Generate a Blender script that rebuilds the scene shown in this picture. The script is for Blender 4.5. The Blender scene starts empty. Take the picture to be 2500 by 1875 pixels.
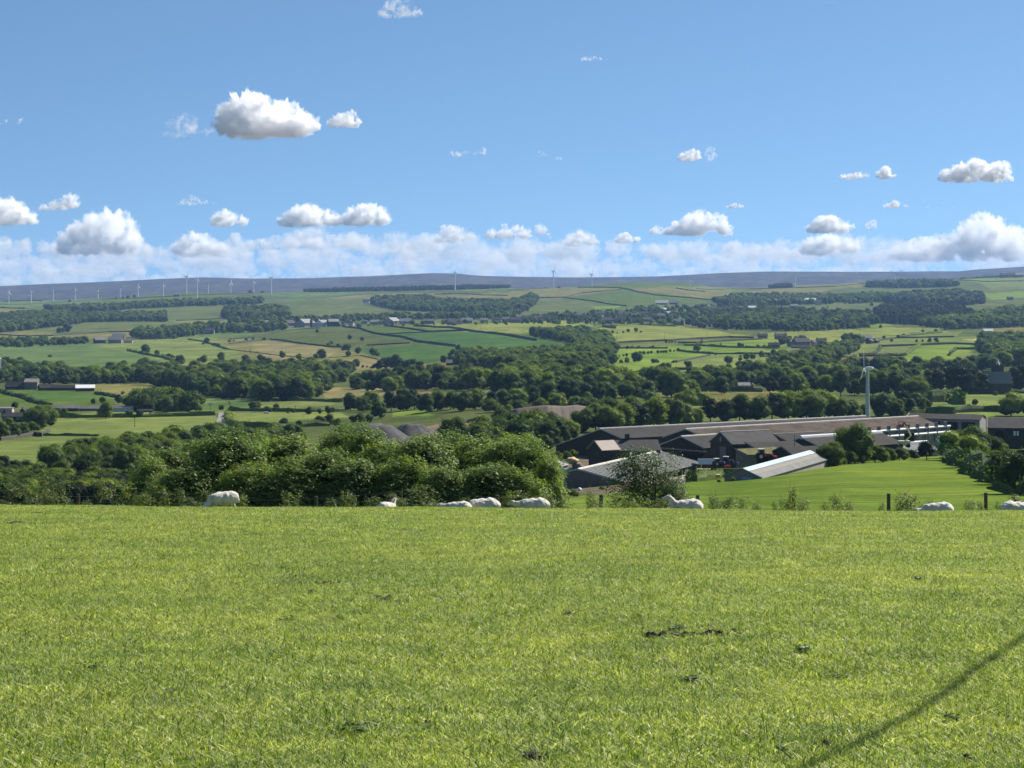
import bpy, bmesh, math, random
import numpy as np
from mathutils import Vector, Matrix, noise
sc = bpy.context.scene
COL = sc.collection
rad = math.radians
DENOISE = True
# ------------------------------------------------------------------ camera
F, U0, V0, EYE = 5350.0, 1250.0, 705.0, 1.6      # focal length / horizon in photograph pixels
cam = bpy.data.cameras.new('camera'); camo = bpy.data.objects.new('camera', cam); COL.objects.link(camo)
camo.location = (0, 0, EYE); camo.rotation_euler = (rad(90), 0, 0)
cam.lens = 36*F/2500; cam.sensor_width = 36; cam.shift_y = -(937.5-V0)/2500
cam.clip_start = 0.5; cam.clip_end = 200000
sc.camera = camo
# ------------------------------------------------------------------ sky and sun
SUN_AZ, SUN_EL = 48, 40
w = bpy.data.worlds.new('World'); sc.world = w; w.use_nodes = True
_n = w.node_tree
sky = _n.nodes.new('ShaderNodeTexSky'); sky.sky_type = 'NISHITA'; sky.sun_disc = False
sky.sun_elevation = rad(SUN_EL); sky.sun_rotation = rad(SUN_AZ)
sky.air_density = 1.0; sky.dust_density = 0.3; sky.ozone_density = 2.5; sky.altitude = 300
_tc = _n.nodes.new('ShaderNodeTexCoord'); _mp = _n.nodes.new('ShaderNodeVectorMath'); _mp.operation = 'MULTIPLY_ADD'
_mp.inputs[1].default_value = (1, 1, 2.0); _mp.inputs[2].default_value = (0, 0, 0.17)     # clear, deep-blue air right down to the horizon
_nm = _n.nodes.new('ShaderNodeVectorMath'); _nm.operation = 'NORMALIZE'
_n.links.new(_tc.outputs['Generated'], _mp.inputs[0]); _n.links.new(_mp.outputs[0], _nm.inputs[0]); _n.links.new(_nm.outputs[0], sky.inputs[0])
_tint = _n.nodes.new('ShaderNodeMix'); _tint.data_type = 'RGBA'; _tint.blend_type = 'MULTIPLY'; _tint.inputs[0].default_value = 1
_tint.inputs[7].default_value = (.88, 1.07, 1.12, 1)      # the clean blue of a windy June day
_n.links.new(sky.outputs[0], _tint.inputs[6]); _n.links.new(_tint.outputs[2], _n.nodes['Background'].inputs[0])
_n.nodes['Background'].inputs[1].default_value = 0.060
sun = bpy.data.lights.new('sun', 'SUN'); suno = bpy.data.objects.new('sun', sun); COL.objects.link(suno)
sun.energy = 4.6; sun.angle = rad(0.5); sun.color = (1.0, 0.94, 0.84)
_d = Vector((math.sin(rad(SUN_AZ))*math.cos(rad(SUN_EL)), math.cos(rad(SUN_AZ))*math.cos(rad(SUN_EL)), math.sin(rad(SUN_EL))))
suno.rotation_euler = _d.to_track_quat('Z', 'Y').to_euler(); suno.location = (60, -40, 90)
vs = sc.view_settings; vs.view_transform = 'Standard'; vs.look = 'None'; vs.exposure = 0.95; vs.gamma = 1; vs.use_curve_mapping = False
cy = sc.cycles
cy.max_bounces = 26; cy.diffuse_bounces = 3; cy.glossy_bounces = 2; cy.transmission_bounces = 4
cy.transparent_max_bounces = 8; cy.volume_bounces = 24; cy.use_denoising = DENOISE
cy.sample_clamp_indirect = 6
try: cy.denoiser = 'OPENIMAGEDENOISE'; cy.denoising_prefilter = 'ACCURATE'; cy.denoising_input_passes = 'RGB_ALBEDO_NORMAL'
except Exception: pass

# ------------------------------------------------------------------ helpers
def P(u, v, d): return Vector(((u-U0)/F*d, d, EYE-(v-V0)/F*d))
def tag(o, label=None, cat=None, group=None, kind=None):
    if label: o['label'] = label
    if cat: o['category'] = cat
    if group: o['group'] = group
    if kind: o['kind'] = kind
    return o
def link(name, me, mat=None, parent=None, loc=None):
    o = bpy.data.objects.new(name, me); COL.objects.link(o)
    if mat is not None and me is not None and not me.materials: me.materials.append(mat)
    if parent is not None: o.parent = parent
    if loc is not None: o.location = loc
    return o
def mesh(name, vs_, fs, mat=None, parent=None, loc=None, smooth=False):
    me = bpy.data.meshes.new(name); me.from_pydata([tuple(v) for v in vs_], [], fs); me.update()
    if smooth: me.polygons.foreach_set('use_smooth', [True]*len(me.polygons))
    return link(name, me, mat, parent, loc)
def np_mesh(name, V, Q, smooth=False):
    """fast mesh from numpy arrays; Q is (n,3) or (n,4)"""
    me = bpy.data.meshes.new(name); k = Q.shape[1]
    me.vertices.add(len(V)); me.vertices.foreach_set('co', np.asarray(V, np.float32).ravel())
    me.loops.add(Q.size); me.loops.foreach_set('vertex_index', np.asarray(Q, np.int32).ravel())
    me.polygons.add(len(Q)); me.polygons.foreach_set('loop_start', np.arange(0, Q.size, k, dtype=np.int32))
    if smooth: me.polygons.foreach_set('use_smooth', np.ones(len(Q), bool))
    me.update(calc_edges=True); me.validate()
    return me
def empty(name, loc=(0, 0, 0), rz=0):
    o = bpy.data.objects.new(name, None); COL.objects.link(o); o.location = loc; o.rotation_euler[2] = rz
    o.empty_display_size = 0.5
    return o
class MB:
    def __init__(s): s.v = []; s.f = []
    def poly(s, pts):
        n = len(s.v); s.v += [tuple(p) for p in pts]; s.f.append(tuple(range(n, n+len(pts))))
    def box(s, c, size, M=None):
        n = len(s.v); x, y, z = [a/2 for a in size]
        for i in (-1, 1):
            for j in (-1, 1):
                for k in (-1, 1):
                    p = Vector((i*x, j*y, k*z))
                    if M is not None: p = M @ p
                    s.v.append(tuple(p+Vector(c)))
        for q in ((0, 1, 3, 2), (4, 6, 7, 5), (0, 4, 5, 1), (2, 3, 7, 6), (0, 2, 6, 4), (1, 5, 7, 3)): s.f.append(tuple(n+a for a in q))
    def bar(s, a, b, t, t2=None, n=4):
        a = Vector(a); b = Vector(b); d = (b-a).normalized(); t2 = t if t2 is None else t2
        x = d.orthogonal().normalized(); y = d.cross(x); k = len(s.v)
        for p, r in ((a, t), (b, t2)):
            for i in range(n):
                q = 2*math.pi*(i+.5)/n; s.v.append(tuple(p+x*math.cos(q)*r+y*math.sin(q)*r))
        for i in range(n): s.f.append((k+i, k+(i+1) % n, k+n+(i+1) % n, k+n+i))
        s.f.append(tuple(k+i for i in reversed(range(n)))); s.f.append(tuple(k+n+i for i in range(n)))
    def build(s, name, mat=None, parent=None, loc=None, smooth=False):
        return mesh(name, s.v, s.f, mat, parent, loc, smooth)

# ------------------------------------------------------------------ materials
def new_mat(name):
    m = bpy.data.materials.new(name); m.use_nodes = True; nt = m.node_tree
    return m, nt, nt.nodes['Principled BSDF']
def ramp(nt, fac, stops):
    r = nt.nodes.new('ShaderNodeValToRGB'); nt.links.new(fac, r.inputs[0])
    e = r.color_ramp.elements
    while len(e) < len(stops): e.new(0.5)
    for i, (p, c) in enumerate(stops): e[i].position = p; e[i].color = (*c, 1) if len(c) == 3 else c
    return r.outputs[0]
def noise_tex(nt, scale, detail=4, rough=.55, vec=None, coord='Object', mapping=None):
    n = nt.nodes.new('ShaderNodeTexNoise'); n.inputs['Scale'].default_value = scale
    n.inputs['Detail'].default_value = detail; n.inputs['Roughness'].default_value = rough
    if vec is None:
        if coord == 'World': vec = nt.nodes.new('ShaderNodeNewGeometry').outputs['Position']
        else: vec = nt.nodes.new('ShaderNodeTexCoord').outputs[coord]
    if mapping:
        mp = nt.nodes.new('ShaderNodeMapping'); mp.inputs['Scale'].default_value = mapping[0]
        mp.inputs['Rotation'].default_value = mapping[1]
        nt.links.new(vec, mp.inputs[0]); vec = mp.outputs[0]
    nt.links.new(vec, n.inputs['Vector'])
    return n.outputs[0]
def mixc(nt, fac, a, b, mode='MIX'):
    m = nt.nodes.new('ShaderNodeMix'); m.data_type = 'RGBA'; m.blend_type = mode
    for i, x in ((0, fac), (6, a), (7, b)):
        if hasattr(x, 'links') or hasattr(x, 'is_linked'): nt.links.new(x, m.inputs[i])
        else: m.inputs[i].default_value = x if i == 0 else ((*x, 1) if len(x) == 3 else x)
    return m.outputs[2]
def simple_mat(name, c, rough=.85, var=.25, scale=1.5, spec=.3, metal=0, bump=0, mapping=None):
    m, nt, b = new_mat(name)
    n = noise_tex(nt, scale, 6, .65, mapping=mapping)
    nt.links.new(ramp(nt, n, [(.25, [x*(1-var) for x in c]), (.75, [min(1, x*(1+var)) for x in c])]), b.inputs['Base Color'])
    b.inputs['Roughness'].default_value = rough; b.inputs['Specular IOR Level'].default_value = spec; b.inputs['Metallic'].default_value = metal
    if bump:
        bp = nt.nodes.new('ShaderNodeBump'); bp.inputs['Strength'].default_value = bump; bp.inputs['Distance'].default_value = .05
        nt.links.new(n, bp.inputs['Height']); nt.links.new(bp.outputs[0], b.inputs['Normal'])
    return m
# ------------------------------------------------------------------ terrain
def interp(x, xs, ys): return np.interp(x, xs, ys)
SKY_U = [-1300, -300, 0, 200, 400, 500, 620, 760, 900, 1060, 1120, 1170, 1250, 1400, 1600, 1750, 1860, 2000, 2340, 2380, 2500, 2900, 3900]
SKY_V = [716, 704, 699, 691, 681, 678, 680, 679, 675, 667, 668, 673, 675, 678, 675, 668, 664, 663, 662, 658, 651, 640, 655]
RID_U = [-1300, 0, 140, 260, 340, 450, 640, 800, 950, 1150, 1250, 1340, 1450, 1560, 1680, 1730, 1800, 1860, 2000, 2120, 2250, 2400, 2500, 3000, 3900]
RID_V = [742, 735, 733, 727, 723, 714, 713, 709, 706, 703, 703, 702, 694, 688, 691, 700, 704, 703, 696, 690, 682, 678, 673, 664, 664]
KD = np.array([100, 140, 180, 220, 300, 380, 470, 560, 650, 750, 860, 1000, 1200, 1450, 1800, 2100, 2500, 3000, 3500, 4100, 4700, 5300, 5900])
CU = [-1300, 0, 400, 800, 1250, 1700, 2100, 2500, 3900]
CV = np.array([
 # 100  140   180   220   300   380   470   560   650   750   860   1000  1200 1450 1800 2100 2500 3000 3500 4100 4700 5300 5900
 [1256, 1284, 1290, 1285, 1262, 1232, 1195, 1155, 1110, 1078, 1050, 1018, 985, 952, 922, 897, 874, 850, 825, 800, 778, 760, 748],
 [1254, 1282, 1290, 1285, 1262, 1232, 1195, 1155, 1110, 1078, 1050, 1018, 985, 952, 922, 897, 874, 848, 822, 796, 774, 756, 744],
 [1254, 1280, 1288, 1282, 1260, 1230, 1190, 1148, 1108, 1072, 1045, 1014, 982, 950, 918, 894, 868, 842, 816, 790, 768, 750, 735],
 [1254, 1280, 1285, 1278, 1255, 1222, 1180, 1136, 1098, 1062, 1034, 1005, 974, 943, 910, 885, 858, 831, 806, 780, 758, 740, 724],
 [1254, 1278, 1275, 1262, 1238, 1216, 1176, 1118, 1070, 1033, 1006, 974, 942, 912, 882, 862, 834, 806, 785, 764, 745, 728, 714],
 [1254, 1275, 1265, 1247, 1211, 1178, 1164, 1114, 1068, 1034, 1006, 974, 944, 914, 882, 862, 832, 805, 784, 762, 742, 724, 705],
 [1254, 1272, 1258, 1238, 1188, 1150, 1122, 1092, 1062, 1036, 1010, 980, 950, 918, 884, 862, 832, 804, 782, 759, 737, 719, 704],
 [1252, 1264, 1250, 1228, 1180, 1142, 1114, 1088, 1060, 1036, 1012, 984, 954, 920, 885, 862, 830, 801, 778, 754, 731, 711, 692],
 [1252, 1264, 1250, 1228, 1180, 1142, 1114, 1088, 1060, 1036, 1012, 984, 954, 920, 885, 862, 830, 801, 778, 754, 731, 711, 692]], float)
def smooth01(t): t = np.clip(t, 0, 1); return t*t*(3-2*t)
def Vfun(u, d):
    """photo row of the ground at column u and distance d (the valley and the moor)"""
    u = np.asarray(u, float); d = np.asarray(d, float)
    kd = np.concatenate([np.log(KD), np.log([6500, 7400, 9000, 11000, 12800, 14500, 18000])])
    ridge = interp(u, RID_U, RID_V); skyl = interp(u, SKY_U, SKY_V)
    i = np.clip(np.searchsorted(CU, u)-1, 0, len(CU)-2)
    cu = np.array(CU, float); t = smooth01((u-cu[i])/(cu[i+1]-cu[i]))
    ld = np.log(np.maximum(d, 60)); j = np.clip(np.searchsorted(kd, ld)-1, 0, len(kd)-2)
    def val(jj):
        jn = np.clip(jj, 0, len(KD)-1)
        base = CV[i, jn]*(1-t)+CV[i+1, jn]*t
        # rows near the ridge follow the ridge line
        wgt = np.clip((jn-(len(KD)-4))/4.0, 0, 1); rr = interp(u, [-1300, 0, 400, 800, 1250, 1700, 2100, 2500, 3900], [734, 734, 722, 708, 702, 694, 692, 674, 664])
        base = base+wgt*(ridge-rr)
        far = [ridge, ridge+16, np.maximum(ridge+14, 738), skyl+24, skyl, skyl+2.5, skyl+9]
        out = base
        for k, fv in enumerate(far): out = np.where(jj == len(KD)+k, fv, out)
        return out
    a = ld-kd[j]; h = kd[j+1]-kd[j]; q = np.clip(a/h, 0, 1)
    v0, v1, v2, v3 = val(np.maximum(j-1, 0)), val(j), val(j+1), val(np.minimum(j+2, len(kd)-1))
    h0 = kd[j]-kd[np.maximum(j-1, 0)]+1e-9; h2 = kd[np.minimum(j+2, len(kd)-1)]-kd[j+1]+1e-9
    s = (v1-v0)/h0; m = (v2-v1)/h; e = (v3-v2)/h2
    def lim(p, r): return np.where(p*r <= 0, 0, 2*p*r/(p+r+np.where(p+r == 0, 1e-9, 0)))
    t1 = lim(s, m)*h; t2 = lim(m, e)*h
    q2 = q*q; q3 = q2*q
    return (2*q3-3*q2+1)*v1+(q3-2*q2+q)*t1+(-2*q3+3*q2)*v2+(q3-q2)*t2
def und(x, y):
    """gentle world-space undulation of the far ground"""
    a = np.sin(x/310+1.3+np.sin(y/520))*np.sin(y/430+.7+np.sin(x/390)*1.3)
    b = np.sin(x/121+2.1*np.sin(y/190))*np.sin(y/140+1.7*np.sin(x/160)+2)
    k = np.clip((y-900)/2500, 0, 1)
    return (a*2.6+b*.9)*k
def near_z(x, y):
    yy = np.maximum(y, 0)
    z = -0.0585*y-2.844e-4*yy*yy-0.006*x-np.where(y > 78, .0035*(y-78)**2, 0)
    z = z+.05*np.sin(x/2.7+y/6)*np.sin(y/3.9)+.035*np.sin(x/1.1+y/1.7+2)
    return z
def zt(x, y):
    x = np.asarray(x, float); y = np.asarray(y, float)
    ys = np.maximum(y, 60); u = np.clip(U0+F*x/ys, -1300, 3900)
    far = EYE-(Vfun(u, ys)-V0)/F*ys+und(x, ys)
    t = smooth01((y-88)/34)
    return near_z(x, np.minimum(y, 125))*(1-t)+far*t
def zg(x, y): return float(zt(x, y))
_LD = np.exp(np.linspace(math.log(90), math.log(6700), 2600))
def gd(u, v):
    """distance at which the visible ground shows at photo pixel (u, v)"""
    x = (u-U0)/F*_LD; vp = V0+(EYE-zt(x, _LD))/_LD*F
    m = np.minimum.accumulate(vp); k = np.argmax(m <= v)
    if m[k] > v: return 6450.0
    if k == 0: return float(_LD[0])
    a, b = m[k-1], m[k]; t = 0 if a == b else (a-v)/(a-b)
    return float(_LD[k-1]+t*(_LD[k]-_LD[k-1]))
def G(u, v, lift=0):
    d = gd(u, v); x = (u-U0)/F*d
    return Vector((x, d, zg(x, d)+lift))

# ---- field colours: polygons of pasture, hay meadow and heath laid out over the valley floor
GR = dict(mid=(.105, .165, .045), emer=(.078, .160, .050), lime=(.180, .280, .060), yell=(.225, .280, .085), oliv=(.130, .172, .070), tan=(.235, .230, .120),
          tano=(.195, .205, .085), blue=(.125, .200, .080), pale=(.170, .220, .085), brown=(.215, .170, .100), straw=(.500, .420, .200), vivid=(.155, .245, .052),
          dull=(.100, .135, .050), yard=(.17, .155, .13), quar=(.21, .175, .14), rough=(.085, .115, .045), light=(.180, .245, .085))
FIELDS = [
 ('tano', [(-900, 745), (0, 743), (60, 748), (40, 790), (-900, 800)]), ('blue', [(-900, 726), (0, 728), (250, 722), (250, 742), (0, 752), (-900, 755)]),
 ('mid', [(240, 722), (640, 705), (640, 716), (420, 728), (250, 738)]), ('oliv', [(380, 755), (480, 746), (640, 740), (640, 752), (550, 758), (540, 776), (410, 780)]),
 ('pale', [(400, 782), (540, 778), (640, 779), (560, 790), (480, 795), (430, 790)]),
 ('oliv', [(0, 815), (90, 800), (200, 783), (400, 780), (440, 792), (330, 806), (240, 812), (130, 820), (0, 825)]),
 ('tano', [(-500, 822), (0, 812), (80, 806), (130, 812), (130, 818), (330, 808), (330, 822), (220, 828), (60, 835), (-500, 845)]),
 ('tano', [(330, 806), (460, 795), (460, 802), (380, 815), (330, 822)]),
 ('blue', [(-600, 870), (0, 846), (130, 838), (240, 840), (300, 850), (370, 872), (430, 886), (400, 896), (290, 897), (0, 900), (-600, 930)]),
 ('light', [(230, 842), (330, 832), (470, 818), (560, 812), (640, 840), (640, 892), (430, 894), (340, 864), (270, 852)]),
 ('tano', [(520, 822), (640, 830), (700, 835), (830, 848), (870, 862), (930, 870), (1010, 882), (1060, 892), (1060, 904), (900, 906), (640, 905), (430, 905), (420, 893), (540, 884), (600, 872)]),
 ('tan', [(610, 835), (690, 834), (830, 850), (800, 872), (700, 880), (640, 872)]),
 ('lime', [(365, 897), (500, 898), (520, 905), (400, 907)]),
 ('blue', [(470, 820), (560, 806), (640, 800), (760, 798), (640, 824), (560, 826)]),
 ('tano', [(215, 940), (330, 936), (470, 943), (450, 962), (330, 975), (240, 970)]),
 ('mid', [(-500, 975), (0, 955), (60, 950), (160, 955), (270, 966), (290, 972), (200, 990), (0, 990), (-500, 1020)]),
 ('emer', [(60, 955), (160, 957), (260, 968), (190, 982), (80, 975)]),
 ('blue', [(245, 963), (330, 966), (440, 968), (700, 976), (640, 1001), (430, 1002), (280, 978)]),
 ('light', [(120, 1010), (330, 1004), (560, 1003), (560, 1010), (330, 1016), (130, 1018)]),
 ('light', [(90, 1062), (135, 1022), (250, 1020), (520, 1008), (548, 1034), (520, 1052), (480, 1060), (330, 1070), (210, 1080)]),
 ('light', [(-500, 1100), (0, 1075), (90, 1062), (240, 1064), (230, 1090), (150, 1115), (95, 1150), (-500, 1180)]),
 ('lime', [(130, 1190), (200, 1172), (300, 1158), (320, 1168), (240, 1200)]),
 ('light', [(555, 1008), (830, 1004), (850, 1018), (650, 1034), (610, 1046), (570, 1034)]), ('pale', [(620, 975), (830, 978), (800, 992), (640, 1000)]),
 ('lime', [(960, 1005), (1040, 1002), (1060, 1014), (960, 1018)]),
 ('blue', [(620, 708), (1050, 700), (1260, 700), (1260, 708), (1050, 708), (750, 726), (620, 722)]), ('tano', [(740, 728), (940, 716), (1080, 716), (1080, 722), (900, 730)]),
 ('tano', [(1060, 722), (1250, 714), (1340, 708), (1340, 726), (1230, 736), (1110, 732)]),
 ('oliv', [(700, 748), (850, 743), (1000, 755), (1140, 763), (1160, 772), (980, 776), (770, 785), (710, 772)]), ('pale', [(1100, 765), (1160, 763), (1260, 768), (1180, 776)]),
 ('mid', [(620, 812), (740, 803), (840, 801), (620, 826)]),
 ('dull', [(620, 828), (760, 804), (850, 800), (930, 822), (1060, 842), (1110, 846), (1000, 843), (880, 848), (840, 850), (800, 848), (640, 830)]),
 ('mid', [(850, 800), (880, 792), (1000, 792), (1110, 808), (1090, 814), (960, 817)]),
 ('yell', [(1000, 796), (1050, 790), (1200, 790), (1260, 786), (1280, 812), (1150, 809)]),
 ('emer', [(920, 818), (1010, 812), (1150, 809), (1260, 815), (1320, 820), (1400, 838), (1400, 852), (1250, 862), (1100, 862), (1080, 850), (1000, 832)]),
 ('emer', [(880, 852), (1000, 843), (1110, 846), (1110, 876), (1030, 888), (900, 868)]), ('tano', [(1030, 886), (1110, 880), (1170, 888), (1160, 905), (1060, 905)]),
 ('tan', [(840, 878), (920, 874), (1060, 889), (1060, 900), (930, 906), (860, 900)]), ('light', [(860, 908), (1070, 910), (1060, 922), (880, 922)]),
 ('tan', [(790, 946), (900, 942), (1060, 944), (1050, 966), (790, 972)]), ('tan', [(1230, 940), (1320, 938), (1310, 948), (1230, 950)]),
 ('tano', [(1240, 712), (1360, 702), (1530, 702), (1430, 722), (1370, 727), (1300, 727)]), ('oliv', [(1280, 756), (1305, 728), (1370, 727), (1500, 748), (1430, 756), (1330, 760)]),
 ('mid', [(1372, 727), (1430, 720), (1520, 705), (1640, 722), (1760, 732), (1660, 742), (1530, 750)]), ('lime', [(1440, 745), (1520, 748), (1510, 753), (1450, 752)]),
 ('tano', [(1530, 703), (1560, 696), (1650, 700), (1760, 710), (1900, 712), (1860, 722), (1740, 733), (1640, 722)]), ('mid', [(1360, 701), (1450, 692), (1560, 684), (1690, 688), (1730, 698), (1640, 700), (1540, 703)]),
 ('pale', [(1650, 700), (1740, 699), (2100, 688), (2100, 696), (1900, 706), (1740, 710)]), ('tano', [(1860, 704), (2100, 692), (2110, 700), (1960, 715), (1860, 716)]),
 ('yell', [(1170, 800), (1270, 786), (1370, 782), (1470, 797), (1560, 792), (1650, 795), (1800, 815), (1840, 818), (1700, 828), (1620, 830), (1500, 836), (1480, 822), (1380, 806), (1250, 814)]),
 ('oliv', [(1500, 837), (1660, 828), (1840, 822), (1880, 828), (1700, 838), (1500, 846)]),
 ('oliv', [(1500, 838), (1560, 836), (1640, 838), (1660, 844), (1500, 855)]),
 ('lime', [(1470, 880), (1500, 856), (1540, 850), (1660, 844), (1720, 832), (1980, 824), (1990, 846), (1840, 846), (1700, 862), (1540, 878)]),
 ('lime', [(1460, 905), (1500, 880), (1560, 872), (1700, 862), (1830, 846), (1900, 858), (1850, 880), (1760, 900), (1600, 912), (1480, 915)]),
 ('light', [(1600, 890), (1750, 866), (1860, 866), (1900, 872), (1860, 888), (1760, 902)]), ('lime', [(1500, 900), (1640, 893), (1780, 908), (1740, 918), (1600, 915), (1510, 916)]),
 ('tano', [(1870, 872), (1960, 858), (2010, 850), (2010, 858), (1970, 870), (1890, 884)]), ('light', [(1840, 856), (1990, 846), (2010, 850), (1890, 866), (1840, 866)]),
 ('tan', [(1490, 919), (1620, 912), (1640, 922), (1530, 934), (1490, 930)]),
 ('tano', [(1580, 962), (1900, 955), (1900, 985), (1690, 990), (1590, 978)]),
 ('pale', [(1590, 990), (1740, 990), (1730, 1010), (1600, 1008)]),
 ('oliv', [(1970, 747), (2060, 741), (2230, 733), (2140, 752), (1980, 758)]), ('oliv', [(1860, 765), (1640, 776), (1650, 786), (1760, 790), (1860, 790)]),
 ('yell', [(1850, 813), (2100, 803), (2320, 795), (2330, 803), (2260, 808), (2080, 832), (1990, 838), (1880, 828)]), ('lime', [(2095, 786), (2150, 786), (2180, 797), (2100, 801)]),
 ('light', [(2110, 832), (2180, 820), (2260, 806), (2350, 810), (2330, 822), (2150, 838)]), ('light', [(2110, 836), (2330, 822), (2400, 824), (2400, 842), (2130, 850), (2060, 872), (2060, 862)]),
 ('pale', [(2040, 872), (2120, 846), (2250, 843), (2210, 871)]), ('lime', [(2205, 874), (2250, 843), (2400, 841), (2400, 862), (2350, 884), (2190, 886)]),
 ('light', [(2320, 884), (2350, 868), (2400, 852), (2400, 878)]), ('brown', [(2020, 886), (2080, 868), (2205, 870), (2190, 890), (2040, 896)]), ('tano', [(2060, 870), (2120, 858), (2125, 869)]),
 ('straw', [(2340, 831), (2400, 826), (2400, 832)]), ('tan', [(2040, 900), (2070, 898), (2070, 906), (2040, 908)]), ('pale', [(2200, 896), (2330, 890), (2330, 900), (2200, 904)]),
 ('light', [(2340, 680), (2500, 672), (3200, 666), (3200, 690), (2500, 690), (2400, 693)]), ('pale', [(2390, 692), (2500, 688), (3200, 690), (3200, 715), (2420, 706)]),
 ('lime', [(2390, 716), (2500, 712), (2500, 728), (2420, 730)]), ('light', [(2400, 768), (2480, 760), (3200, 740), (3200, 780), (2410, 780)]),
 ('tano', [(2420, 795), (3200, 790), (3200, 825), (2420, 815)]),
 ('light', [(2260, 965), (2500, 955), (3200, 950), (3200, 1005), (2450, 1012), (2260, 1008)]), ('blue', [(2270, 988), (2350, 984), (2340, 1005), (2270, 1006)]),
 ('lime', [(2270, 960), (2400, 958), (2400, 966), (2270, 970)]), ('lime', [(2370, 1014), (2430, 1008), (2430, 1022), (2380, 1024)]),
 ('rough', [(1180, 1005), (1250, 990), (1330, 975), (1470, 968), (1620, 975), (1600, 1005), (1440, 1040), (1250, 1050)]),
 ('quar', [(1060, 1050), (1110, 1030), (1220, 1012), (1290, 998), (1440, 992), (1450, 1004), (1400, 1018), (1345, 1038), (1240, 1048)]), ('quar', [(850, 1062), (950, 1052), (1110, 1030), (1240, 1045), (1250, 1075), (1000, 1095), (860, 1090)]),
 ('yard', [(1340, 1150), (1380, 1095), (1500, 1100), (1700, 1085), (1960, 1070), (2330, 1060), (2340, 1098), (2100, 1100), (1990, 1118), (1800, 1160), (1690, 1172), (1500, 1205), (1360, 1205)]),
 ('vivid', [(1230, 1300), (1390, 1215), (1480, 1205), (1680, 1178), (1690, 1172), (2000, 1140), (2270, 1108), (2420, 1130), (3300, 1130), (3300, 1300)]),
]
def inpoly(px, py, poly):
    c = np.zeros(px.shape, bool); n = len(poly)
    for i in range(n):
        x1, y1 = poly[i]; x2, y2 = poly[(i+1) % n]
        if y1 == y2: continue
        cond = ((y1 > py) != (y2 > py)) & (px < (x2-x1)*(py-y1)/(y2-y1)+x1)
        c ^= cond
    return c

def terrain_grid(name, us, ds, mat, colour=True):
    Ug, Dg = np.meshgrid(us, ds); X = (Ug-U0)/F*Dg; Z = zt(X, Dg)
    V = np.stack([X, Dg, Z], -1).reshape(-1, 3); nx = len(us); ny = len(ds)
    i = np.arange(nx-1)[None, :]+np.arange(ny-1)[:, None]*nx; i = i.ravel()
    me = np_mesh(name, V, np.stack([i, i+1, i+nx+1, i+nx], 1), smooth=True)
    if colour:
        px = Ug.ravel(); py = V0+(EYE-Z.ravel())/Dg.ravel()*F
        # patchwork of small fields wherever no particular field is laid out
        cx = np.floor((X+.35*Dg)/260+np.floor(Dg/340)*.37).ravel(); cz = np.floor(Dg.ravel()/340)
        h = np.abs(np.sin(cx*12.9898+cz*78.233)*43758.5453) % 1
        pal = np.array([GR[k] for k in ('oliv', 'mid', 'pale', 'rough', 'tano', 'light', 'dull')])
        c = pal[(h*7).astype(int) % 7]*.62
        inside = (px > -10) & (px < 2510); c[inside] = c[inside]*.3+np.array(GR['oliv'])*.42
        j = py+1.2*np.sin(px/17)+.8*np.sin(px/7.3)
        for key, poly in FIELDS:
            m = inpoly(px, j, poly); c[m] = np.array(GR[key])*(.72, .69, .66)
        ca = me.color_attributes.new('field_colour', 'FLOAT_COLOR', 'POINT')
        ca.data.foreach_set('color', np.concatenate([c, np.ones((len(c), 1))], 1).astype(np.float32).ravel())
    o = link(name, me, mat); tag(o, kind='structure'); return o
def field_mat():
    m, nt, b = new_mat('pasture')
    at = nt.nodes.new('ShaderNodeAttribute'); at.attribute_name = 'field_colour'; L = nt.links.new
    n1 = noise_tex(nt, .012, 6, .6, coord='World'); n2 = noise_tex(nt, .12, 6, .7, coord='World')
    n3 = noise_tex(nt, .09, 7, .75, coord='World', mapping=((.25, 1.8, 1), (0, 0, .25)))
    n4 = noise_tex(nt, 1.1, 3, .7, coord='World'); n5 = noise_tex(nt, .03, 7, .75, coord='World', mapping=((1, .22, 1), (0, 0, .2)))
    c = mixc(nt, .65, at.outputs['Color'], ramp(nt, n1, [(.3, (.62, .66, .62)), (.7, (1.32, 1.25, 1.2))]), 'MULTIPLY')
    c = mixc(nt, .5, c, ramp(nt, n2, [(.3, (.66, .7, .62)), (.68, (1.4, 1.3, 1.3))]), 'MULTIPLY')
    c = mixc(nt, .8, c, ramp(nt, n3, [(.36, (.62, .70, .70)), (.62, (1.3, 1.2, 1.1))]), 'MULTIPLY')
    c = mixc(nt, .6, c, ramp(nt, n5, [(.38, (.62, .70, .60)), (.5, (1, 1, 1)), (.64, (1.45, 1.25, 1.1))]), 'MULTIPLY')
    c = mixc(nt, .5, c, ramp(nt, n4, [(.3, (.6, .62, .6)), (.7, (1.4, 1.38, 1.3))]), 'MULTIPLY')
    L(c, b.inputs['Base Color']); b.inputs['Roughness'].default_value = .95; b.inputs['Specular IOR Level'].default_value = 0
    
    return m
def moor_mat():
    m, nt, b = new_mat('moorland')
    n1 = noise_tex(nt, .006, 9, .74, coord='World', mapping=((1, .35, 1), (0, 0, .3))); n2 = noise_tex(nt, .02, 6, .7, coord='World', mapping=((1, .3, 1), (0, 0, -.4)))
    c = ramp(nt, n1, [(.36, (.030, .026, .024)), (.52, (.055, .047, .042)), (.62, (.078, .070, .050)), (.72, (.12, .11, .075))])
    c = mixc(nt, .6, c, ramp(nt, n2, [(.38, (.35, .35, .42)), (.6, (1.6, 1.5, 1.4))]), 'MULTIPLY')
    nt.links.new(c, b.inputs['Base Color']); b.inputs['Roughness'].default_value = .95; b.inputs['Specular IOR Level'].default_value = 0; return m
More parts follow.
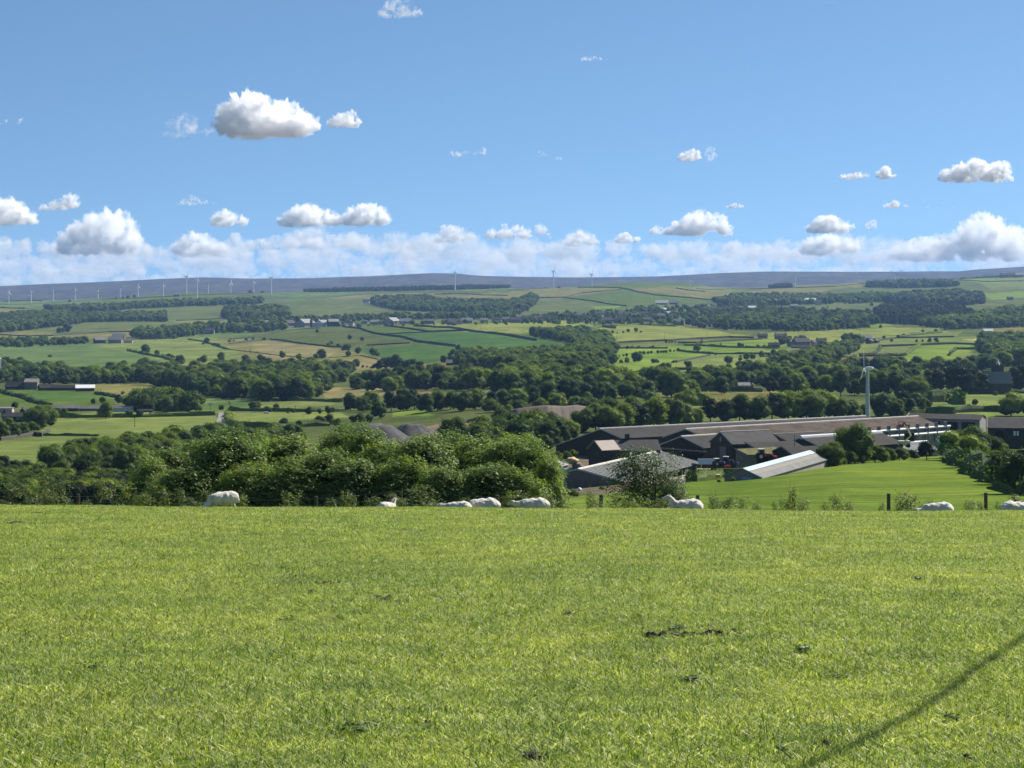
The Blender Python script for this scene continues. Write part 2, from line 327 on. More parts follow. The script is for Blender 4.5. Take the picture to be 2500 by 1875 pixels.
MAT_FIELD = field_mat()
_rows = [96, 101, 107, 114, 122, 131, 141, 152, 164, 178]
_vt = Vfun(np.full(4000, 1250.), np.exp(np.linspace(math.log(190), math.log(6900), 4000)))
_dd = np.exp(np.linspace(math.log(190), math.log(6900), 4000)); _acc = np.concatenate([[0], np.cumsum(np.abs(np.diff(_vt))+.055)])
_rows += list(np.interp(np.linspace(0, _acc[-1], 430), _acc, _dd))
valley = terrain_grid('valley_ground', np.arange(-1000, 3501, 6.0), np.array(_rows), MAT_FIELD)
moor = terrain_grid('moor_hills', np.arange(-1300, 3901, 20.0), np.concatenate([np.linspace(6900, 9000, 8), np.linspace(9300, 12800, 50), np.linspace(13000, 17500, 12)]), moor_mat(), False)

# ---- the meadow we stand in
def meadow_mat():
    m, nt, b = new_mat('meadow_soil')
    n1 = noise_tex(nt, .35, 6, .6, coord='World'); n2 = noise_tex(nt, 9, 6, .7, coord='World')
    c = ramp(nt, n1, [(.3, (.085, .125, .020)), (.7, (.15, .19, .035))])
    c = mixc(nt, .7, c, ramp(nt, n2, [(.3, (.4, .4, .35)), (.7, (1.4, 1.35, 1.2))]), 'MULTIPLY')
    nt.links.new(c, b.inputs['Base Color']); b.inputs['Roughness'].default_value = .95; b.inputs['Specular IOR Level'].default_value = 0; return m
_xs = np.arange(-70, 70.1, .6); _ys = np.concatenate([np.arange(-40, 0, 2), np.arange(0, 98.5, .6)])
_X, _Y = np.meshgrid(_xs, _ys); _V = np.stack([_X, _Y, zt(_X, _Y)], -1).reshape(-1, 3); _nx = len(_xs)
_i = (np.arange(_nx-1)[None, :]+np.arange(len(_ys)-1)[:, None]*_nx).ravel()
meadow = tag(link('meadow_ground', np_mesh('meadow_ground', _V, np.stack([_i, _i+1, _i+_nx+1, _i+_nx], 1), True), meadow_mat()), kind='structure')
# ---- air: the haze that turns the far hills blue
def haze():
    m = bpy.data.materials.new('haze'); m.use_nodes = True; nt = m.node_tree; nt.nodes.clear()
    o = nt.nodes.new('ShaderNodeOutputMaterial'); s = nt.nodes.new('ShaderNodeVolumePrincipled')
    s.inputs['Color'].default_value = (.34, .57, 1.0, 1); s.inputs['Density'].default_value = HAZE; s.inputs['Anisotropy'].default_value = .2
    nt.links.new(s.outputs[0], o.inputs['Volume'])
    b = MB(); b.box((2500, 8900, 20), (17000, 18300, 400)); ob = b.build('haze', m); tag(ob, kind='stuff'); return ob
HAZE = 3.3e-5
haze()
# ------------------------------------------------------------------ vegetation
def leaf_mat(name, c1, c2, c3, under=None, trans=.35, gloss=.35, spec=.35):
    m, nt, b = new_mat(name); L = nt.links.new
    g = nt.nodes.new('ShaderNodeNewGeometry'); oi = nt.nodes.new('ShaderNodeObjectInfo')
    c = ramp(nt, g.outputs['Random Per Island'], [(0, c1), (.55, c2), (1, c3)])
    v = ramp(nt, oi.outputs['Random'], [(0, (.42, .54, .66)), (.35, (.8, .86, .82)), (.65, (1.15, 1.12, .95)), (1, (1.9, 1.7, .95))])
    c = mixc(nt, 1, c, v, 'MULTIPLY')
    n = noise_tex(nt, .35, 3, .6); c = mixc(nt, .6, c, ramp(nt, n, [(.3, (.6, .62, .55)), (.7, (1.4, 1.38, 1.2))]), 'MULTIPLY')
    if under: c = mixc(nt, g.outputs['Backfacing'], c, under)
    L(c, b.inputs['Base Color']); b.inputs['Roughness'].default_value = gloss; b.inputs['Specular IOR Level'].default_value = spec
    t = nt.nodes.new('ShaderNodeBsdfTranslucent'); cc = mixc(nt, 1, c, (1.25, 1.45, .5), 'MULTIPLY'); L(cc, t.inputs[0])
    mx = nt.nodes.new('ShaderNodeMixShader'); mx.inputs[0].default_value = trans
    L(b.outputs[0], mx.inputs[1]); L(t.outputs[0], mx.inputs[2]); L(mx.outputs[0], nt.nodes['Material Output'].inputs[0])
    return m
M_FAR = leaf_mat('foliage', (.032, .056, .011), (.072, .110, .019), (.145, .190, .036), trans=.42, gloss=.7, spec=.2)
M_DARK = leaf_mat('dark_foliage', (.016, .030, .011), (.028, .049, .016), (.050, .076, .024), trans=.15, gloss=.75, spec=.15)
M_NEAR = leaf_mat('sycamore_leaves', (.044, .080, .014), (.105, .155, .026), (.22, .275, .055), under=(.21, .28, .09), trans=.45, gloss=.5, spec=.22)
M_ASH = leaf_mat('ash_leaves', (.026, .052, .011), (.050, .085, .018), (.085, .125, .030), under=(.08, .12, .045), trans=.35, gloss=.5, spec=.25)
M_SCRUB = leaf_mat('sapling_leaves', (.055, .075, .018), (.11, .14, .030), (.18, .20, .055), under=(.16, .19, .08), trans=.42, gloss=.5, spec=.22)
M_BARK = simple_mat('bark', (.085, .07, .055), .95, .4, 3, .1)
def uvec(R, n):
    v = R.normal(size=(n, 3)); return v/np.linalg.norm(v, axis=1, keepdims=True)
def leaf_quads(P_, N_, D_, size, asp):
    """kite-shaped leaves: centre, normal, long direction"""
    S = np.cross(N_, D_); S /= np.linalg.norm(S, axis=1, keepdims=True)+1e-9
    T = np.cross(S, N_); T /= np.linalg.norm(T, axis=1, keepdims=True)+1e-9
    s = size[:, None]
    a = P_-T*s*.5; b = P_+S*s*asp*.5+N_*s*.06; c = P_+T*s*.5; d = P_-S*s*asp*.5+N_*s*.06
    V = np.stack([a, b, c, d], 1).reshape(-1, 3); Q = np.arange(len(V)).reshape(-1, 4); return V, Q
IV1, IF1 = None, None
def _ico(sub):
    bm = bmesh.new(); bmesh.ops.create_icosphere(bm, subdivisions=sub, radius=1)
    V = np.array([v.co[:] for v in bm.verts]); Fc = np.array([[v.index for v in f.verts] for f in bm.faces]); bm.free(); return V, Fc
IV1, IF1 = _ico(1)
def lobes(R, W, H, z0, n, form):
    out = []
    for i in range(n):
        if form == 'round':
            a = R.uniform(0, 2*np.pi); t = R.uniform(-.75, .95); rr = math.sqrt(max(0, 1-t*t))*R.uniform(.35, .74)
            zc = z0+(H-z0)*(.46+.40*t); r = R.uniform(.17, .27)*W
            out.append((math.cos(a)*rr*W/2, math.sin(a)*rr*W/2, min(max(zc, z0+r*.6), H-r*.8), r))
        elif form == 'flat':                          # broad domed tree, widest low down
            a = R.uniform(0, 2*np.pi); t = R.uniform(0, 1); rr = math.sqrt(max(0, 1-t*t))*R.uniform(.4, .8)
            zc = z0+(H-z0)*(.2+.62*t); r = R.uniform(.16, .24)*W
            out.append((math.cos(a)*rr*W/2, math.sin(a)*rr*W/2, min(max(zc, z0+r*.5), H-r*.8), r))
        elif form == 'tall':
            a = R.uniform(0, 2*np.pi); t = R.uniform(0, 1); rr = R.uniform(.1, .55)*(1-.5*t)
            out.append((math.cos(a)*rr*W/2, math.sin(a)*rr*W/2, z0+(H-z0)*(.1+.78*t), R.uniform(.2, .32)*W*(1.05-.45*t)))
        elif form == 'cone':
            t = i/n; a = i*2.4; r = (1-t)*W*.3+W*.05
            out.append((math.cos(a)*r*.75, math.sin(a)*r*.75, z0+(H-z0)*t*.95+r*.3, r))
    return out
def crown_mesh(name, seed, W=9, H=10, z0=1.2, nl=16, nleaf=1300, ls=.55, form='round', asp=.75, core=.86, tri_core=True, zs=.85):
    R = np.random.default_rng(seed); LB = lobes(R, W, H, z0, nl, form)
    Vs = []; Qs = []; k = 0
    if core:
        for (x, y, z, r) in LB:
            X = IV1*np.array([r, r, r*zs])*core*(1+R.uniform(-.12, .12, (len(IV1), 1)))+np.array([x, y, z])
            Vs.append(X); Qs.append(np.concatenate([IF1, IF1[:, 2:3]], 1)+k); k += len(X)
    rs = np.array([l[3] for l in LB]); pr = rs**2/np.sum(rs**2); li = R.choice(len(LB), nleaf, p=pr)
    C = np.array([l[:3] for l in LB])[li]; r = rs[li]; D = uvec(R, nleaf); D[:, 2] = np.where(D[:, 2] < -.3, -D[:, 2], D[:, 2])
    Pp = C+D*np.array([1, 1, zs])*(r*R.uniform(.82, 1.13, nleaf))[:, None]
    N = D*.8+uvec(R, nleaf)*.75; N /= np.linalg.norm(N, axis=1, keepdims=True)
    V, Q = leaf_quads(Pp, N, uvec(R, nleaf), ls*R.uniform(.6, 1.35, nleaf), asp)
    V[:, 2] = np.maximum(V[:, 2], .02)
    Vs.append(V); Qs.append(Q+k); V = np.vstack(Vs); Q = np.vstack(Qs)
    me = bpy.data.meshes.new(name)
    nc = sum(len(q) for q in Qs[:-1]); T = Q[:nc, :3]; QQ = Q[nc:]
    me.vertices.add(len(V)); me.vertices.foreach_set('co', V.astype(np.float32).ravel())
    li_ = np.concatenate([T.ravel(), QQ.ravel()]); me.loops.add(len(li_)); me.loops.foreach_set('vertex_index', li_.astype(np.int32))
    st = np.concatenate([np.arange(len(T))*3, len(T)*3+np.arange(len(QQ))*4]); me.polygons.add(len(st)); me.polygons.foreach_set('loop_start', st.astype(np.int32))
    me.update(calc_edges=True); me.validate(); return me
def trunk_mesh(name, seed, H=10, r=.28, top=.62, limbs=6, spread=.32, lean=(0, 0)):
    R = random.Random(seed); b = MB(); p = Vector((0, 0, -.4)); rr = r; n = 4
    pts = [p]
    for i in range(n):
        q = Vector((lean[0]*(i+1)/n*H+R.uniform(-.02, .02)*H, lean[1]*(i+1)/n*H+R.uniform(-.02, .02)*H, H*top*(i+1)/n)); r2 = r*(1-.16*(i+1))
        b.bar(p, q, rr, r2, 6); p = q; rr = r2; pts.append(q)
    for i in range(limbs):
        s = pts[2+i % 3]; a = R.uniform(0, 6.28); q = s+Vector((math.cos(a)*spread*H, math.sin(a)*spread*H, R.uniform(.12, .3)*H)); m = (s+q)/2+Vector((0, 0, -.03*H))
        b.bar(s, m, r*.38, r*.24, 4); b.bar(m, q, r*.24, r*.08, 4)
        for j in range(2):
            e = q+Vector((R.uniform(-.1, .1)*H, R.uniform(-.1, .1)*H, R.uniform(.02, .1)*H)); b.bar(m.lerp(q, .5), e, r*.13, r*.04, 3)
    me = bpy.data.meshes.new(name); me.from_pydata(b.v, [], b.f); me.materials.append(M_BARK); return me
PROTO = {}
def proto(kind, i, mat, trunkargs=None, **kw):
    c = crown_mesh(kind+'_crown', 100+i*7+hash_s(kind), **kw); c.materials.append(mat)
    t = trunk_mesh(kind+'_trunk', i+5, **(trunkargs or {})); PROTO.setdefault(kind, []).append((c, t, kw.get('H', 10), kw.get('W', 9)))
def hash_s(s): return sum(ord(ch)*(i+3) for i, ch in enumerate(s)) % 997
for i in range(4): proto('round', i, M_FAR, H=10, W=10, z0=.5, nl=20, nleaf=2300, ls=.5)
for i in range(3): proto('big', i, M_FAR, H=10, W=10.5, z0=.1, nl=30, nleaf=5200, ls=.36, form='round')
for i in range(3): proto('flat', i, M_FAR, H=10, W=15, z0=1.6, nl=20, nleaf=2200, ls=.6, form='flat')
for i in range(2): proto('tall', i, M_FAR, H=10, W=5.6, z0=.8, nl=16, nleaf=1500, ls=.42, form='tall')
for i in range(3): proto('bush', i, M_FAR, H=10, W=15, z0=-.5, nl=16, nleaf=1700, ls=.8, form='flat', trunkargs=dict(H=6, r=.4))
for i in range(2): proto('darkround', i, M_DARK, H=10, W=9.5, z0=.0, nl=20, nleaf=2300, ls=.5)
for i in range(2): proto('conifer', i, M_DARK, H=10, W=4.2, z0=.3, nl=18, nleaf=1100, ls=.5, form='cone', core=.8)
def bare_mesh(seed):
    R = random.Random(seed); b = MB()
    def br(p, d, L, r, k):
        q = p+d*L; b.bar(p, q, r, r*.6, 4 if k < 2 else 3)
        if k >= 5: return
        for i in range(3 if k < 3 else 2):
            nd = (d+Vector((R.uniform(-.6, .6), R.uniform(-.6, .6), R.uniform(-.1, .45)))).normalized(); br(q, nd, L*R.uniform(.6, .8), r*.6, k+1)
    br(Vector((0, 0, -.3)), Vector((0, 0, 1)), 2.6, .22, 0)
    me = bpy.data.meshes.new('bare_branches'); me.from_pydata(b.v, [], b.f); me.materials.append(M_BARK); return me
PROTO['bare'] = [(bare_mesh(3), trunk_mesh('bare_trunk', 9, limbs=0, top=.25), 10, 8), (bare_mesh(4), trunk_mesh('bare_trunk', 12, limbs=0, top=.25), 10, 8)]
TR = random.Random(77); NTREE = [0]
def tree(u, vb, hpx, kind='round', wr=1.0, label=None, group=None, cat='tree', name=None, loc=None, H=None, parts=None):
    """one tree: foot at photo pixel (u, vb), hpx tall there"""
    if loc is None: loc = G(u, vb)
    if H is None: H = hpx/F*loc.y
    if kind == 'bush': H *= TR.uniform(.7, 1.25); wr *= TR.uniform(.8, 1.25)
    c, t, h0, w0 = TR.choice(PROTO[kind]); s = H/h0
    nm = name or {'bush': 'bush', 'conifer': 'conifer', 'bare': 'bare_tree'}.get(kind, 'broadleaf_tree')
    root = empty(nm, loc, TR.uniform(0, 6.28)); root.scale = (s*wr*TR.uniform(.93, 1.07), s*wr*TR.uniform(.93, 1.07), s)
    tag(root, label, cat, group)
    link('crown' if kind != 'bare' else 'branches', c, parent=root); link('trunk', t, parent=root)
    NTREE[0] += 1; root['_h'] = 0; del root['_h']
    return root
ORD = ['leftmost', 'second', 'third', 'fourth', 'fifth', 'sixth', 'seventh', 'eighth', 'ninth', 'tenth', 'eleventh', 'twelfth', 'thirteenth', 'fourteenth', 'fifteenth', 'sixteenth', 'seventeenth', 'eighteenth', 'nineteenth', 'twentieth']+[f'{i}{"st" if i%10==1 else "nd" if i%10==2 else "rd" if i%10==3 else "th"}' for i in range(21, 60)]
def ordn(i, n):
    if i == 0: return 'leftmost'
    if i == n-1: return 'rightmost'
    return ORD[i]+' from left'
def row_of(specs, what, group, kind='round', cat='tree', desc='green tree'):
    """specs: (u, vb, hpx[, kind, wr, own description]); labels count from the left"""
    specs = sorted(specs, key=lambda s: s[0]); n = len(specs)
    for i, s in enumerate(specs):
        k = s[3] if len(s) > 3 and s[3] else kind; wr = s[4] if len(s) > 4 else 1.0; own = s[5] if len(s) > 5 else desc
        tree(s[0], s[1], s[2], k, wr, f'{own}, {ordn(i, n)} {what}', group, 'bush' if k == 'bush' else cat)
# -- isolated and hedgerow trees, foot pixel and height in pixels
row_of([(303, 896, 17), (350, 899, 27, 'big'), (365, 898, 14), (392, 897, 11, 'bush')], 'at the foot of the blue-green pasture', 'trees below the blue-green pasture')
row_of([(440, 892, 26, 'big'), (484, 885, 11), (499, 886, 21), (540, 883, 24, None, .8), (551, 900, 22), (600, 884, 18, 'round', 1.2), (636, 883, 18, 'round', 1.2), (688, 874, 18), (730, 880, 17), (772, 878, 16), (784, 877, 25, 'big')],
       'across the pale hay meadow', 'trees standing in the pale hay meadow')
row_of([(803, 847, 12), (809, 841, 9), (826, 846, 10, 'bush'), (846, 860, 20, 'flat', .8), (850, 871, 15), (875, 864, 17), (912, 869, 21), (922, 870, 8, 'bush')], 'in the hollow below the hilltop village', 'trees in the hollow below the village')
row_of([(645, 831, 10, 'bush'), (774, 813, 9), (854, 829, 12), (884, 833, 12)], 'alone in the green field under the village', 'lone trees under the village', desc='small round tree')
row_of([(332, 861, 8, 'bush'), (343, 864, 9, 'bush'), (356, 864, 24), (384, 869, 15), (398, 871, 8, 'bush'), (412, 874, 10, 'bush'), (420, 876, 9, 'bush')], 'along the hedge below the grey barns', 'hedge trees below the grey barns')
row_of([(144, 814, 15), (152, 812, 13), (164, 811, 22)], 'in the upper left pasture', 'small clump in the upper left pasture')
row_of([(505, 839, 15), (497, 841, 7, 'bush'), (524, 845, 9, 'bush'), (533, 848, 8, 'bush'), (560, 835, 6, 'bush'), (571, 834, 6, 'bush'), (601, 832, 6, 'bush'), (619, 830, 6, 'bush')], 'on the wall left of the village field', 'bushes on the wall by the village field', cat='tree')
tree(122, 873, 7, 'bush', 1, 'single small dark bush alone in the blue-green pasture', None, 'bush')
tree(612, 864, 18, 'bare', .9, 'half-dead spindly tree leaning over the pale hay meadow', None, 'tree')
row_of([(862, 894, 10, 'bush', .6), (870, 897, 21), (886, 898, 7, 'bush', .6), (896, 898, 7, 'bush', .6), (905, 899, 6, 'bush', .6), (912, 900, 9, 'bush', .6)], 'in the short row left of the square copse', 'short row by the square copse')
row_of([(926, 905, 26, 'darkround'), (940, 903, 30, 'darkround'), (955, 903, 32, 'darkround'), (963, 904, 39, 'darkround', .9), (980, 905, 30, 'darkround'), (996, 906, 30, 'darkround'), (1012, 906, 30, 'darkround'), (1026, 906, 26, 'darkround')], 'in the square copse on the valley floor', 'trees of the square copse', desc='tall dark tree')
row_of([(1083, 886, 19), (1119, 856, 16), (1140, 855, 9, 'bush'), (1152, 856, 8, 'bush')], 'beside the small stone farm under the wood', 'trees by the small stone farm')
row_of([(1475, 892, 13), (1497, 889, 27, 'big'), (1516, 887, 10, 'bush'), (1530, 886, 12, 'bush', .8), (1556, 884, 26, 'big'), (1594, 888, 13), (1603, 887, 9, 'bush'), (1592, 905, 12)], 'on the near hedge of the lime-green fields', 'trees on the near hedge of the lime fields')
row_of([(1512, 872, 6, 'bush', .6), (1522, 871, 7, 'bush', .6), (1530, 871, 9), (1545, 869, 8), (1553, 868, 8), (1563, 867, 10), (1572, 866, 9), (1582, 865, 8), (1590, 864, 8), (1606, 863, 8), (1613, 862, 7), (1619, 862, 7), (1626, 862, 8), (1636, 860, 8), (1646, 859, 7, 'bush', .6), (1656, 858, 9)], 'on the dotted hedge across the lime field', 'round bushes on the dotted hedge', desc='clipped round bush', cat='bush')
row_of([(1532, 853, 9), (1544, 852, 9, 'bush', .6), (1560, 851, 8), (1588, 850, 5), (1594, 849, 6), (1627, 852, 6)], 'on the upper hedge of the lime field', 'trees on the upper hedge of the lime field', desc='small dark tree')
tree(1701, 862, 21, 'flat', .72, 'broad domed tree standing alone between the lime-green fields', None, 'tree')
row_of([(1626, 838, 8, 'bush', .6), (1634, 838, 8, 'bush', .6), (1641, 837, 8, 'bush', .6), (1649, 837, 6, 'bush', .6), (1713, 840, 14, 'tall', 1.3), (1708, 843, 4, 'bush')], 'on the hedge above the lime-green fields', 'bushes above the lime fields', cat='bush')
row_of([(1739, 846, 4, 'bush'), (1747, 847, 4, 'bush'), (1760, 845, 9, 'tall', 1.2), (1770, 847, 4, 'bush'), (1782, 847, 4, 'bush'), (1805, 848, 12), (1813, 848, 10), (1822, 849, 5, 'bush'), (1850, 847, 5, 'bush'), (1866, 848, 6, 'bush'), (1876, 848, 5, 'bush')], 'on the hedge running to the stone farm', 'bushes on the hedge by the stone farm', cat='bush')
row_of([(1747, 868, 6), (1779, 889, 21), (1807, 882, 17, 'tall', 1.5), (1823, 878, 18), (1838, 878, 15), (1860, 873, 17), (1878, 870, 10), (1888, 868, 17)], 'below the lone domed tree', 'trees below the lone domed tree')
row_of([(1587, 903, 8, 'bush'), (1612, 900, 11), (1620, 902, 17), (1632, 902, 17), (1645, 886, 7), (1651, 886, 7), (1652, 904, 9), (1679, 902, 21, 'flat', .7), (1720, 915, 14)], 'at the corner of the lowest lime field', 'trees at the corner of the lowest lime field')
row_of([(1780, 905, 18), (1806, 902, 22), (1830, 903, 22), (1850, 902, 22), (1867, 903, 15, 'darkround')], 'beside the dark gully wood', 'trees beside the gully wood')
row_of([(1452, 816, 9, 'tall', 1.4), (1495, 814, 8), (1507, 814, 4, 'bush'), (1522, 813, 5, 'bush'), (1534, 812, 10), (1552, 812, 13), (1565, 812, 6, 'bush')], 'on the rough knoll in the yellow field', 'trees on the rough knoll')
row_of([(1928, 833, 13, 'darkround'), (1944, 832, 12), (1955, 831, 14), (1963, 830, 12), (1893, 846, 12), (1910, 842, 18, 'big'), (1925, 840, 16, 'big')], 'among the stone farm buildings', 'trees at the stone farm')
row_of([(2120, 802, 11), (2150, 801, 9), (2158, 786, 9), (2187, 787, 10), (2172, 785, 8), (2128, 748, 9), (2021, 752, 5), (2114, 800, 5, 'bush')], 'around the bright green paddock', 'trees round the bright paddock')
row_of([(2192, 826, 9), (2206, 820, 6, 'bush'), (2238, 836, 8, 'bush', .7), (2252, 835, 9, 'bush', .7), (2270, 836, 13, 'bush', .7), (2285, 836, 12, 'bush', .7), (2253, 812, 8), (2285, 812, 10), (2158, 828, 9), (2177, 835, 8, 'bush', .7)], 'in the small fields left of the right-hand wood', 'trees in the small fields by the wood')
row_of([(2318, 869, 6, 'bush'), (2326, 862, 6, 'bush'), (2333, 856, 5, 'bush'), (2200, 870, 5, 'bush'), (2225, 852, 5, 'bush')], 'dotted over the mown bright field', 'bushes in the mown bright field', cat='bush')
row_of([(155, 1019, 24), (258, 1022, 42, 'big'), (316, 1019, 19), (341, 1019, 20), (367, 1013, 7, 'bush')], 'on the dark field wall below the long sheds', 'trees on the dark field wall')
row_of([(290, 987, 24, 'darkround'), (300, 963, 8, 'bush'), (353, 967, 15), (398, 968, 17), (428, 970, 22, 'tall', 1.6), (250, 985, 17), (228, 986, 14)], 'behind the long sheds on the left', 'trees behind the long sheds')
row_of([(513, 1004, 28, 'bare'), (545, 1003, 20, 'bare', .8), (562, 1001, 30, 'bare'), (720, 1004, 20, 'bare', .7)], 'along the lane hedge', 'leafless trees along the lane', desc='leafless tree')
row_of([(487, 1003, 10, 'bush'), (540, 1003, 15), (565, 1002, 12), (618, 1001, 22), (630, 1000, 20), (650, 1003, 12), (655, 1008, 16), (675, 1000, 16), (702, 1009, 6, 'bush'), (716, 1009, 12)], 'behind the lane near the white van', 'hedge trees by the lane')
row_of([(755, 1012, 20), (780, 1010, 14), (800, 1010, 20), (812, 1008, 14)], 'past the road bend', 'trees past the road bend')
row_of([(481, 1050, 12), (505, 1050, 13), (693, 1044, 24), (730, 1043, 18), (782, 1040, 26, 'big'), (805, 1038, 28, 'big'), (825, 1042, 22), (862, 1035, 22), (880, 1034, 26), (900, 1034, 24)], 'just beyond the windblown trees', 'trees beyond the windblown clump')
row_of([(856, 1003, 44, 'big'), (888, 1006, 40, 'big'), (905, 1000, 45, 'big'), (925, 1022, 42, 'big'), (955, 1005, 52, 'darkround', .9), (985, 1003, 56, 'big'), (1012, 1000, 50, 'darkround'), (1040, 1008, 48, 'big'), (1068, 1003, 50, 'big'), (1100, 1000, 44, 'big'), (1128, 1004, 50, 'big'), (1160, 1000, 52, 'big'), (1200, 1000, 44, 'darkround'), (1232, 996, 46, 'big')], 'in the line above the quarry', 'trees in the line above the quarry')
row_of([(1262, 994, 46, 'big'), (1300, 992, 50, 'darkround'), (1340, 985, 56, 'big'), (1385, 984, 60, 'big'), (1425, 982, 50, 'darkround'), (1455, 978, 48, 'big'), (1485, 975, 44, 'big'), (1525, 972, 44, 'big'), (1548, 970, 40, 'darkround'), (1585, 968, 40, 'big'), (1640, 970, 68, 'big', 1.25), (1690, 966, 40, 'big'), (1762, 962, 44, 'big')], 'in the dark line behind the farm field', 'trees in the line behind the farm field')
tree(1672, 1002, 52, 'big', 1.1, 'pale green bushy tree at the end of the olive field', None, 'tree')
row_of([(1272, 1078, 40), (1300, 1080, 44, 'big'), (1330, 1076, 54, 'big'), (1362, 1072, 54, 'big'), (1392, 1074, 50, 'big'), (1380, 1080, 26, 'flat', .8), (1425, 1056, 62, 'big'), (1455, 1054, 60, 'darkround'), (1484, 1046, 24, 'flat', .8), (1490, 1056, 66, 'big'), (1520, 1052, 68, 'big'), (1555, 1050, 68, 'darkround'), (1595, 1044, 74, 'big', 1.1), (1640, 1042, 70, 'big'), (1675, 1040, 56, 'big'), (1545, 1046, 26, 'flat', .7), (1700, 1036, 40)],
       'massed behind the long barns', 'trees massed behind the long barns')
row_of([(1735, 1030, 58, 'darkround'), (1772, 1030, 58, 'darkround'), (1805, 1028, 66, 'big'), (1848, 1028, 62, 'big'), (1885, 1026, 66, 'darkround'), (1925, 1026, 72, 'big'), (1970, 1026, 76, 'big', 1.15), (2012, 1022, 72, 'big'), (2050, 1022, 52, 'big'), (2082, 1020, 44, 'big'), (2108, 1016, 30), (2150, 1018, 60, 'big'), (2178, 1016, 52, 'big'), (2205, 1014, 60, 'darkround'), (2235, 1010, 52, 'big'), (2262, 1008, 34)],
       'rising behind the moss-covered roof', 'trees behind the moss-covered roof')
row_of([(1880, 962, 44, 'darkround'), (1915, 962, 46, 'big'), (1950, 960, 52, 'big'), (1985, 960, 46, 'darkround'), (2020, 962, 48, 'big'), (2052, 968, 66, 'darkround', .8), (2086, 965, 40, 'big'), (2120, 966, 56, 'big'), (2158, 966, 60, 'big'), (2195, 968, 64, 'big'), (2232, 975, 58, 'big', 1.1), (2215, 930, 34)],
       'either side of the farm turbine', 'trees either side of the farm turbine')
row_of([(2250, 958, 46, 'darkround'), (2282, 960, 64, 'darkround'), (2318, 960, 66, 'darkround'), (2352, 962, 76, 'darkround'), (2386, 962, 60, 'darkround'), (2428, 960, 42, 'darkround', .8), (2452, 960, 50, 'darkround', .9), (2488, 958, 72, 'darkround'), (2520, 958, 74, 'darkround')], 'screening the church', 'churchyard trees', desc='very dark churchyard tree')
row_of([(2468, 1016, 58, 'big', 1.2), (2510, 1016, 50, 'big'), (2380, 990, 16), (2365, 1000, 14), (2430, 966, 10, 'bush'), (2478, 962, 10, 'bush'), (2400, 1001, 10, 'bush'), (2418, 1000, 12, 'bush')], 'in the small fields below the church', 'trees below the church')
row_of([(2087, 1131, 100, 'big', .9), (2026, 1139, 62, 'big', 1.0)], 'in front of the part-built shed', 'trees in front of the part-built shed', desc='leafy young tree')
tree(2262, 1122, 46, 'darkround', 1.1, 'dense dark thorn tree at the head of the vivid green field', None, 'tree')
row_of([(2330, 1122, 70, 'big', 1.2), (2362, 1116, 78, 'big', 1.1), (2378, 1140, 78, 'big', 1.1), (2408, 1132, 76, 'big'), (2425, 1160, 60, 'big'), (2450, 1182, 84, 'darkround', 1.1), (2484, 1205, 100, 'darkround', 1.2), (2520, 1180, 110, 'darkround'), (2466, 1160, 60, 'big'), (2440, 1130, 50, 'big')],
       'along the shaded edge of the vivid green field', 'trees shading the vivid green field')
row_of([(1362, 1120, 20, 'bush'), (1382, 1124, 24, 'bush'), (1400, 1118, 18, 'bush'), (1378, 1212, 26, 'bush'), (1400, 1214, 20, 'bush'), (1470, 1196, 10, 'bush')], 'by the left end of the farm', 'bushes at the left end of the farm', cat='bush')
row_of([(1985, 1143, 22, 'bush'), (2006, 1141, 26, 'bush'), (2030, 1138, 30, 'bush'), (2052, 1136, 34, 'bush'), (2078, 1133, 36, 'bush'), (2106, 1131, 34, 'bush'), (2136, 1129, 34, 'bush'), (2166, 1126, 32, 'bush'), (2196, 1123, 28, 'bush'), (2226, 1120, 24, 'bush'), (1900, 1158, 14, 'bush'), (1935, 1153, 18, 'bush'), (1960, 1148, 20, 'bush'), (1860, 1166, 14, 'bush'), (1825, 1171, 14, 'bush'), (1790, 1175, 13, 'bush'), (1755, 1178, 9, 'bush')],
       'in the scrub above the vivid green field', 'scrub bushes above the vivid field', cat='bush')
row_of([(0, 1072, 46, 'big'), (30, 1070, 40, 'big'), (55, 1066, 36, 'big'), (78, 1052, 26, 'bush'), (88, 1046, 58, 'big'), (112, 1040, 52, 'big'), (126, 1034, 36), (60, 1040, 30), (20, 1042, 24), (36, 1000, 20)], 'round the farmhouse at left', 'trees round the left farmhouse')
row_of([(283, 729, 5), (300, 729, 6), (312, 729, 8), (328, 727, 8), (170, 738, 7), (1330, 703, 4, 'bush'), (1364, 703, 4, 'bush'), (610, 716, 9, 'bush'), (640, 716, 9, 'bush'), (1712, 712, 4, 'bush')], 'standing along the skyline ridge', 'little trees along the skyline ridge', desc='tiny tree')

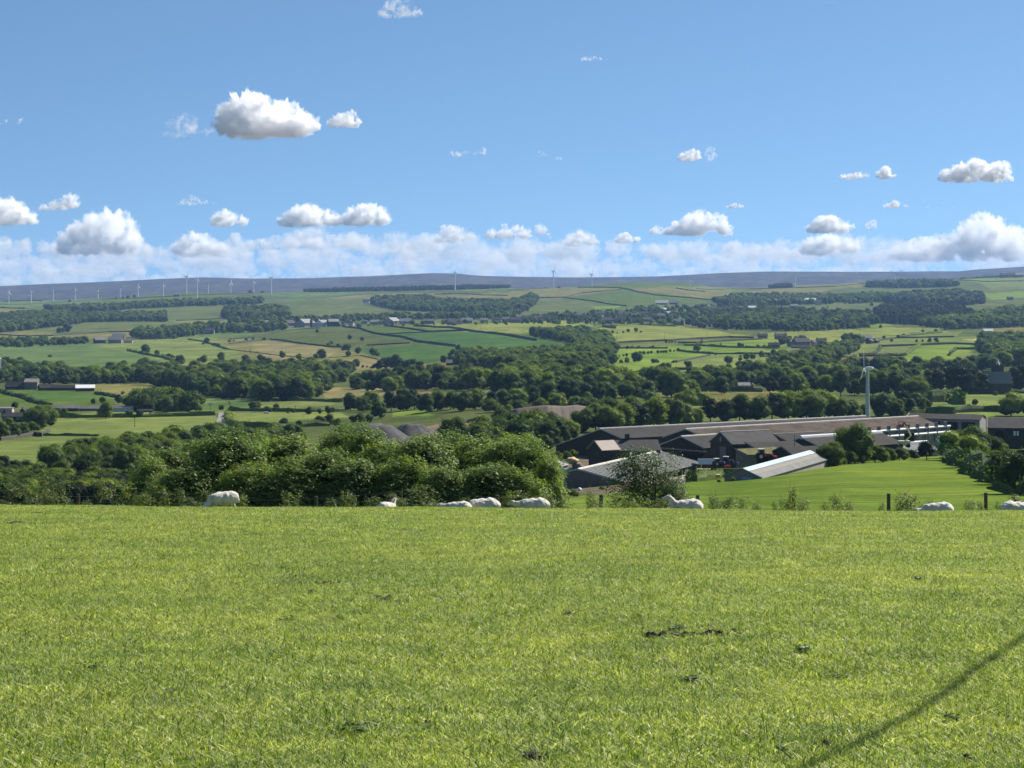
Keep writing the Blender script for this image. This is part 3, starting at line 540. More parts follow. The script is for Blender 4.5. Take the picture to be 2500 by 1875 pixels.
# -- woods. The trees that show largest are things; the rest of each wood is one mass
WOODS = [ # name, polygon of tree feet, tree height m, spacing m, kinds, label
 ('upper left wood', [(10, 775), (120, 768), (230, 772), (400, 772), (405, 786), (330, 785), (220, 787), (130, 799), (20, 812), (-60, 814), (-60, 800)], 12, 11.5, 'RRB', 'long belt of dark wood across the upper left hillside'),
 ('lower edge of upper left wood', [(-300, 842), (0, 834), (60, 832), (210, 833), (210, 840), (100, 846), (0, 850), (-300, 858)], 9, 14, 'RBU', 'scrubby tree belt above the blue-green pasture'),
 ('village gardens', [(620, 802), (1240, 793), (1240, 788), (900, 790), (620, 798)], 6, 30, 'RUT', 'garden trees of the hilltop village'),
 ('far village gardens', [(1270, 792), (1500, 794), (1660, 797), (1660, 790), (1500, 782), (1270, 784)], 7, 26, 'RUT', 'garden trees of the far village'),
 ('ridge tree line left', [(110, 756), (240, 752), (430, 741), (640, 736), (640, 742), (560, 746), (430, 750), (330, 754), (250, 762), (130, 764)], 13, 14, 'RRB', 'line of trees along the upper left lane'),
 ('hilltop copse', [(545, 776), (555, 764), (640, 758), (700, 764), (706, 780), (640, 782), (560, 780)], 15, 12, 'DRB', 'square dark copse on the hilltop'),
 ('belt below copse', [(320, 824), (330, 816), (400, 810), (470, 802), (560, 798), (620, 800), (690, 798), (700, 806), (640, 812), (500, 816), (420, 828), (350, 830)], 12, 12, 'RBT', 'belt of trees leading to the village'),
 ('big left wood', [(-300, 905), (0, 903), (70, 906), (130, 915), (230, 926), (330, 918), (350, 910), (480, 914), (560, 910), (640, 908), (740, 902), (830, 910), (860, 912), (850, 930), (800, 945), (780, 966), (740, 978), (640, 980), (540, 974), (470, 968), (450, 955), (400, 946), (330, 936), (232, 938), (110, 938), (-300, 940)], 10.5, 9.5, 'BBRD', 'wide dark wood filling the valley on the left'),
 ('middle belt', [(860, 946), (880, 932), (1030, 930), (1130, 930), (1200, 938), (1230, 950), (1180, 956), (1050, 952), (960, 956), (860, 956)], 10, 10, 'BRD', 'belt of trees below the square copse'),
 ('central wood', [(1105, 892), (1108, 878), (1180, 876), (1260, 872), (1330, 868), (1400, 864), (1405, 850), (1420, 844), (1490, 846), (1500, 864), (1466, 902), (1478, 930), (1500, 948), (1560, 962), (1480, 972), (1330, 976), (1240, 974), (1200, 960), (1235, 948), (1200, 930), (1235, 912), (1180, 900)], 11, 10.5, 'BBRR', 'broad dark wood in the middle of the valley'),
 ('tongue of central wood', [(1300, 820), (1330, 816), (1400, 814), (1470, 826), (1500, 838), (1480, 850), (1430, 850), (1390, 838), (1330, 828)], 10, 10, 'BR', 'narrow tongue of wood between yellow and emerald fields'),
 ('upper middle wood', [(910, 734), (1040, 729), (1060, 738), (1140, 742), (1240, 744), (1275, 736), (1296, 726), (1314, 732), (1300, 748), (1280, 762), (1230, 766), (1100, 764), (960, 757), (905, 742)], 13, 11.5, 'DRB', 'thick dark wood on the far hillside'),
 ('skyline shelter belt', [(708, 712), (900, 706), (1180, 701), (1260, 703), (1180, 706), (800, 714)], 9, 9, 'D', 'thin dark shelter belt along the skyline'),
 ('village backdrop', [(560, 792), (740, 789), (820, 787), (960, 782), (1100, 780), (1240, 780), (1270, 776), (1270, 768), (1100, 772), (960, 773), (800, 780), (560, 784)], 10, 15, 'BRT', 'trees backing the hilltop village'),
 ('village belt right', [(1278, 782), (1300, 774), (1400, 770), (1500, 765), (1560, 757), (1620, 752), (1700, 754), (1780, 750), (1860, 755), (1990, 758), (1860, 790), (1760, 804), (1700, 800), (1600, 786), (1500, 788), (1400, 784)], 9, 20, 'RRBT', 'trees scattered among the far village houses'),
 ('right hill wood', [(1740, 738), (1800, 728), (1900, 726), (2000, 728), (2170, 724), (2170, 740), (1960, 744), (1860, 750), (1760, 748)], 13, 13, 'RTB', 'wooded hillside above the far village'),
 ('skyline wood right', [(2112, 699), (2200, 694), (2330, 694), (2340, 700), (2220, 704), (2120, 702)], 15, 12, 'RD', 'rounded dark wood on the right skyline'),
 ('skyline copse', [(1874, 702), (1930, 698), (1934, 702), (1880, 704)], 10, 10, 'D', 'low copse on the right skyline'),
 ('upper right wood', [(2160, 738), (2200, 726), (2330, 720), (2400, 728), (2400, 742), (2340, 748), (2240, 744), (2170, 742)], 15, 12, 'DDR', 'dark upper wood on the right hillside'),
 ('conifer block', [(2134, 770), (2170, 758), (2240, 758), (2360, 765), (2380, 786), (2240, 794), (2150, 790)], 15, 9.5, 'CCCD', 'block of dark conifers on the right hillside'),
 ('large right wood', [(1745, 792), (1800, 776), (1860, 768), (1980, 766), (2120, 772), (2150, 798), (2100, 802), (2060, 806), (1950, 810), (1860, 806), (1760, 806)], 12, 11, 'RRTD', 'large mixed wood above the yellow field'),
 ('far right wood', [(2240, 797), (2360, 786), (2420, 770), (2500, 762), (2800, 750), (2800, 772), (2500, 778), (2420, 788), (2500, 790), (2600, 795), (2420, 802), (2320, 806)], 13, 12, 'RRB', 'wood running off to the right'),
 ('gully wood', [(1950, 888), (1990, 868), (2030, 852), (2068, 838), (2108, 834), (2112, 848), (2062, 872), (2020, 892), (2030, 905), (1980, 912), (1880, 912), (1885, 895)], 10.5, 9.5, 'BBR', 'dark wood filling the gully below the farm'),
 ('right mass', [(2390, 846), (2420, 836), (2500, 836), (2900, 830), (2900, 900), (2500, 896), (2440, 898), (2400, 876)], 12.5, 10.5, 'BBR', 'heavy wood behind the church'),
 ('row under mown field', [(2030, 906), (2100, 900), (2200, 897), (2300, 895), (2400, 884), (2440, 896), (2450, 908), (2400, 905), (2280, 908), (2200, 906), (2040, 912)], 9, 11, 'BRU', 'row of trees under the mown fields'),
 ('centre right belt', [(1510, 942), (1600, 938), (1720, 934), (1760, 920), (1860, 918), (2060, 920), (2240, 916), (2240, 932), (2050, 938), (1860, 944), (1720, 948), (1600, 951), (1510, 952)], 9.5, 10.5, 'BBR', 'broad belt of trees behind the farm turbine'),
 ('hanging wood by lane', [(316, 1006), (330, 996), (380, 985), (440, 990), (472, 1004), (400, 1008)], 9, 8, 'RU', 'bushy thicket beside the long sheds'),
 ('hollow wood', [(100, 1165), (140, 1140), (180, 1124), (240, 1118), (330, 1106), (400, 1092), (450, 1084), (560, 1076), (700, 1076), (740, 1085), (700, 1105), (560, 1110), (480, 1110), (440, 1132), (360, 1160), (240, 1168)], 6.2, 5.6, 'BBR', 'dense thicket filling the hollow on the left'),
 ('near left thicket', [(-300, 1160), (0, 1150), (70, 1165), (110, 1190), (190, 1195), (260, 1185), (330, 1190), (440, 1180), (440, 1240), (330, 1250), (0, 1250), (-300, 1250)], 4.2, 3.9, 'BBD', 'shaded thicket just below the field edge'),
 ('quarry scrub', [(1110, 1085), (1160, 1062), (1250, 1058), (1330, 1062), (1370, 1090), (1340, 1110), (1200, 1115), (1100, 1100)], 7, 7, 'BUR', 'scrub below the quarry face'),
 ('quarry rim scrub', [(1180, 1010), (1250, 1000), (1330, 985), (1470, 985), (1560, 1000), (1500, 1025), (1460, 1030), (1450, 1005), (1300, 1000)], 5, 11, 'UB', 'low scrub along the rim of the quarry'),
]
GAPPY = ('big left wood', 'middle belt', 'central wood', 'gully wood', 'row under mown field', 'centre right belt', 'right mass', 'large right wood', 'village belt right', 'right hill wood', 'ridge tree line left', 'belt below copse', 'hollow wood', 'lower edge of upper left wood')
KIN = dict(R='round', B='big', D='darkround', U='bush', T='tall', C='conifer')
def scatter(poly, sp, seed):
    """jittered grid in ground space inside a pixel polygon"""
    R = np.random.default_rng(seed)
    c = [G(u, v) for u, v in poly]; xs = [p.x for p in c]; ys = [p.y for p in c]
    gx = np.arange(min(xs)-sp, max(xs)+sp, sp); gy = np.arange(min(ys)-sp, max(ys)+sp, sp)
    X, Y = np.meshgrid(gx, gy); X = X.ravel()+R.uniform(-.42, .42, X.size)*sp; Y = Y.ravel()+R.uniform(-.42, .42, Y.size)*sp
    Z = zt(X, Y); px = U0+X/Y*F; py = V0+(EYE-Z)/Y*F
    m = inpoly(px, py, poly); return X[m], Y[m], Z[m]
wood_pts = []
for wi, (nm, poly, h, sp, kinds, lab) in enumerate(WOODS):
    X, Y, Z = scatter(poly, sp, 300+wi); R = np.random.default_rng(wi)
    if len(X) > 2500: k_ = R.choice(len(X), 2500, replace=False); X, Y, Z = X[k_], Y[k_], Z[k_]
    if nm in GAPPY:        # woods on farmland are broken by glades and lanes
        g_ = np.array([noise.noise(Vector((a/55, b/55, wi*3.3))) for a, b in zip(X, Y)]) > -.16; X, Y, Z = X[g_], Y[g_], Z[g_]
    H = h*R.uniform(.5, 1.25, len(X)); K = R.integers(0, len(kinds), len(X))
    for x, y, z, hh, k in zip(X, Y, Z, H, K):
        if y < 5000 and abs(x/y*F) < 1290 and z < -999: pass
        wood_pts.append((hh/y*F, wi, x, y, z, hh, KIN[kinds[k]]))
# how many of the largest wood trees to keep as single trees
wood_pts.sort(key=lambda t: -t[0])
N_SINGLE = 0
inframe = lambda t: 0 < U0+t[2]/t[3]*F < 2500
single = []; rest = []
for t in wood_pts:
    (single if (len(single) < N_SINGLE and inframe(t) and WOODS[t[1]][0] not in ('near left thicket', 'hollow wood')) else rest).append(t)
for t in single:
    nm, _, _, _, _, lab = WOODS[t[1]]
    tree(0, 0, 0, t[6], 1.05, 'dark broadleaf tree in the '+lab, 'trees of the '+nm, 'tree', loc=Vector(t[2:5]), H=t[5])
def instancer(name, pts, protos, kind='stuff'):
    """pts: (x,y,z,scale,rot,idx) ; protos: meshes are taken from these objects"""
    A = np.array(pts, float); me = bpy.data.meshes.new(name); me.vertices.add(len(A)); me.vertices.foreach_set('co', A[:, :3].astype(np.float32).ravel())
    for nm, col in (('sc', 3), ('rot', 4), ('idx', 5)):
        a = me.attributes.new(nm, 'FLOAT' if nm != 'idx' else 'INT', 'POINT'); a.data.foreach_set('value', A[:, col].astype(np.float32 if nm != 'idx' else np.int32))
    o = link(name, me); tag(o, kind=kind)
    ng = bpy.data.node_groups.new(name+'_nodes', 'GeometryNodeTree')
    ng.interface.new_socket('Geometry', in_out='INPUT', socket_type='NodeSocketGeometry'); ng.interface.new_socket('Geometry', in_out='OUTPUT', socket_type='NodeSocketGeometry')
    N = ng.nodes.new; L = ng.links.new
    gi = N('NodeGroupInput'); go = N('NodeGroupOutput'); iop = N('GeometryNodeInstanceOnPoints'); jn = N('GeometryNodeJoinGeometry')
    for p in reversed(protos):
        oi = N('GeometryNodeObjectInfo'); oi.inputs['Object'].default_value = p; oi.inputs['As Instance'].default_value = True; oi.transform_space = 'ORIGINAL'; L(oi.outputs['Geometry'], jn.inputs[0])
    def at(nm, ty):
        a = N('GeometryNodeInputNamedAttribute'); a.data_type = ty; a.inputs['Name'].default_value = nm; return a.outputs['Attribute']
    L(gi.outputs[0], iop.inputs['Points']); L(jn.outputs[0], iop.inputs['Instance']); iop.inputs['Pick Instance'].default_value = True
    L(at('idx', 'INT'), iop.inputs['Instance Index'])
    cx = N('ShaderNodeCombineXYZ'); L(at('rot', 'FLOAT'), cx.inputs[2]); L(cx.outputs[0], iop.inputs['Rotation'])
    L(at('sc', 'FLOAT'), iop.inputs['Scale']); L(iop.outputs[0], go.inputs[0])
    md = o.modifiers.new('scatter', 'NODES'); md.node_group = ng; return o
_order = []; _pobj = []
for k in ('round', 'big', 'darkround', 'bush', 'tall', 'conifer'):
    for c, t, h0, w0 in PROTO[k]:
        ob = next(o for o in COL.objects if o.data is c and o.name.startswith('crown')) if any(o.data is c for o in COL.objects) else None
        if ob: _order.append(k); _pobj.append((ob, h0))
if 'conifer' not in _order:
    ob = tree(2135, 792, 16, 'conifer', 1, 'single dark conifer at the left edge of the conifer block', None, 'tree').children[0]; _order.append('conifer'); _pobj.append((ob, 10))
_byk = {}
for i, k in enumerate(_order): _byk.setdefault(k, []).append(i)
for wi, (nm, *_r) in enumerate(WOODS):
    R = random.Random(wi+50)
    pts = []
    for t in rest:
        if t[1] != wi: continue
        i = R.choice(_byk.get(t[6], _byk['round'])); pts.append((t[2], t[3], t[4]-.3, t[5]/_pobj[i][1], R.uniform(0, 6.28), i))
    if pts:
        o = instancer('woodland', pts, [p for p, _h in _pobj]); o['label'] = _r[-1]
print('TREES', NTREE[0], 'wood points', len(rest))
# ------------------------------------------------------------------ near vegetation: windblown trees and fence-line saplings
def spray_crown(name, seed, W, H, z0, nl, nspray, per, ls, form='round', wind=(-.75, .15, .25), core=.8, droop=.5, zs=1.0, length=4.5):
    """leaves strung along short shoots that all stream down the wind"""
    R = np.random.default_rng(seed); LB = lobes(R, W, H, z0, nl, form)
    rs = np.array([l[3] for l in LB]); li = R.choice(len(LB), nspray, p=rs**2/np.sum(rs**2)); C = np.array([l[:3] for l in LB])[li]; r = rs[li]
    D = uvec(R, nspray); D[:, 2] = np.where(D[:, 2] < -.45, -D[:, 2], D[:, 2])
    S = C+D*(r*R.uniform(.70, 1.08, nspray))[:, None]
    Wd = np.array(wind)+D*.55+uvec(R, nspray)*.35; Wd /= np.linalg.norm(Wd, axis=1, keepdims=True)
    t = np.linspace(0, 1, per)[None, :, None]; L = (ls*length*R.uniform(.6, 1.2, nspray))[:, None, None]
    Q = S[:, None, :]+Wd[:, None, :]*t*L+np.array([0, 0, -1])*droop*t*t*L*.6+R.normal(size=(nspray, per, 3))*ls*.35
    Dir = Wd[:, None, :]*1.0+np.array([0, 0, -1])*droop*t*1.2+R.normal(size=(nspray, per, 3))*.45
    N = np.array([0, 0, 1.0])+D[:, None, :]*.6+R.normal(size=(nspray, per, 3))*.45
    Pp = Q.reshape(-1, 3); N = N.reshape(-1, 3); N /= np.linalg.norm(N, axis=1, keepdims=True); Dir = Dir.reshape(-1, 3)
    V, F4 = leaf_quads(Pp, N, Dir, ls*R.uniform(.6, 1.3, len(Pp)), .72)
    k = 0; Vs = []; T = []
    if core:
        for (x, y, z, rr) in LB:
            X = IV1*np.array([rr, rr, rr*zs])*core*(1+R.uniform(-.1, .1, (len(IV1), 1)))+np.array([x, y, z]); Vs.append(X); T.append(IF1+k); k += len(X)
    nT = sum(len(a) for a in T); T = np.vstack(T) if T else np.zeros((0, 3), int)
    V = np.vstack(Vs+[V]); F4 = F4+k; me = bpy.data.meshes.new(name)
    me.vertices.add(len(V)); me.vertices.foreach_set('co', V.astype(np.float32).ravel())
    lo = np.concatenate([T.ravel(), F4.ravel()]); me.loops.add(len(lo)); me.loops.foreach_set('vertex_index', lo.astype(np.int32))
    st = np.concatenate([np.arange(nT)*3, nT*3+np.arange(len(F4))*4]); me.polygons.add(len(st)); me.polygons.foreach_set('loop_start', st.astype(np.int32))
    me.update(calc_edges=True); me.validate(); return me
NEARP = []
for i in range(4):
    c = spray_crown('windblown_crown', 900+i, 4.6, 5.2, -.3, 26, 3200, 7, .145, form=('round', 'flat', 'round', 'round')[i], core=.66); c.materials.append(M_NEAR)
    t = trunk_mesh('windblown_trunk', 60+i, H=5, r=.13, limbs=8, spread=.26); NEARP.append((c, t))
near_specs = [ # u, top row, width px, distance, label
 (372, 1112, 110, 110, 'low dark wind-shaped tree at the left end of the windblown clump'),
 (425, 1082, 140, 112, 'dark sloping tree, second from the left end of the windblown clump'),
 (495, 1062, 160, 114, 'dark tree with a ragged top left of the pale-leaved peak'),
 (560, 1042, 180, 108, 'tree with bright fluttering leaves behind the grazing sheep'),
 (640, 1062, 170, 113, 'dense tree with a flat top right of the grazing sheep'),
 (715, 1048, 190, 110, 'broad tree with many pale leaf undersides left of the twin peaks'),
 (790, 1090, 150, 106, 'lower rounded tree in front of the twin peaks'),
 (842, 1034, 130, 113, 'left of the two pointed windblown treetops against the spoil heap'),
 (893, 1036, 140, 111, 'right of the two pointed windblown treetops against the spoil heap'),
 (948, 1062, 150, 109, 'tree sloping down right of the twin peaks'),
 (1025, 1052, 170, 107, 'pale-leaved tree sloping steeply in front of the spoil heaps'),
 (1000, 1110, 160, 105, 'lower leafy tree behind the two resting sheep'),
 (1105, 1054, 170, 112, 'darker green tree with an even rounded top right of the spoil heaps'),
 (1175, 1056, 170, 110, 'round-topped tree left of the largest windblown crown'),
 (1245, 1056, 180, 108, 'largest windblown crown with silvery leaves near the cattle shed'),
 (1306, 1074, 130, 107, 'right-hand shoulder of the windblown clump beside the cattle shed'),
 (1336, 1108, 84, 105, 'short tree ending the windblown clump at the cattle shed'),
 (1090, 1130, 130, 103, 'low bushy tree behind the sleeping sheep and square post'),
 (455, 1130, 150, 106, 'low leafy growth at the foot of the left end of the windblown clump'),
 (620, 1125, 160, 106, 'low leafy growth directly right of the grazing sheep'),
 (720, 1120, 170, 105, 'low bushy growth in front of the broad pale-leaved tree'),
 (880, 1110, 170, 105, 'low dense tree beneath the two pointed treetops'),
 (1190, 1125, 160, 104, 'low dense growth beneath the round-topped tree'),
 (1265, 1140, 140, 104, 'low silvery growth beneath the largest windblown crown'),
]
def near_tree(u, vt, wpx, d, label, protos, name, cat, group=None, H0=5.2, W0=4.6, i=None, lean=0, rz=None):
    x = (u-U0)/F*d; z = zg(x, d); zt_ = EYE-(vt-V0)/F*d; H = zt_-z; Wm = wpx/F*d
    c, t = protos[i if i is not None else TR.randrange(len(protos))]
    root = empty(name, (x, d, z), TR.uniform(-.5, .5) if rz is None else rz); root.scale = (Wm/W0*(1.22 if name == 'windblown_tree' else 1.02), Wm/W0*1.02, H/H0*.96); tag(root, label, cat, group)
    link('crown', c, parent=root); link('trunk', t, parent=root); return root
for k, s in enumerate(near_specs): near_tree(*s, NEARP, 'windblown_tree', 'tree', 'windblown trees behind the sheep', i=k % 4)
# airy ash in front of the cattle shed
ashc = spray_crown('ash_crown', 950, 4.2, 5.0, .4, 26, 1550, 8, .12, form='round', core=0, wind=(-.3, .1, .1), droop=.7, length=6); ashc.materials.append(M_ASH)
asht = trunk_mesh('ash_trunk', 81, H=5, r=.14, top=.6, limbs=12, spread=.33, lean=(.09, 0))
near_tree(1582, 1090, 172, 100, 'airy young ash with dark leaning trunk in front of the cattle shed', [(ashc, asht)], 'ash_tree', 'tree', H0=5.0, W0=4.2, rz=0)
near_tree(1640, 1165, 90, 99, 'small leafy ash sapling at the right foot of the young ash', [(ashc, asht)], 'ash_tree', 'tree', H0=5.0, W0=4.2, rz=1.8)
# saplings and shrubs along the fence
SAP = []
for i in range(3):
    c = spray_crown('sapling_crown', 970+i, 1.0, 1.5, -.1, 12, 150, 6, .075, form=('round', 'tall', 'flat')[i], core=.0, wind=(-.35, 0, .35), length=3); c.materials.append(M_SCRUB)
    t = trunk_mesh('sapling_stem', 90+i, H=1.5, r=.018, limbs=7, spread=.22); SAP.append((c, t))
saps = [(30, 1178, 70), (72, 1196, 50), (110, 1150, 60), (148, 1172, 60), (215, 1205, 40), (252, 1160, 50), (300, 1172, 60), (335, 1188, 50), (355, 1192, 50), (395, 1184, 45), (440, 1168, 32), (470, 1205, 50), (510, 1196, 50), (585, 1186, 46),
        (700, 1196, 34), (722, 1208, 26), (805, 1200, 40), (842, 1172, 44), (862, 1192, 40), (905, 1190, 60), (965, 1194, 60), (1025, 1184, 90), (1068, 1200, 60), (1130, 1206, 50), (1250, 1196, 60), (1290, 1190, 70), (1345, 1198, 60), (1385, 1214, 40),
        (1440, 1172, 34), (1455, 1208, 50), (1505, 1200, 60), (1545, 1208, 60), (1600, 1206, 80), (1680, 1212, 40), (1742, 1186, 46), (1775, 1202, 60), (1815, 1210, 50), (1850, 1214, 40), (1893, 1210, 24), (1918, 1196, 44), (1934, 1160, 40), (1958, 1200, 44),
        (2020, 1208, 40), (2044, 1188, 52), (2072, 1206, 40), (2152, 1216, 26), (2203, 1176, 60), (2225, 1194, 60), (2268, 1204, 34), (2306, 1206, 34), (2366, 1204, 40), (2395, 1208, 30), (2440, 1206, 30), (2484, 1196, 60)]
for k, (u, vt, wp) in enumerate(saps):
    seg = ['left of the first fence post', 'between the left fence posts', 'behind the grazing sheep', 'below the windblown clump', 'around the middle fence posts', 'behind the alert sheep', 'along the right fence'][min(6, int(u/357))]
    same = [s for s in saps if min(6, int(s[0]/357)) == min(6, int(u/357))]; j = same.index((u, vt, wp))
    near_tree(u, vt, wp, 85+(k*37 % 5), f'yellow-green sapling, {ordn(j, len(same))} {seg}', SAP, 'sapling', 'sapling', 'saplings along the fence', H0=1.5, W0=1.0, rz=TR.uniform(0, 6.28), i=(1 if wp < 45 else k % 3))

# ------------------------------------------------------------------ fence along the brow
M_POST = simple_mat('weathered_post', (.10, .085, .07), .95, .4, 12, .1, mapping=((1, 1, .15), (0, 0, 0)))
M_WIRE = simple_mat('galvanised_wire', (.35, .36, .36), .5, .1, 4, .5, .7)
fence = empty('stock_fence', (0, 90, zg(0, 90))); tag(fence, 'post and wire stock fence along the brow of the meadow', 'fence')
FP = [(-60, 1206, 9), (190, 1207, 9), (368, 1203, 3), (560, 1218, 8), (772, 1213, 8), (982, 1193, 3), (1215, 1210, 11), (1467, 1209, 10), (1704, 1210, 9), (1938, 1206, 9), (2170, 1206, 9), (2407, 1204, 9), (2640, 1204, 9)]
tops = []
for u, vt, wp in FP:
    d = 90.; x = (u-U0)/F*d; z0 = zg(x, d); z1 = EYE-(vt-V0)/F*d; w_ = wp/F*d; b = MB(); R = random.Random(u)
    M = Matrix.Rotation(R.uniform(-.03, .03), 3, 'Y') @ Matrix.Rotation(R.uniform(-.5, .5), 3, 'Z')
    n = 6 if wp < 5 else 8; q = Vector((R.uniform(-.02, .02), 0, z1-z0+.02))
    b.bar((0, 0, -.4), q, w_*.56, w_*.5, n); o = b.build('post', M_POST, fence); o.location = Vector((x, d, z0))-fence.location
    tops.append(Vector((x, d, z1)))
for zz in (.08, .35, .62, .85):
    b = MB()
    for a, c in zip(tops[:-1], tops[1:]): b.bar(a-Vector((0, .08, zz)), c-Vector((0, .08, zz)), .004, .004, 3)
    b.build('wire', M_WIRE, fence).location = -fence.location
# leaning bare stalk beside the grazing sheep
# ------------------------------------------------------------------ sheep
def wool_mat():
    m, nt, b = new_mat('fleece'); n = noise_tex(nt, 14, 5, .7); n2 = noise_tex(nt, 3, 4, .6)
    c = ramp(nt, n2, [(.3, (.42, .37, .30)), (.5, (.66, .61, .53)), (.72, (.80, .77, .70))])
    nt.links.new(c, b.inputs['Base Color']); b.inputs['Roughness'].default_value = .95; b.inputs['Specular IOR Level'].default_value = .1
    b.inputs['Sheen Weight'].default_value = .4; bp = nt.nodes.new('ShaderNodeBump'); bp.inputs['Strength'].default_value = .8; bp.inputs['Distance'].default_value = .03
    nt.links.new(n, bp.inputs['Height']); nt.links.new(bp.outputs[0], b.inputs['Normal']); return m
M_WOOL = wool_mat(); M_EAR = simple_mat('ear_skin', (.50, .30, .25), .7, .2, 8); M_EYE = simple_mat('eye', (.02, .015, .01), .2, .1, 5, .6)
ICO3 = _ico(3); ICO5 = _ico(5)
def sheep_mesh(name, blobs, seed):
    Vs = []; Fs = []; k = 0
    for (c, r, rot) in blobs:
        M = np.array(Matrix.Rotation(rot, 3, 'Y')); X = (ICO3[0]*np.array(r))@M.T+np.array(c); Vs.append(X); Fs.append(ICO3[1]+k); k += len(X)
    me = np_mesh(name, np.vstack(Vs), np.vstack(Fs)); o = link(name, me); rm = o.modifiers.new('r', 'REMESH'); rm.mode = 'VOXEL'; rm.voxel_size = .022
    sm = o.modifiers.new('s', 'SMOOTH'); sm.factor = .6; sm.iterations = 6
    dg = bpy.context.evaluated_depsgraph_get(); m2 = bpy.data.meshes.new_from_object(o.evaluated_get(dg)); o.modifiers.clear(); bpy.data.objects.remove(o); bpy.data.meshes.remove(me)
    n = len(m2.vertices); co = np.empty(n*3, np.float32); m2.vertices.foreach_get('co', co); co = co.reshape(-1, 3); no = np.empty(n*3, np.float32); m2.vertices.foreach_get('normal', no); no = no.reshape(-1, 3)
    off = Vector((seed*3.1, 0, 0)); dp = np.array([noise.noise(Vector(p)*7+off)*.028+noise.noise(Vector(p)*19+off)*.010 for p in co]); co += no*dp[:, None]
    m2.vertices.foreach_set('co', co.ravel()); m2.update(); m2.polygons.foreach_set('use_smooth', [True]*len(m2.polygons)); m2.materials.append(M_WOOL); m2.name = name; return m2
def legs_folded(s=1): return [((.30, .17, .09), (.20, .07, .07), .1), ((.30, -.17, .09), (.20, .07, .07), -.1), ((-.32, .20, .11), (.24, .09, .09), 0), ((-.32, -.20, .11), (.24, .09, .09), 0)]
TRUNK_LIE = [((0, 0, .29), (.58, .33, .29), 0), ((-.25, 0, .31), (.38, .34, .30), 0), ((.25, 0, .29), (.34, .29, .27), 0), ((-.52, 0, .22), (.12, .10, .12), 0)]
def head_blobs(hx, hz, ang): # skull and muzzle
    ca, sa = math.cos(ang), math.sin(ang)
    return [((hx, 0, hz), (.125, .085, .095), ang), ((hx+.12*ca, 0, hz-.12*sa-.01), (.11, .062, .065), ang), ((hx+.2*ca, 0, hz-.2*sa-.015), (.055, .048, .048), ang)]
def neck(a, b, r1, r2, n=5):
    a = Vector(a); b = Vector(b); return [(tuple(a.lerp(b, i/(n-1))), (r1+(r2-r1)*i/(n-1),)*3, 0) for i in range(n)]
POSE = {
 'rest': (TRUNK_LIE+legs_folded()+neck((.42, 0, .32), (.72, 0, .37), .17, .11)+head_blobs(.80, .41, .25), (.80, .41)),
 'low': (TRUNK_LIE+legs_folded()+neck((.40, 0, .28), (.70, 0, .24), .17, .11)+head_blobs(.78, .26, .35), (.78, .26)),
 'alert': (TRUNK_LIE+legs_folded()+neck((.42, 0, .32), (.60, 0, .58), .20, .12, 6)+head_blobs(.66, .66, .12), (.66, .66)),
 'graze': ([((0, 0, .62), (.56, .27, .27), 0), ((-.28, 0, .64), (.34, .27, .26), 0), ((.25, 0, .60), (.32, .25, .25), 0), ((-.60, 0, .55), (.05, .05, .16), .2)]
           + neck((.42, 0, .58), (.80, 0, .26), .17, .10)+head_blobs(.88, .20, .9)
           + [((sx, sy, .32-.1*i), (.062-.010*i, .055-.010*i, .10), 0) for sx in (.34, -.38) for sy in (-.13, .13) for i in range(4)], (.88, .20)),
}
PM = {}
for k, (bl, hd) in POSE.items(): PM[k] = [sheep_mesh('fleece', bl, s) for s in ((1, 2) if k in ('rest', 'low') else (1,))]
def ear_mesh():
    b = MB(); n = 7; 
    for i in range(n): pass
    V = []; Fc = []
    for i in range(7):
        t = i/6; w_ = .042*math.sin(math.pi*min(1, .18+t*.82)**.9); V += [(-w_, .13*t, .012), (0, .13*t, -.006), (w_, .13*t, .012), (0, .13*t, .014)]
    for i in range(6):
        a = i*4
        for j in range(4): Fc.append((a+j, a+(j+1) % 4, a+4+(j+1) % 4, a+4+j))
    Fc.append((0, 3, 2, 1)); Fc.append((24, 25, 26, 27))
    me = bpy.data.meshes.new('ear'); me.from_pydata(V, [], Fc); me.materials.append(M_EAR); return me
EARM = ear_mesh()
def sheep(u, d, yaw, pose, label, sc_=1.0, mi=0, headturn=None, loc=None):
    """yaw: direction the head points, 0 = right of picture, 180 = left"""
    if loc is None: x = (u-U0)/F*d; loc = Vector((x, d, zg(x, d)))
    root = empty('sheep', loc, rad(yaw)); root.scale = (sc_,)*3; tag(root, label, 'sheep', 'sheep resting on the brow of the meadow')
    link('body', PM[pose][mi % len(PM[pose])], parent=root); hx, hz = POSE[pose][1]
    for s in (-1, 1):
        e = link('ear', EARM, parent=root, loc=(hx-.05, s*.075, hz+.045)); e.rotation_euler = (rad(8*s), 0, rad(0 if s > 0 else 180)); e.rotation_euler = (rad(-12), 0, 0) if s > 0 else (rad(-12), 0, rad(180))
        b = MB(); bm = bmesh.new(); bmesh.ops.create_icosphere(bm, subdivisions=1, radius=.014); me = bpy.data.meshes.new('eye'); bm.to_mesh(me); bm.free(); me.materials.append(M_EYE)
        ey = link('eye', me, parent=root, loc=(hx+.085, s*.066, hz+.012))
    return root
sheep(545, 85, 205, 'graze', 'white sheep standing side-on and grazing, in front of the dark tree clump', 1.02)
sheep(945, 84.4, 62, 'alert', 'white sheep lying with raised head turned away, beside the thin pale stake', .82)
sheep(1118, 84.3, 172, 'rest', 'low-lying white sheep with only ears and flat back above the grass', .86, 0)
sheep(1180, 84.8, 185, 'low', 'plump white sheep with high rounded back left of the square post', 1.06, 1)
sheep(1303, 84.2, 176, 'rest', 'white sheep stretched out with chin forward, right of the square post', 1.0, 1)
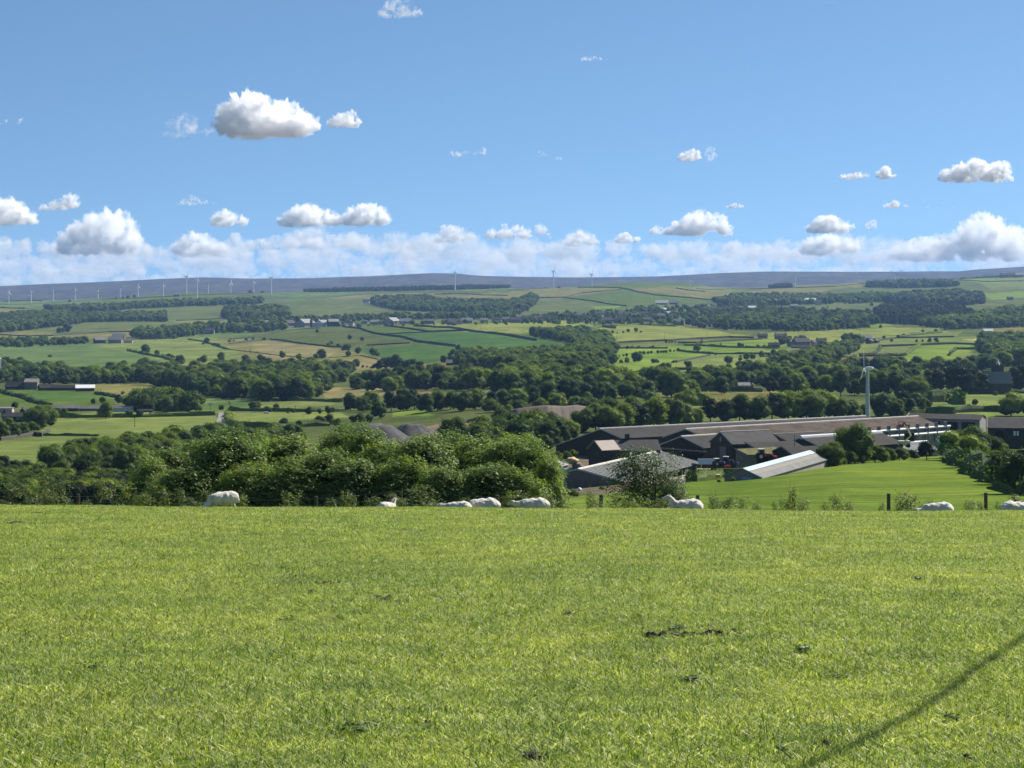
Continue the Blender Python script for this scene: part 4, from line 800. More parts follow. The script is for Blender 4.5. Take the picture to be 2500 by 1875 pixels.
sheep(1676, 84, 180, 'alert', 'white sheep lying with head held high and pink ear, below the young ash', 1.03)
sheep(2288, 84.6, 178, 'low', 'white sheep dozing head down between two right-hand fence posts', 1.02, 0)
sheep(2482, 84.4, 12, 'rest', 'white sheep at the right edge, rump towards the last fence post', 1.05, 1)

# ------------------------------------------------------------------ grass of the meadow
def near_ground(u, v):
    ds = np.linspace(7, 80, 1500); x = (u-U0)/F*ds; vp = V0+(EYE-zt(x, ds))/ds*F; k = int(np.argmax(vp <= v)); d = ds[k]; return Vector(((u-U0)/F*d, d, zg((u-U0)/F*d, d)))
def grass_mat():
    m, nt, b = new_mat('grass_blades'); L = nt.links.new; g = nt.nodes.new('ShaderNodeNewGeometry')
    c = ramp(nt, g.outputs['Random Per Island'], [(0, (.035, .075, .010)), (.28, (.120, .185, .026)), (.60, (.285, .360, .072)), (.84, (.52, .55, .22)), (1, (.75, .72, .46))])  # palest blades: straw, and sun sparkle put into the colour
    n = noise_tex(nt, .22, 4, .6, coord='World'); c = mixc(nt, .9, c, ramp(nt, n, [(.32, (.88, .94, .82)), (.5, (1.1, 1.1, 1)), (.68, (1.3, 1.22, 1.1))]), 'MULTIPLY')
    n = noise_tex(nt, 1.6, 4, .65, coord='World'); c = mixc(nt, .7, c, ramp(nt, n, [(.32, (.55, .64, .6)), (.68, (1.45, 1.32, 1.2))]), 'MULTIPLY')
    L(c, b.inputs['Base Color']); b.inputs['Roughness'].default_value = .45; b.inputs['Specular IOR Level'].default_value = .32
    t = nt.nodes.new('ShaderNodeBsdfTranslucent'); L(mixc(nt, 1, c, (1.3, 1.4, .6), 'MULTIPLY'), t.inputs[0])
    mx = nt.nodes.new('ShaderNodeMixShader'); mx.inputs[0].default_value = .42; L(b.outputs[0], mx.inputs[1]); L(t.outputs[0], mx.inputs[2]); L(mx.outputs[0], nt.nodes['Material Output'].inputs[0]); return m
M_GRASS = grass_mat()
def blades(seed, n, rad_, h0, h1, w, bend=.6, wind=.35):
    R = np.random.default_rng(seed); a = R.uniform(0, 2*np.pi, n); r = rad_*np.sqrt(R.random(n)); B = np.stack([np.cos(a)*r, np.sin(a)*r, np.full(n, -.02)], 1)
    h = R.uniform(h0, h1, n); th = R.uniform(0, 2*np.pi, n); lean = np.stack([np.cos(th)*bend*R.uniform(.2, 1, n)+wind, np.sin(th)*bend*R.uniform(.2, 1, n)-wind*.4, np.ones(n)], 1)
    fa = R.uniform(0, np.pi, n); S = np.stack([np.cos(fa), np.sin(fa), np.zeros(n)], 1); ww = (w*R.uniform(.6, 1.3, n))[:, None]
    m = B+lean*(h*.55)[:, None]*np.array([.45, .45, 1]); t = B+lean*h[:, None]*np.array([1.0, 1.0, .82])
    V = np.stack([B-S*ww/2, B+S*ww/2, m+S*ww*.42, m-S*ww*.42, t], 1).reshape(-1, 3); k = np.arange(n)*5
    T = np.concatenate([np.stack([k, k+1, k+2], 1), np.stack([k, k+2, k+3], 1), np.stack([k+3, k+2, k+4], 1)]); return V, T
GP = []
for i in range(6):
    V, T = blades(i, 420, .27, .022 if i < 4 else .03, .065 if i < 4 else .095, .0068, bend=1.1, wind=.12)
    if i % 3 == 0: V2, T2 = blades(40+i, 3, .2, .12, .22, .0035, .5); T = np.vstack([T, T2+len(V)]); V = np.vstack([V, V2])
    me = np_mesh('grass_tuft', V, T); p = near_ground(300+380*i, 1500+50*(i % 3)); o = link('grass_tuft', me, M_GRASS, loc=p); tag(o, kind='stuff'); GP.append(o)
R = np.random.default_rng(5); n = 120000
d = 8.5*np.exp(R.random(n)*math.log(96/8.5)); keep = R.random(n) < np.clip((d/26)**1.0, .16, 1)   # thicker where it is seen small
d = d[keep]; x = R.uniform(-.62, .62, len(d))*d*2500/F+R.uniform(-5, 5, len(d)); z = zt(x, d)
clump = np.array([noise.noise(Vector((a*.5, b*.5, 0))) for a, b in zip(x, d)])
s = R.uniform(.55, .95, len(d))*(1+np.clip(d-14, 0, 60)*.003)*(1+.35*clump)
pts = np.stack([x, d, z-.005, s, R.uniform(0, 6.28, len(d)), R.choice(6, len(d), p=[.2, .2, .2, .2, .1, .1])], 1)
# leave bare the patches of mud
MUD = [(1672, 1556, 150, 12), (1770, 1552, 90, 8), (1600, 1558, 50, 8), (1898, 1850, 78, 24), (2010, 1838, 50, 10), (84, 1256, 30, 8), (32, 1279, 30, 9), (935, 1466, 50, 10), (1310, 1862, 60, 24), (2370, 1866, 40, 10), (800, 1428, 60, 6), (1040, 1780, 40, 12)]
px = U0+pts[:, 0]/pts[:, 1]*F; py = V0+(EYE-pts[:, 2])/pts[:, 1]*F; m = np.ones(len(pts), bool)
for (u, v, w_, h_) in MUD: m &= ~((((px-u)/(w_*.5))**2+((py-v)/(h_*.55))**2) < 1)
grass = instancer('grass', pts[m], GP); print('grass', m.sum())
# mud, stones and droppings
M_DOCK = leaf_mat('dock_leaves', (.035, .075, .014), (.060, .110, .022), (.10, .15, .05), trans=.25, gloss=.5, spec=.3)
M_MUD = simple_mat('dark_mud', (.030, .026, .020), .95, .6, 25, .25, bump=.6); M_STONE = simple_mat('pale_stone', (.52, .50, .46), .85, .25, 8, .2)
def lump(name, u, v, wpx, hm, mat, label, cat, seed, flat=.3, depth=.5, group=None):
    p = near_ground(u, v); r = wpx/F*p.y/2; V = (ICO5 if 'mud' in name else ICO3)[0].copy(); off = Vector((seed*5.7, seed, 0))
    V = np.array([Vector(q)*(1+.35*noise.noise(Vector(q)*1.6+off)+.25*noise.noise(Vector(q)*4+off)) for q in V])*np.array([r, r*depth, hm])
    if 'mud' in name: V[:, 2] += np.array([noise.noise(Vector((q[0]*22, q[1]*22, seed)))*.05+noise.noise(Vector((q[0]*60, q[1]*60, seed)))*.02 for q in V])-.015; o = link(name, np_mesh(name, V, (ICO5 if 'mud' in name else ICO3)[1]), mat, loc=p); tag(o, label, cat, group); return o
for i, (u, v, w_, h_) in enumerate(MUD):
    own = ['long dark scraped patch of mud right of the white stone', 'thin tail of the long mud scrape', 'small dark clod at the left end of the long mud scrape', 'dark crusted mud patch at the bottom edge of the meadow', 'thin mud patch beside the cable shadow', 'dark molehill near the top left of the meadow', 'dark molehill at the left edge of the meadow', 'low dark hollow in the grass, centre of the meadow', 'dark clump at the bottom edge, centre of the meadow', 'dark spot near the bottom right corner', 'faint scraped hollow in the middle of the meadow', 'dark hollow in long grass left of centre'][i]
    lump('mud_patch', u, v, w_*1.1, .04 if v > 1750 else .03, M_MUD, own, 'mud patch', i, depth=min(3.2, h_/w_*5350/(v-V0)*1.25), group='bare mud patches in the meadow')
for i, (u, v, w_, l) in enumerate([(1516, 1570, 26, 'whitish knobbly stone lying left of the long mud scrape'), (2022, 1599, 14, 'small pale stone right of centre in the meadow'), (375, 1374, 16, 'pale fleck of stone in the grass upper left'), (236, 1478, 12, 'small pale stone near the left edge'), (1645, 1546, 16, 'grey stone sticking up by the mud scrape'), (2455, 1660, 20, 'pale stone under the cable shadow at the right edge'), (585, 1838, 20, 'bleached clump near the bottom left'), (2176, 1502, 12, 'greyish stone on the right of the meadow')]):
    lump('stone', u, v, w_*1.1, .05, M_STONE, l, 'stone', 30+i, depth=.8, group='loose stones in the meadow')
# coarse weeds
WD = []
for i in range(2):
    c = spray_crown('weed_leaves', 990+i, .34, .16, -.02, 7, 26, 4, .055, form='flat', core=0, wind=(0, 0, .2), length=2); c.materials.append(M_DOCK); WD.append(c)
Rw = random.Random(12); wp = [(1640, 1545), (1660, 1540), (1625, 1560), (1670, 1668), (1690, 1672), (1350, 1240), (150, 1370), (165, 1385), (60, 1280), (90, 1258), (330, 1385), (1390, 1510), (1395, 1500), (870, 1632), (860, 1800), (1040, 1790), (920, 1462), (940, 1470), (2320, 1770), (2410, 1800), (1300, 1860), (1330, 1866), (540, 1330), (700, 1520), (1960, 1600), (2050, 1660), (2240, 1420), (2030, 1325), (420, 1700), (230, 1640), (1210, 1280), (1480, 1300), (760, 1450), (1840, 1470)]
WV = []; WF = []; kk = 0
for i, (u, v) in enumerate(wp):
    me = WD[i % 2]; co = np.empty(len(me.vertices)*3, np.float32); me.vertices.foreach_get('co', co); co = co.reshape(-1, 3); k = Rw.uniform(.2, .5); an = Rw.uniform(0, 6)
    M3 = np.array(Matrix.Rotation(an, 3, 'Z')); q = near_ground(u, v); WV.append((co*np.array([k, k, k*.7]))@M3.T+np.array(q)); fi = np.array([p.vertices[:] for p in me.polygons]); WF.append(fi+kk); kk += len(co)
wo = link('weeds', np_mesh('weeds', np.vstack(WV), np.vstack(WF)), M_DOCK); tag(wo, 'low broad-leaved weeds dotted through the meadow turf', kind='stuff')
# overhead cable whose shadow crosses the corner of the meadow
A = near_ground(1990, 1873); B = near_ground(2490, 1566); h = 6.2; dirn = (B-A).normalized(); off = Vector((math.sin(rad(SUN_AZ)), math.cos(rad(SUN_AZ)), 0))*h/math.tan(rad(SUN_EL))
a = A+off+Vector((0, 0, h))-dirn*26; b = B+off+Vector((0, 0, h))+dirn*40
cab = MB(); cab.bar(a, b, .026, .026, 8); co = cab.build('overhead_cable', simple_mat('black_cable', (.02, .02, .02), .6, .1, 2)); tag(co, 'thick black overhead cable running out over the meadow', 'cable')
for q, lb in ((a, 'tarred telegraph pole behind the viewer'), (b, 'tarred telegraph pole down the slope carrying the overhead cable')):
    g = zg(q.x, q.y); pb = MB(); pb.bar((0, 0, -.5), (0, 0, q.z-g+.35), .15, .11, 10); pb.bar((-.7, 0, q.z-g-.12), (.7, 0, q.z-g-.12), .05, .05, 4); tag(pb.build('telegraph_pole', M_POST, loc=(q.x, q.y, g)), lb, 'pole')
# ------------------------------------------------------------------ field walls and hedges
M_WALL = simple_mat('drystone', (.085, .08, .07), .95, .4, .8, 0); M_HEDGE = M_FAR
def strip(name, pts, hgt, wid, mat, label, cat, hedge=False, seed=0, group=None):
    """a wall or hedge draped along photo points"""
    R = random.Random(seed); W = [G(u, v) for u, v in pts]; path = []
    for a, b in zip(W[:-1], W[1:]):
        n = max(2, int((b-a).length/(hgt*3.2 if hedge else 12))); n = min(n, 90)
        for i in range(n): path.append(a.lerp(b, i/n))
    path.append(W[-1]); V = []; Fc = []; o = path[0].copy()
    for i, p in enumerate(path):
        q = path[min(i+1, len(path)-1)]-path[max(i-1, 0)]; s = Vector((-q.y, q.x, 0)).normalized()
        j = R.uniform(-.3, .3)*wid if hedge else R.uniform(-.1, .1); h = hgt*(R.uniform(.7, 1.35) if hedge else R.uniform(.88, 1.1)); w_ = wid/2*(R.uniform(.8, 1.25) if hedge else 1)
        z = zg(p.x, p.y); c = Vector((p.x, p.y, z))+s*j
        for k, (a, t) in enumerate(((-1, -.3), (-1.0 if hedge else -.95, .55), (-.55, 1), (.55, 1), (1.0 if hedge else .95, .55), (1, -.3))):
            V.append(c+s*a*w_+Vector((0, 0, t*h if t > 0 else t))-o)
    for i in range(len(path)-1):
        for k in range(5): a = i*6+k; Fc.append((a, a+1, a+7, a+6))
    Fc.append((5, 4, 3, 2, 1, 0)); e = (len(path)-1)*6; Fc.append((e, e+1, e+2, e+3, e+4, e+5))
    if hedge:
        k = len(V); rn = np.random.default_rng(seed); n = min(9000, int(len(path)*(90 if o.y < 900 else 26))); ii = rn.integers(0, len(path), n); P_ = np.array([V[6*i+2] for i in ii])*.5+np.array([V[6*i+3] for i in ii])*.5
        P_ += rn.normal(size=(n, 3))*np.array([wid*.42, wid*.42, hgt*.26])-np.array([0, 0, hgt*.25]); N = uvec(rn, n)+np.array([0, 0, .5]); N /= np.linalg.norm(N, axis=1, keepdims=True)
        LV, LQ = leaf_quads(P_, N, uvec(rn, n), hgt*(.17 if o.y < 900 else .34)*rn.uniform(.6, 1.3, n), .75); V += [Vector(v) for v in LV]; Fc += [tuple(int(a)+k for a in q) for q in LQ]
    return tag(mesh(name, V, Fc, mat, loc=o), label, cat, group)
def wall(pts, label, h=1.5): return strip('field_wall', pts, h, .8, M_WALL, label, 'wall', seed=len(label), group=None)
def hedge(pts, label, h=2.4, w_=2.2, group=None): return strip('hedge', pts, h, w_, M_HEDGE, label, 'hedge', True, seed=len(label)+len(pts), group=group)
wall([(838, 799), (880, 803), (915, 815), (940, 819), (985, 824), (1020, 835), (1070, 841), (1112, 846)], 'longest dark wall running diagonally down from the village through the emerald field', 2.6)
wall([(938, 796), (1000, 803), (1050, 811), (1090, 809), (1140, 808)], 'dark wall zigzagging through the upper village fields', 2.2)
wall([(1010, 796), (1100, 801), (1150, 809), (1220, 817), (1310, 832)], 'dark wall along the lower edge of the yellow field', 2.6)
wall([(925, 817), (1000, 813), (1050, 811)], 'short pale wall between the two upper village fields', 1.6)
wall([(1240, 819), (1270, 824), (1306, 832)], 'stub of dark wall ending inside the emerald field', 2.6)
wall([(895, 844), (950, 841), (1000, 838)], 'faint low wall crossing the lower emerald field', 1.6)
wall([(560, 829), (620, 824), (660, 813), (740, 804), (780, 802)], 'wall curving up to the village from the left', 1.8)
wall([(560, 840), (660, 829), (720, 837), (800, 847), (835, 848)], 'wall dividing the green slope from the pale hay meadow', 1.9)
hedge([(460, 829), (500, 835), (556, 853)], 'thin hedge running down the left slope', 1.6, 1.6)
hedge([(545, 852), (660, 866), (760, 876), (880, 868), (925, 878)], 'faint broken hedge across the pale hay meadow', .7, 1)
wall([(430, 783), (560, 778), (545, 782), (470, 795)], 'wall round the pale field under the square copse', 1.5)
wall([(0, 818), (70, 821), (130, 820), (220, 814), (270, 811), (330, 810)], 'wall across the upper left pasture', 1.8)
wall([(0, 744), (120, 740), (250, 731), (420, 724), (640, 714)], 'wall following the left skyline ridge', 1.6)
hedge([(0, 752), (60, 754), (110, 751), (160, 748)], 'dark hedge at the upper left corner of the hills', 3, 4)
hedge([(10, 733), (30, 731), (80, 732), (100, 735)], 'low dark hedge on the far left skyline', 3, 4)
hedge([(312, 856), (340, 862), (356, 866), (378, 870), (400, 874), (436, 884)], 'hedge curving below the grey barns', 2.4, 2.4)
wall([(285, 896), (330, 896), (430, 897), (520, 898)], 'wall along the foot of the left hillside pasture', 1.8)
hedge([(0, 956), (22, 964), (60, 972), (90, 985), (120, 990)], 'dark hedge curling down the green mound at left', 1.8)
hedge([(232, 962), (262, 966), (290, 972), (350, 968), (440, 971)], 'hedge bordering the pale strip above the long sheds', 1.6)
hedge([(130, 1019), (200, 1020), (330, 1019), (420, 1017), (520, 1014), (528, 1012)], 'dark straight hedge along the lane by the light striped field', 1.7, 1.8)
hedge([(558, 1014), (556, 1028), (566, 1040), (600, 1046), (640, 1046)], 'dark hedge round the outside of the road bend', 2.2)
wall([(120, 1054), (100, 1066), (84, 1064), (0, 1076)], 'pale tumbledown wall climbing to the farmhouse at left', 1.4)
hedge([(85, 1064), (160, 1064), (240, 1065)], 'thin field boundary under the striped field', .8, 1)
hedge([(560, 1003), (640, 1004), (760, 1006), (840, 1002)], 'low hedge beside the lane with the white van', 1.6)
hedge([(600, 1047), (680, 1046), (740, 1042), (800, 1040)], 'dark hedge above the windblown trees', 2.0, 3)
hedge([(640, 978), (760, 979), (830, 982)], 'hedge along the pale blue-green strip', 1.6)
wall([(1310, 727), (1370, 727), (1420, 732), (1480, 742), (1530, 748)], 'dark wall below the bright hill field', 2.4)
wall([(1370, 727), (1420, 716), (1480, 711), (1520, 706)], 'dark wall curving up the left side of the bright hill field', 2.4)
wall([(1410, 702), (1470, 702), (1520, 704), (1560, 714), (1600, 721), (1660, 726), (1740, 733)], 'dark wall over the brow of the bright hill', 2.6)
wall([(1240, 709), (1300, 706), (1340, 704)], 'wall along the left skyline of the turbine hill', 2)
wall([(1650, 704), (1680, 709), (1722, 713)], 'short dark wall on the hilltop near the small turbine', 2.6)
wall([(1700, 705), (1790, 706), (1900, 704), (2040, 700), (2110, 692)], 'wall following the right skyline', 2)
wall([(1060, 719), (1130, 717), (1180, 721), (1240, 722)], 'wall through the tan hilltop fields', 2)
wall([(750, 729), (860, 721), (960, 712), (1060, 707), (1110, 708)], 'wall climbing the far central hillside', 1.8)
hedge([(1420, 799), (1445, 806), (1470, 798), (1500, 802)], 'dark hedge in front of the far village houses', 3.5, 4)
hedge([(1470, 797), (1560, 793), (1650, 797)], 'hedge along the top of the yellow field', 2)
wall([(1507, 838), (1560, 835), (1640, 832), (1700, 828), (1780, 824), (1840, 826)], 'wall below the yellow field', 2)
wall([(1655, 838), (1700, 838), (1760, 834), (1860, 829)], 'wall above the right lime-green fields', 1.8)
wall([(1510, 851), (1560, 851), (1630, 851)], 'wall carrying the upper dotted bushes', 1.6)
hedge([(1670, 844), (1720, 845), (1770, 848), (1830, 850), (1900, 851)], 'dark hedge running towards the stone farm', 2)
hedge([(1655, 857), (1680, 860), (1740, 865), (1850, 865), (1880, 866)], 'straight dark hedge past the lone domed tree', 1.8)
wall([(1640, 886), (1690, 877), (1735, 868)], 'thin wall slanting across the lime fields', 1.4)
wall([(1885, 868), (1940, 858), (2000, 850)], 'track wall rising to the stone farm', 1.8)
wall([(1480, 918), (1560, 912), (1640, 904), (1700, 903)], 'dark wall under the lowest lime field', 2)
hedge([(1860, 871), (1940, 872), (1975, 873)], 'thin hedge below the track to the farm', 1.2)
hedge([(2042, 874), (2090, 871)], 'dark hedge left of the gap in the ploughed field', 2.6, 3); hedge([(2098, 871), (2150, 870), (2205, 869)], 'dark hedge right of the gap above the ploughed field', 2.6, 3)
hedge([(2122, 870), (2145, 857), (2150, 845)], 'hedge slanting between the small green fields', 1.6); hedge([(2210, 868), (2228, 855), (2245, 843)], 'hedge on the left side of the mown field', 2)
wall([(2150, 847), (2250, 843), (2330, 840), (2400, 843)], 'wall along the top of the mown field', 2); hedge([(2320, 863), (2335, 853), (2400, 854)], 'hedge notching the right side of the mown field', 2)
hedge([(2195, 823), (2240, 818), (2300, 812)], 'hedge sloping through the small right-hand fields', 2.2); wall([(2110, 836), (2190, 826), (2330, 823)], 'wall under the small right-hand fields', 1.8)
wall([(2340, 684), (2420, 688), (2500, 686)], 'wall across the far right skyline field', 2); hedge([(2345, 681), (2400, 677), (2450, 675)], 'dark hedge on the far right skyline', 5, 5)
hedge([(2265, 965), (2330, 963), (2400, 962), (2500, 960)], 'shaded hedge along the churchyard', 2.4); hedge([(2270, 982), (2320, 980), (2350, 988)], 'thick dark hedge below the churchyard', 4, 3)
hedge([(2330, 1008), (2400, 1005), (2460, 1006)], 'dark hedge above the roof at right', 2.4); hedge([(2190, 1014), (2260, 1010), (2330, 1012)], 'hedge behind the long low shed', 3)
hedge([(1520, 960), (1570, 968), (1600, 980)], 'hedge running down from the quarry rim', 3, 3); hedge([(1690, 990), (1730, 990)], 'short dark hedge below the olive field', 4, 3)
hedge([(1600, 958), (1700, 956), (1860, 957)], 'hedge along the top of the olive field', 2.4)
wall([(2020, 1136), (2090, 1128), (2130, 1124), (2180, 1122)], 'tumbledown drystone wall in the scrub above the vivid green field', 1.2)
hedge([(1692, 1176), (1760, 1168), (1840, 1160), (1920, 1150), (2000, 1142)], 'low dark scrubby hedge on the top edge of the vivid green field', 1.5, 1.8); hedge([(2040, 1134), (2140, 1123), (2260, 1112)], 'low dark undergrowth along the upper edge of the vivid field', 1.6, 2)

hedge([(2330, 1124), (2372, 1136), (2410, 1158), (2445, 1174), (2480, 1192), (2540, 1210)], 'shaded hedge under the trees beside the vivid green field', 2.6, 4)
# ------------------------------------------------------------------ buildings
M_ST = simple_mat('gritstone', (.21, .18, .145), .92, .3, .9, 0); M_STD = simple_mat('sooty_stone', (.060, .052, .042), .95, .35, 1.2, .1); M_WHITE = simple_mat('white_render', (.72, .72, .70), .8, .08, .5)
M_PINK = simple_mat('buff_and_sunlit_tone', (.42, .35, .30), .9, .12, .6); M_SLATE = simple_mat('slate', (.060, .058, .058), .85, .3, .8, .15); M_SLATEL = simple_mat('pale_slate', (.20, .195, .19), .7, .2, .8, .3)
M_ASB = simple_mat('cement_sheet', (.165, .165, .16), .85, .25, .35, .15, mapping=((1, 1, .2), (0, 0, 0))); M_ASBD = simple_mat('dark_cement_sheet', (.042, .039, .036), .9, .35, .4, .1)
M_MOSS = simple_mat('mossy_sheet', (.078, .060, .047), .95, .6, .30, .1); M_MOSSG = simple_mat('green_mossy_roof', (.12, .12, .05), .95, .5, .6, .1); M_TIMB = simple_mat('weathered_boards', (.17, .155, .135), .9, .35, 2.5, .1, mapping=((3, 3, .2), (0, 0, 0)))
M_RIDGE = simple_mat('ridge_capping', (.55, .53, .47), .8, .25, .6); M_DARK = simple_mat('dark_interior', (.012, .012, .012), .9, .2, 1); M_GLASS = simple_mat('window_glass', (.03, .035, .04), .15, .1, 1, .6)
M_LIGHTS = simple_mat('rooflight_sheet', (.24, .22, .17), .8, .15, .8, .4); M_BLUEW = simple_mat('pale_blue_sheet', (.30, .38, .48), .7, .15, .3, .4); M_CONC = simple_mat('concrete', (.24, .23, .21), .9, .2, .5); M_TRIM = simple_mat('white_trim', (.72, .72, .70), .6, .1, 1)
def house(u, vb, wpx, label, wallm=M_ST, roofm=M_SLATE, rz=0, hr=.5, depth=.6, chim=1, win=0, group=None, name='house', cat='house', roof_h=.30, door=False):
    if rz == 0 and group and 'village' in group: rz = [0, 55, -12, 62, 8, 48][int(u) % 6]; wpx *= 1.15 if rz > 40 else .95; depth = .75 if rz > 40 else depth; wallm = M_PINK if (wallm is M_ST and (rz > 40 or int(u) % 3 == 0)) else wallm  # stone walls turned sunward get a paler tone, painting in sunlight; some others too
    p = G(u, vb); w_ = wpx/F*p.y; e = w_*hr*.62; rh = w_*roof_h*.75; dp = w_*depth
    root = empty(name, p, rad(rz)); tag(root, label, cat, group)
    b = MB(); x, y = w_/2, dp/2
    b.v = [(-x, -y, -1.5), (x, -y, -1.5), (x, y, -1.5), (-x, y, -1.5), (-x, -y, e), (x, -y, e), (x, y, e), (-x, y, e), (-x, 0, e+rh), (x, 0, e+rh)]
    b.f = [(0, 1, 5, 4), (2, 3, 7, 6), (1, 2, 6, 9, 5), (3, 0, 4, 8, 7)]; b.build('wall', wallm, root)
    o = .04*w_; t = .03*w_; rf = MB()
    for s in (-1, 1):
        a = Vector((0, s*(y+o), e-o*rh/y)); r0 = Vector((0, 0, e+rh)); n = (Vector((0, s*rh, y))).normalized()*t
        for q in (0,):
            P8 = [Vector((sx*(x+o), pt.y, pt.z)) + dz for dz in (Vector((0, 0, .02)), n+Vector((0, 0, .02))) for sx in (-1, 1) for pt in (a, r0)]
            k = len(rf.v); rf.v += [tuple(v) for v in P8]; rf.f += [tuple(k+i for i in f) for f in ((0, 1, 3, 2), (4, 6, 7, 5), (0, 4, 5, 1), (2, 3, 7, 6), (0, 2, 6, 4), (1, 5, 7, 3))]
    roof = rf.build('roof', roofm, root)
    for i in range(chim):
        c = MB(); s = -1 if i == 0 else 1; c.box((s*(x-.05*w_), 0, e+rh+.03*w_), (.07*w_, .07*w_, .16*w_)); c.build('chimney', wallm, roof)
    for i in range(win):
        m = MB(); wx = -x+(i+.5)/win*w_; m.box((wx, -y-.01*w_, e*.62), (w_*.07, .03*w_, e*.34)); f = m.build('window', M_TRIM, root)
        g = MB(); g.box((wx, -y-.026*w_, e*.62), (w_*.055, .006*w_, e*.28)); g.build('pane', M_GLASS, f)
    return root
def group_houses(specs, what, group, **kw):
    specs = sorted(specs, key=lambda s: s[0]); n = len(specs)
    for i, s in enumerate(specs):
        d = dict(kw); d.update(s[4] if len(s) > 4 else {}); own = s[3]
        house(s[0], s[1], s[2], f'{own}, {ordn(i, n)} {what}', group=group, **d)
W_, B_ = dict(wallm=M_WHITE), dict(wallm=M_PINK)
group_houses([(645, 800, 32, 'long grey barn', dict(roofm=M_SLATEL, hr=.35)), (668, 799, 22, 'grey outbuilding', dict(hr=.4)), (703, 799, 28, 'stone house'), (722, 798, 18, 'stone cottage', dict(rz=60)), (745, 798, 34, 'long low stone terrace', dict(roofm=M_SLATEL, hr=.4)),
  (772, 799, 16, 'white cottage', W_), (787, 797, 24, 'bright white house', dict(wallm=M_WHITE, roofm=M_SLATEL, hr=.55)), (813, 797, 26, 'tall gabled dark stone house', dict(wallm=M_STD, roofm=M_SLATEL, hr=.75, rz=25)), (828, 797, 16, 'dark stone house', dict(wallm=M_STD, rz=80)),
  (843, 797, 12, 'small buff cottage', B_), (854, 796, 22, 'pinkish gabled house', dict(wallm=M_PINK, rz=-20)), (876, 795, 9, 'tiny white cottage', W_), (891, 791, 14, 'low cottage'), (916, 791, 24, 'long low house', dict(roofm=M_SLATEL, hr=.35)), (930, 792, 16, 'low house'),
  (957, 790, 30, 'long bungalow', dict(roofm=M_SLATEL, hr=.3)), (990, 790, 30, 'long bungalow with grey roof', dict(roofm=M_SLATEL, hr=.33)), (1052, 790, 22, 'gabled house', dict(roofm=M_SLATEL)), (1085, 789, 16, 'house with pale gable', dict(wallm=M_PINK, rz=70)), (1104, 793, 24, 'dark stone house', dict(rz=15)),
  (1122, 792, 16, 'low stone house'), (1140, 789, 28, 'long house', dict(hr=.4, roofm=M_SLATEL)), (1182, 787, 20, 'stone house', dict(roofm=M_SLATEL)), (1212, 788, 24, 'stone house with tall gable', dict(hr=.6)), (1238, 786, 24, 'grey house', dict(hr=.5, roofm=M_SLATEL))],
  'in the hilltop village', 'houses of the hilltop village')
group_houses([(1258, 788, 26, 'stone house with a white corner'), (1265, 779, 20, 'grey house', dict(rz=40)), (1284, 782, 22, 'stone house'), (1312, 782, 22, 'stone house', dict(rz=10)), (1336, 773, 16, 'pale gable house', dict(wallm=M_PINK, rz=70)), (1340, 783, 26, 'low stone house'),
  (1418, 776, 24, 'twin-gabled house', dict(roofm=M_SLATEL)), (1462, 772, 22, 'dark house'), (1466, 777, 14, 'small white-roofed shed', dict(roofm=M_WHITE, chim=0)), (1480, 790, 30, 'blue-grey rendered house', dict(wallm=M_SLATEL, hr=.5)), (1486, 770, 20, 'stone house'), (1512, 789, 26, 'stone house', dict(rz=-10)),
  (1522, 774, 30, 'long stone terrace', dict(hr=.35)), (1548, 777, 22, 'stone house', dict(rz=35)), (1562, 783, 14, 'small white cottage', W_), (1572, 771, 20, 'gabled stone house'), (1592, 779, 22, 'stone house'), (1580, 786, 20, 'low stone house', dict(rz=20)), (1612, 778, 22, 'tall stone house with sunlit gable', dict(wallm=M_PINK, hr=.6, rz=30)),
  (1618, 762, 20, 'white-roofed house', dict(roofm=M_WHITE)), (1638, 769, 26, 'long white-roofed shed', dict(roofm=M_WHITE, chim=0, hr=.2)), (1658, 793, 28, 'square stone house', dict(roofm=M_SLATEL, hr=.5)), (1616, 743, 30, 'long pale-roofed barn', dict(roofm=M_RIDGE, chim=0, hr=.2)), (1646, 743, 22, 'pale-roofed barn', dict(roofm=M_SLATEL, chim=0, hr=.3)),
  (1732, 755, 16, 'house with bright roof', dict(roofm=M_WHITE)), (1743, 754, 10, 'white cottage', W_), (1738, 761, 26, 'low buff house', B_), (1766, 761, 30, 'long low terrace', dict(hr=.3)), (1790, 759, 20, 'stone house'), (1808, 759, 22, 'twin-gabled white-edged house', dict(roofm=M_SLATEL)), (1822, 760, 12, 'white cottage', W_),
  (1836, 757, 20, 'house with white domed roof', dict(roofm=M_WHITE)), (1850, 755, 14, 'small house')],
  'in the right-hand far village', 'houses of the far village')
group_houses([(1883, 744, 26, 'pale-roofed house', dict(roofm=M_RIDGE)), (1924, 742, 18, 'white-roofed house', dict(roofm=M_WHITE)), (1945, 741, 24, 'long house', dict(roofm=M_SLATEL)), (1938, 750, 18, 'low house', dict(roofm=M_SLATEL, hr=.3)), (1978, 742, 26, 'bright-roofed house', dict(roofm=M_WHITE)), (1998, 744, 14, 'narrow buff house', dict(wallm=M_PINK, hr=.9)), (1840, 750, 14, 'low house')],
  'on the hillside right of the far village', 'houses on the right hillside')
